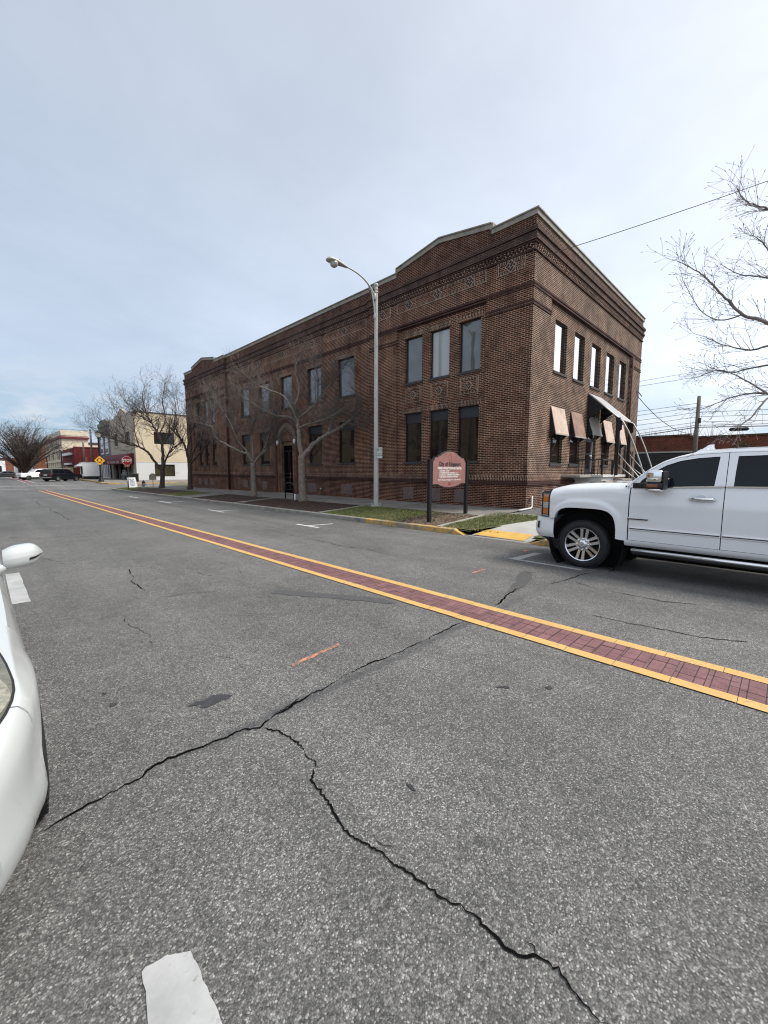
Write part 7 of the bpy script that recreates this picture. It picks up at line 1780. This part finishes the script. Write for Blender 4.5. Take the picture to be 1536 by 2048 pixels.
m = MB(); m.box(17.6, 34, 112.1, 112.6, 7.205, 7.7); m.box(20.5, 21.4, 112.05, 112.8, 6.6, 8.3); m.box(24.0, 29.0, 113, 120, 7.7, 9.2); m.build('dark_roof', M['sill'], cr_)
m = MB(); m.box(12.35, 17.7, 111.6, 143.4, 8.35, 8.75); m.build('cornice', M['redtrim'], cr_)
m = MB(); m.box(12.7, 17.6, 111.9, 143, 9.003, 10.1); m.build('parapet', M['oldcream'], cr_)
for k in range(11):
    u = 113.6+2.7*k
    for z0, z1 in ((3.9, 5.8), (6.3, 7.6)):
        m = MB(); m.box(12.76, 12.795, u, u+1.1, z0, z1); m.build('window', M['greystone'] if z0 > 5 else M['darkglass'], cr_)
for k in range(8):
    m = MB(); m.box(12.62, 12.795, 113.0+3.8*k, 113.5+3.8*k, 0.0, 8.3); m.build('pilaster', M['oldcream'], cr_)
m = MB(); m.box(12.5, 12.795, 112, 143, 3.2, 3.55); m.build('string_course', M['oldcream'], cr_)
ob_ = thing('orange_brick_building', 'orange-brown brick building behind the rounded bare tree', 'building', (10.6, 150, 0))
m = MB(); m.box(10.6, 24, 150, 172, -0.5, 8.6); m.build('wall', M['orangebrick'], ob_)
m = MB(); m.box(10.5, 24, 149.9, 172, 8.605, 8.95); m.build('parapet', M['redtrim'], ob_)
m = MB(); m.box(10.55, 10.595, 152, 170, 0, 3.2); m.build('shopfront', M['darkglass'], ob_)
for k, (x0, x1, y, z1, nm, mt, lb) in enumerate(((7.8, 9.9, 175, 3.2, 'white_shed', 'white', 'small white shed glimpsed right of the rounded tree trunk'), (3.6, 6.0, 190, 4.6, 'white_trailer', 'white', 'white boxy building glimpsed left of the rounded tree trunk'), (-14, 3.4, 200, 5.6, 'brown_building', 'tanbrick', 'distant low brown building at the far left edge'), (-60, 40, 330, 8.0, 'distant_building', 'orangebrick', 'long distant brick block closing the far end of the street'))):
    t = thing(nm, lb, 'building', (x0, y, 0))
    m = MB(); m.box(x0, x1, y, y+8, -0.8, z1); m.build('wall', M[mt], t)
    m = MB(); m.box(x0-0.1, x1+0.1, y-0.1, y+8.1, z1+0.003, z1+0.25); m.build('roof', M['sill'], t)
    m = MB(); m.box(x0+(x1-x0)*0.3, x0+(x1-x0)*0.6, y-0.03, y-0.004, 0.2, z1*0.6); m.build('door', M['darkglass'], t)
vase_tree((-9.0, 150.0, -0.3), 9.0, 5.0, 'grey bare tree far behind the dark sedan', 66, 22, 2.0, 0.35, lv=2)
# globe street lamps, roundabout sign, poles
def lantern(x, y, z, h, label, globe=False):
    t = thing('lantern_post', label, 'street lamp', (x, y, z), group='black lantern posts along the far pavement')
    m = MB(); m.lathe((x, y, z), [(0.34, 0), (0.34, 0.12), (0.22, 0.3), (0.20, 0.6), (0.11, 0.9), (0.09, h-0.9), (0.13, h-0.85), (0.13, h-0.75)], 14); m.build('post', M['black'], t, smooth=True, auto=40)
    if globe:
        m = MB(); m.lathe((x, y, z+h-0.75), [(0.12, 0), (0.27, 0.15), (0.30, 0.32), (0.22, 0.52), (0.0, 0.62)], 14); m.build('globe', M['lens'], t, smooth=True)
    else:
        m = MB(); m.lathe((x, y, z+h-0.75), [(0.16, 0), (0.30, 0.12), (0.34, 0.62), (0.30, 0.64), (0.30, 0.62)], 8); m.build('lantern', M['lens'], t)
        m = MB(); m.lathe((x, y, z+h-0.12), [(0.36, 0), (0.22, 0.14), (0.05, 0.2), (0.03, 0.34), (0, 0.34)], 8); m.build('lantern_cap', M['black'], t)
lantern(11.35, 65.4, zb2(11.3, 65.4), 6.6, 'black lantern post on the far pavement right behind the yellow sign')
lantern(10.65, 95.0, -0.02, 5.6, 'black globe lamp in front of the cream block', True)
lantern(11.7, 130.0, -0.05, 5.3, 'small far black globe lamp at the end of the cream block', True)
ys_ = thing('roundabout_sign', 'yellow diamond roundabout warning sign on a thin black post', 'sign', (11.12, 64.2, zb2(11.1, 64.2)))
yf = SP(11.12, 64.15, 2.82)
m = MB(); m.tube([(11.12, 64.2, zb2(11.1, 64.2)-0.2), (11.12, 64.2, 3.4)], 0.05, 8); m.build('post', M['black'], ys_)
m = MB(); m.prism([(0, -0.60), (0.60, 0), (0, 0.60), (-0.60, 0)], yf, 0.0, -0.006); o = m.build('diamond', M['yellowsign'], ys_, recalc=True)
m = MB()
for k in range(3):
    a0 = math.pi/2+k*2*math.pi/3; va = []; n = 8
    for i in range(n+1):
        a = a0+1.45*i/n; va += [yf(0.20*math.cos(a), 0.20*math.sin(a), 0.004), yf(0.30*math.cos(a), 0.30*math.sin(a), 0.004)]
    m.add(va, [(2*i, 2*i+1, 2*i+3, 2*i+2) for i in range(n)])
    a = a0+1.45; m.poly([yf(r*math.cos(q), r*math.sin(q), 0.004) for r, q in ((0.14, a), (0.36, a), (0.25, a+0.5))])
m.build('arrows', M['text_black'], o)
def pole(name, x, y, z, h, r, label, arms=(), mat='wood'):
    t = thing(name, label, 'utility pole', (x, y, z))
    m = MB(); m.tube([(x, y, z-0.3), (x, y, z+h)], [r*1.25, r*0.8], 10); m.build('shaft', M[mat], t, smooth=True)
    for a, l in arms:
        m = MB(); m.obox((x, y-0.12, z+a), (l, 0, 0), (0, 0.05, 0), (0, 0, 0.06)); ao = m.build('crossarm', M[mat], t)
        for k in (-0.8, -0.3, 0.3, 0.8):
            m = MB(); m.lathe((x+k*l, y-0.12, z+a+0.06), [(0.03, 0), (0.05, 0.06), (0.03, 0.14), (0, 0.14)], 8); m.build('insulator', M['steel'], ao)
    return t
pole('utility_pole', 13.9, 94.0, 0.0, 6.7, 0.16, 'thin grey pole in front of the red building, left of the taller one')
pole('utility_pole', 14.5, 90.0, 0.0, 8.9, 0.17, 'taller grey pole rising beside the blue-grey building')
# ------------------------------------------------------------------ right: low brick building, pole, cables, bush, far trees
lb = thing('low_brick_building', 'long low red-brown brick building with charcoal doors behind the pickup', 'building', (45, 3, 0.2))
m = MB(); m.box(45.0, 60, -30, 6.64, 3.44, 4.55); m.box(45.0, 60, 6.642, 24, 3.44, 4.78); m.build('upper_wall', M['lowbrick'], lb)
m = MB(); m.box(44.92, 60, -30, 6.64, 4.553, 4.70); m.box(44.92, 60, 6.56, 24, 4.783, 4.93); m.build('coping', M['ledge'], lb)
m = MB(); m.box(45.05, 60, -30, 24, -0.3, 3.30); m.build('lower_wall', M['rolldoor'], lb)
m = MB(); m.box(44.95, 60, -30, 24, 3.303, 3.437); m.build('fascia', M['steel'], lb)
for k in range(5):
    y0 = -22+9*k; m = MB(); m.box(44.99, 45.045, y0, y0+5.0, 0.1, 3.1); d0 = m.build('roller_door', M['rolldoor'], lb)
    m = MB()
    for z in [0.4+0.35*i for i in range(8)]: m.box(44.975, 44.988, y0+0.05, y0+4.95, z, z+0.03)
    m.build('slat', M['black'], d0)
up_ = pole('utility_pole', 40.0, 5.45, 0.2, 7.25, 0.15, 'grey wooden utility pole rising behind the white pickup')
m = MB(); m.tube([(39.9, 5.3, 5.35), (39.9, 5.3, 5.75)], 0.09, 8); m.build('cable_box', M['black'], up_)
pole('utility_pole', 20.2, -2.7, 0.2, 11.6, 0.16, 'pole outside the right edge carrying the service cable')
def cable(a, b, sag, r, label, n=14, grp='overhead cables on the right'):
    a, b = Vector(a), Vector(b)
    pts = [a.lerp(b, t)-Vector((0, 0, sag*4*t*(1-t))) for t in lin(0, 1, n)]
    m = MB(); m.tube(pts, r, 5, cap=False); o = m.build('cable', M['wire']); return tag(o, label, 'cable', grp)
cable((13.99, 6.70, 8.88), (20.1, -2.65, 11.72), 0.12, 0.011, 'thin service cable running from the brick corner up to the right')
P = Vector((40.0, 5.45, 0))
HT = [6.9, 6.6, 6.2, 5.85, 5.45, 5.2, 5.05]
for i, h in enumerate(HT):
    r = 0.035 if i == 6 else 0.016 if i < 5 else 0.02
    nm = ['topmost', 'second', 'third', 'fourth', 'fifth', 'sixth', 'thick lowest'][i]
    cable((39.9, 5.5, h), (40.3+0.15*i, 42.0, h-0.3-0.33*i), 0.5, r, nm+' cable running left from the wooden pole behind the pickup')
    if i > 1: cable((39.9, 5.4, h), (39.6, -24, h+0.1), 0.45, r, nm+' cable running right from the wooden pole behind the pickup')
m = MB(); m.tube([(39.88, 3.5, 4.74), (39.88, 3.42, 4.74), (39.88, 2.45, 4.72), (39.88, 2.35, 4.72)], [0.03, 0.13, 0.13, 0.03], 8); tag(m.build('splice_case', M['black']), 'black splice case hanging on the thick cable right of the pole', 'splice case')
cable((28.1, 6.75, 6.05), (39.9, 5.6, 4.55), 0.55, 0.02, 'dark cable sagging from the brick building corner to the wooden pole')
m = MB(); m.tube([(27.6, 6.70, 6.35), (28.3, 6.62, 6.08)], 0.03, 6); m.build('cable_bracket', M['steel'], bb)
cable((60, 42, 12.6), (38, -25, 11.4), 1.0, 0.016, 'upper of the twin cables crossing the sky on the right'); cable((60, 42, 12.1), (38, -25, 10.9), 1.0, 0.018, 'lower of the twin cables crossing the sky on the right')
for i, (z, y) in enumerate(((9.0, 92), (5.7, 92), (4.9, 92))):
    cable((-40, y+4, z), (14.4, y, z-0.2), 0.35, 0.022, ('highest', 'middle', 'lowest')[i]+' far cable crossing in front of the rounded tree', grp='far cables on the left')
# evergreen bush
be = thing('evergreen_bush', 'rounded dark green evergreen showing above the pickup roof', 'bush', (41.0, 2.6, 0.2))
rn = random.Random(9); m = MB(); va = []; fs = []
for k in range(5200):
    d = Vector((rn.gauss(0, 1), rn.gauss(0, 1), rn.gauss(0, 1))).normalized()
    r = rn.uniform(0.72, 1.0)*(1+0.10*math.sin(5*d.x+3*d.z)); p = Vector((41.0+d.x*0.85*r, 2.65+d.y*0.85*r, 2.0+d.z*1.80*r))
    a = Vector((rn.gauss(0, 1), rn.gauss(0, 1), rn.gauss(0, 1))).normalized()*0.055; b = a.cross(d).normalized()*0.03; n0 = len(va)
    va += [p-b, p+b, p+a+d*0.06]; fs.append((n0, n0+1, n0+2))
m.v = va; m.f = fs; m.m = [0]*len(fs); m.build('foliage', M['evergreen'], be)
m = MB(); m.tube([(41.0, 2.65, 0.0), (41.0, 2.65, 2.2)], 0.09, 8); m.build('trunk', M['wood'], be)
# thin bare trees along the skyline behind the low building
RMIN = 0.028
rn = random.Random(17)
tl = ['leftmost thin bare tree over the low brick roof, next to the brick building', 'thin bare tree over the low brick roof, left of the wooden pole', 'twiggy bare tree just left of the wooden pole', 'thin bare tree right behind the wooden pole', 'small bare tree right of the wooden pole', 'faint bare tree over the right half of the low brick roof']
for i, (y, h) in enumerate(((15.6, 9.2), (14.2, 8.9), (12.4, 9.4), (10.4, 9.8), (8.4, 9.2), (1.0, 8.6))):
    vase_tree((72+rn.uniform(-2, 4), y, 0.0), h, 2.2, tl[i], 80+i, 16, 1.5, 0.18, group='thin bare trees behind the low building', fork=0.35, lv=2)
# ------------------------------------------------------------------ across the street behind the viewer (seen in the glass)
for i_, (ya, yb, hh) in enumerate(((63, 110, 9.6),)):
    t = thing('far_opposite_building', 'tan brick block beyond the crossing on the viewer side of the street', 'building', (-10, 63, 0))
    m = MB(); m.box(-22, -10, ya, yb, 0.141, hh); m.build('wall', M['tanbrick'], t)
    m = MB(); m.box(-22, -9.8, ya-0.2, yb+0.2, hh+0.003, hh+0.3); m.build('coping', M['coping'], t)
    for k in range(10):
        m = MB(); m.box(-9.99, -9.95, ya+1.5+4.5*k, ya+4+4.5*k, 1.0, 3.4); m.build('window', M['darkglass'], t)
wp = pole('utility_pole', -3.0, 20.5, 0.14, 13.6, 0.17, 'tall wooden pole across the street, mirrored in the upper front window')
m = MB(); m.tube([(-3.0, 20.4, 12.4), (-2.4, 20.1, 12.9), (-1.2, 19.7, 13.1), (-0.6, 19.5, 13.1)], 0.05, 8); m.build('lamp_arm', M['steel'], wp, smooth=True)
for i, y in enumerate((24.7, 34.5)):
    vase_tree((-3.4, y, 0.14), 6.8, 3.0, ('bare tree across the street, mirrored in the lower front windows', 'second bare tree across the street, further along the kerb')[i], 120+i, 13, 1.2, 0.16, group='bare trees across the street', fork=0.30, lv=2)
mb = MB(); mb.box(-40, -2.2, -40, 90, -0.9, 0.14); struct('near_sidewalk', mb, M['walk'])
ob2 = thing('opposite_building', 'tan brick building across the street mirrored in the windows', 'building', (-10, 25, 0))
m = MB(); m.box(-22, -10.0, 8, 51, 0.141, 8.8); m.build('wall', M['tanbrick'], ob2)
m = MB(); m.box(-22, -9.8, 7.8, 51.2, 8.803, 9.1); m.build('coping', M['coping'], ob2)
for k in range(9):
    for z0, z1 in ((1.0, 3.4), (5.3, 7.4)):
        m = MB(); m.box(-9.99, -9.95, 9.5+4.2*k, 11.9+4.2*k, z0, z1); m.build('window', M['darkglass'], ob2)
SKY_GLOW, SKY_BASE, SKY_LOW, WEST_FILL = 6.8, 3.75, 5.5, 2.8
SUN_STR, SUN_ANG, EXPO, DENOISE = 2.4, 20.0, 0.76, True
# ------------------------------------------------------------------ sky, sun, camera
wd = bpy.data.worlds.new('World'); scene.world = wd; wd.use_nodes = True
nt = wd.node_tree; bg = nt.nodes['Background']
SUN_EL, SUN_AZ = R(52), R(-50)        # behind and to the right of the brick building
sd = Vector((math.cos(SUN_EL)*math.cos(SUN_AZ), math.cos(SUN_EL)*math.sin(SUN_AZ), math.sin(SUN_EL)))
sky = N(nt, 'ShaderNodeTexSky', sky_type='NISHITA', sun_disc=False, sun_elevation=SUN_EL, sun_rotation=math.atan2(sd.x, sd.y), air_density=1.0, dust_density=1.5, ozone_density=2.0)
gen = N(nt, 'ShaderNodeTexCoord').outputs['Generated']
sep = N(nt, 'ShaderNodeSeparateXYZ'); L(nt, gen, sep.inputs[0])
# cloud deck: the view direction projected on to a level sheet overhead
den = mth(nt, 'ADD', mth(nt, 'MAXIMUM', sep.outputs['Z'], 0.0), 0.16)
px = mth(nt, 'DIVIDE', sep.outputs['X'], den); py = mth(nt, 'DIVIDE', sep.outputs['Y'], den)
cb = N(nt, 'ShaderNodeCombineXYZ'); L(nt, px, cb.inputs[0]); L(nt, py, cb.inputs[1])
n1 = noise(nt, cb.outputs[0], 0.55, 5.0, 0.5, 0.5); n2 = noise(nt, cb.outputs[0], 1.7, 6.0, 0.58, 0.3); n3 = noise(nt, cb.outputs[0], 0.22, 2.0, 0.5)
dt = N(nt, 'ShaderNodeVectorMath', operation='DOT_PRODUCT'); L(nt, gen, dt.inputs[0]); dt.inputs[1].default_value = sd
glow = mth(nt, 'POWER', mth(nt, 'MAXIMUM', mth(nt, 'MULTIPLY_ADD', dt.outputs['Value'], 0.5, 0.5), 0.0), 2.0)
# thin overcast: brighter toward the hidden sun, bluer where it thins
thick = ramp(nt, mth(nt, 'ADD', mth(nt, 'MULTIPLY', n1, 0.6), mth(nt, 'MULTIPLY', n2, 0.4)), [(0.30, 0.0), (0.72, 1.0)])
lum = mth(nt, 'MULTIPLY_ADD', glow, SKY_GLOW, SKY_BASE)
lum = mth(nt, 'ADD', lum, mth(nt, 'MULTIPLY', mth(nt, 'MAXIMUM', mth(nt, 'MULTIPLY', sep.outputs['X'], -1.0), 0.0), WEST_FILL))   # fill added to the unseen west sky, brightens street-facing sides
lum = mth(nt, 'MULTIPLY', lum, mth(nt, 'MULTIPLY_ADD', thick, 0.24, 0.88))
# the deck darkens overhead, away from the bright haze low down
upf = N(nt, 'ShaderNodeMapRange'); L(nt, sep.outputs['Z'], upf.inputs['Value']); upf.inputs['From Min'].default_value = 0.22; upf.inputs['From Max'].default_value = 0.72; upf.inputs['To Min'].default_value = 1.0; upf.inputs['To Max'].default_value = 0.70
lum = mth(nt, 'MULTIPLY', lum, upf.outputs['Result'])
warm = mixc(nt, glow, (0.725, 0.872, 1.08), (0.975, 0.98, 1.01))
cl = N(nt, 'ShaderNodeVectorMath', operation='SCALE'); L(nt, warm, cl.inputs[0]); L(nt, lum, cl.inputs['Scale'])
cover = mth(nt, 'MULTIPLY_ADD', thick, 0.22, 0.72)
# gaps low over the horizon where blue sky and white cumulus show
low_ = N(nt, 'ShaderNodeMapRange'); L(nt, sep.outputs['Z'], low_.inputs['Value']); low_.inputs['From Min'].default_value = 0.22; low_.inputs['From Max'].default_value = 0.03
mp = N(nt, 'ShaderNodeMapping'); mp.inputs['Scale'].default_value = (3.2, 3.2, 11.0); L(nt, gen, mp.inputs['Vector'])
n4 = noise(nt, mp.outputs['Vector'], 1.6, 6.0, 0.6, 0.2)
cum = ramp(nt, n4, [(0.47, 0.0), (0.60, 1.0)])
lowf = mth(nt, 'MULTIPLY', low_.outputs['Result'], 0.75)
blue = N(nt, 'ShaderNodeVectorMath', operation='SCALE'); L(nt, mixc(nt, cum, (0.44, 0.64, 0.82), (0.86, 0.90, 0.97)), blue.inputs[0]); blue.inputs['Scale'].default_value = SKY_LOW
base = mixc(nt, cover, sky.outputs['Color'], cl.outputs[0])
fin = mixc(nt, lowf, base, blue.outputs[0])
L(nt, fin, bg.inputs['Color']); bg.inputs['Strength'].default_value = 0.1

sl = bpy.data.lights.new('sun', 'SUN'); sl.energy = SUN_STR; sl.angle = R(SUN_ANG); sl.color = (1.0, 0.96, 0.90)
so = bpy.data.objects.new('sun', sl); COL.objects.link(so)
so.rotation_euler = (-sd).to_track_quat('-Z', 'Y').to_euler(); so.location = (40, -20, 60)

cam = bpy.data.cameras.new('camera'); cam.sensor_fit = 'HORIZONTAL'; cam.sensor_width = 36.0; cam.lens = 805.264/1536*36.0
cam.clip_start = 0.05; cam.clip_end = 4000
co = bpy.data.objects.new('camera', cam); COL.objects.link(co)
yaw, pit, rol = R(45.12542812), R(-5.94564609), R(0.14438055)
f_ = Vector((math.cos(yaw)*math.cos(pit), math.sin(yaw)*math.cos(pit), math.sin(pit)))
r_ = Vector((math.sin(yaw), -math.cos(yaw), 0)); u_ = r_.cross(f_)
r2 = r_*math.cos(rol)+u_*math.sin(rol); u2 = -r_*math.sin(rol)+u_*math.cos(rol)
co.matrix_world = Matrix(((r2.x, u2.x, -f_.x, 0), (r2.y, u2.y, -f_.y, 0), (r2.z, u2.z, -f_.z, 1.66), (0, 0, 0, 1)))
scene.camera = co
scene.render.engine = 'CYCLES'
scene.view_settings.view_transform = 'Standard'; scene.view_settings.look = 'None'; scene.view_settings.gamma = 1.0
scene.view_settings.exposure = EXPO; scene.view_settings.use_curve_mapping = False
scene.cycles.max_bounces = 6; scene.cycles.diffuse_bounces = 3; scene.cycles.glossy_bounces = 4; scene.cycles.transmission_bounces = 4
scene.cycles.use_denoising = DENOISE
scene.cycles.use_adaptive_sampling = False; scene.cycles.pixel_filter_type = 'BLACKMAN_HARRIS'; scene.cycles.filter_width = 1.15
scene.cycles.caustics_reflective = False; scene.cycles.caustics_refractive = False
scene.cycles.sample_clamp_indirect = 4.0; scene.cycles.blur_glossy = 0.8
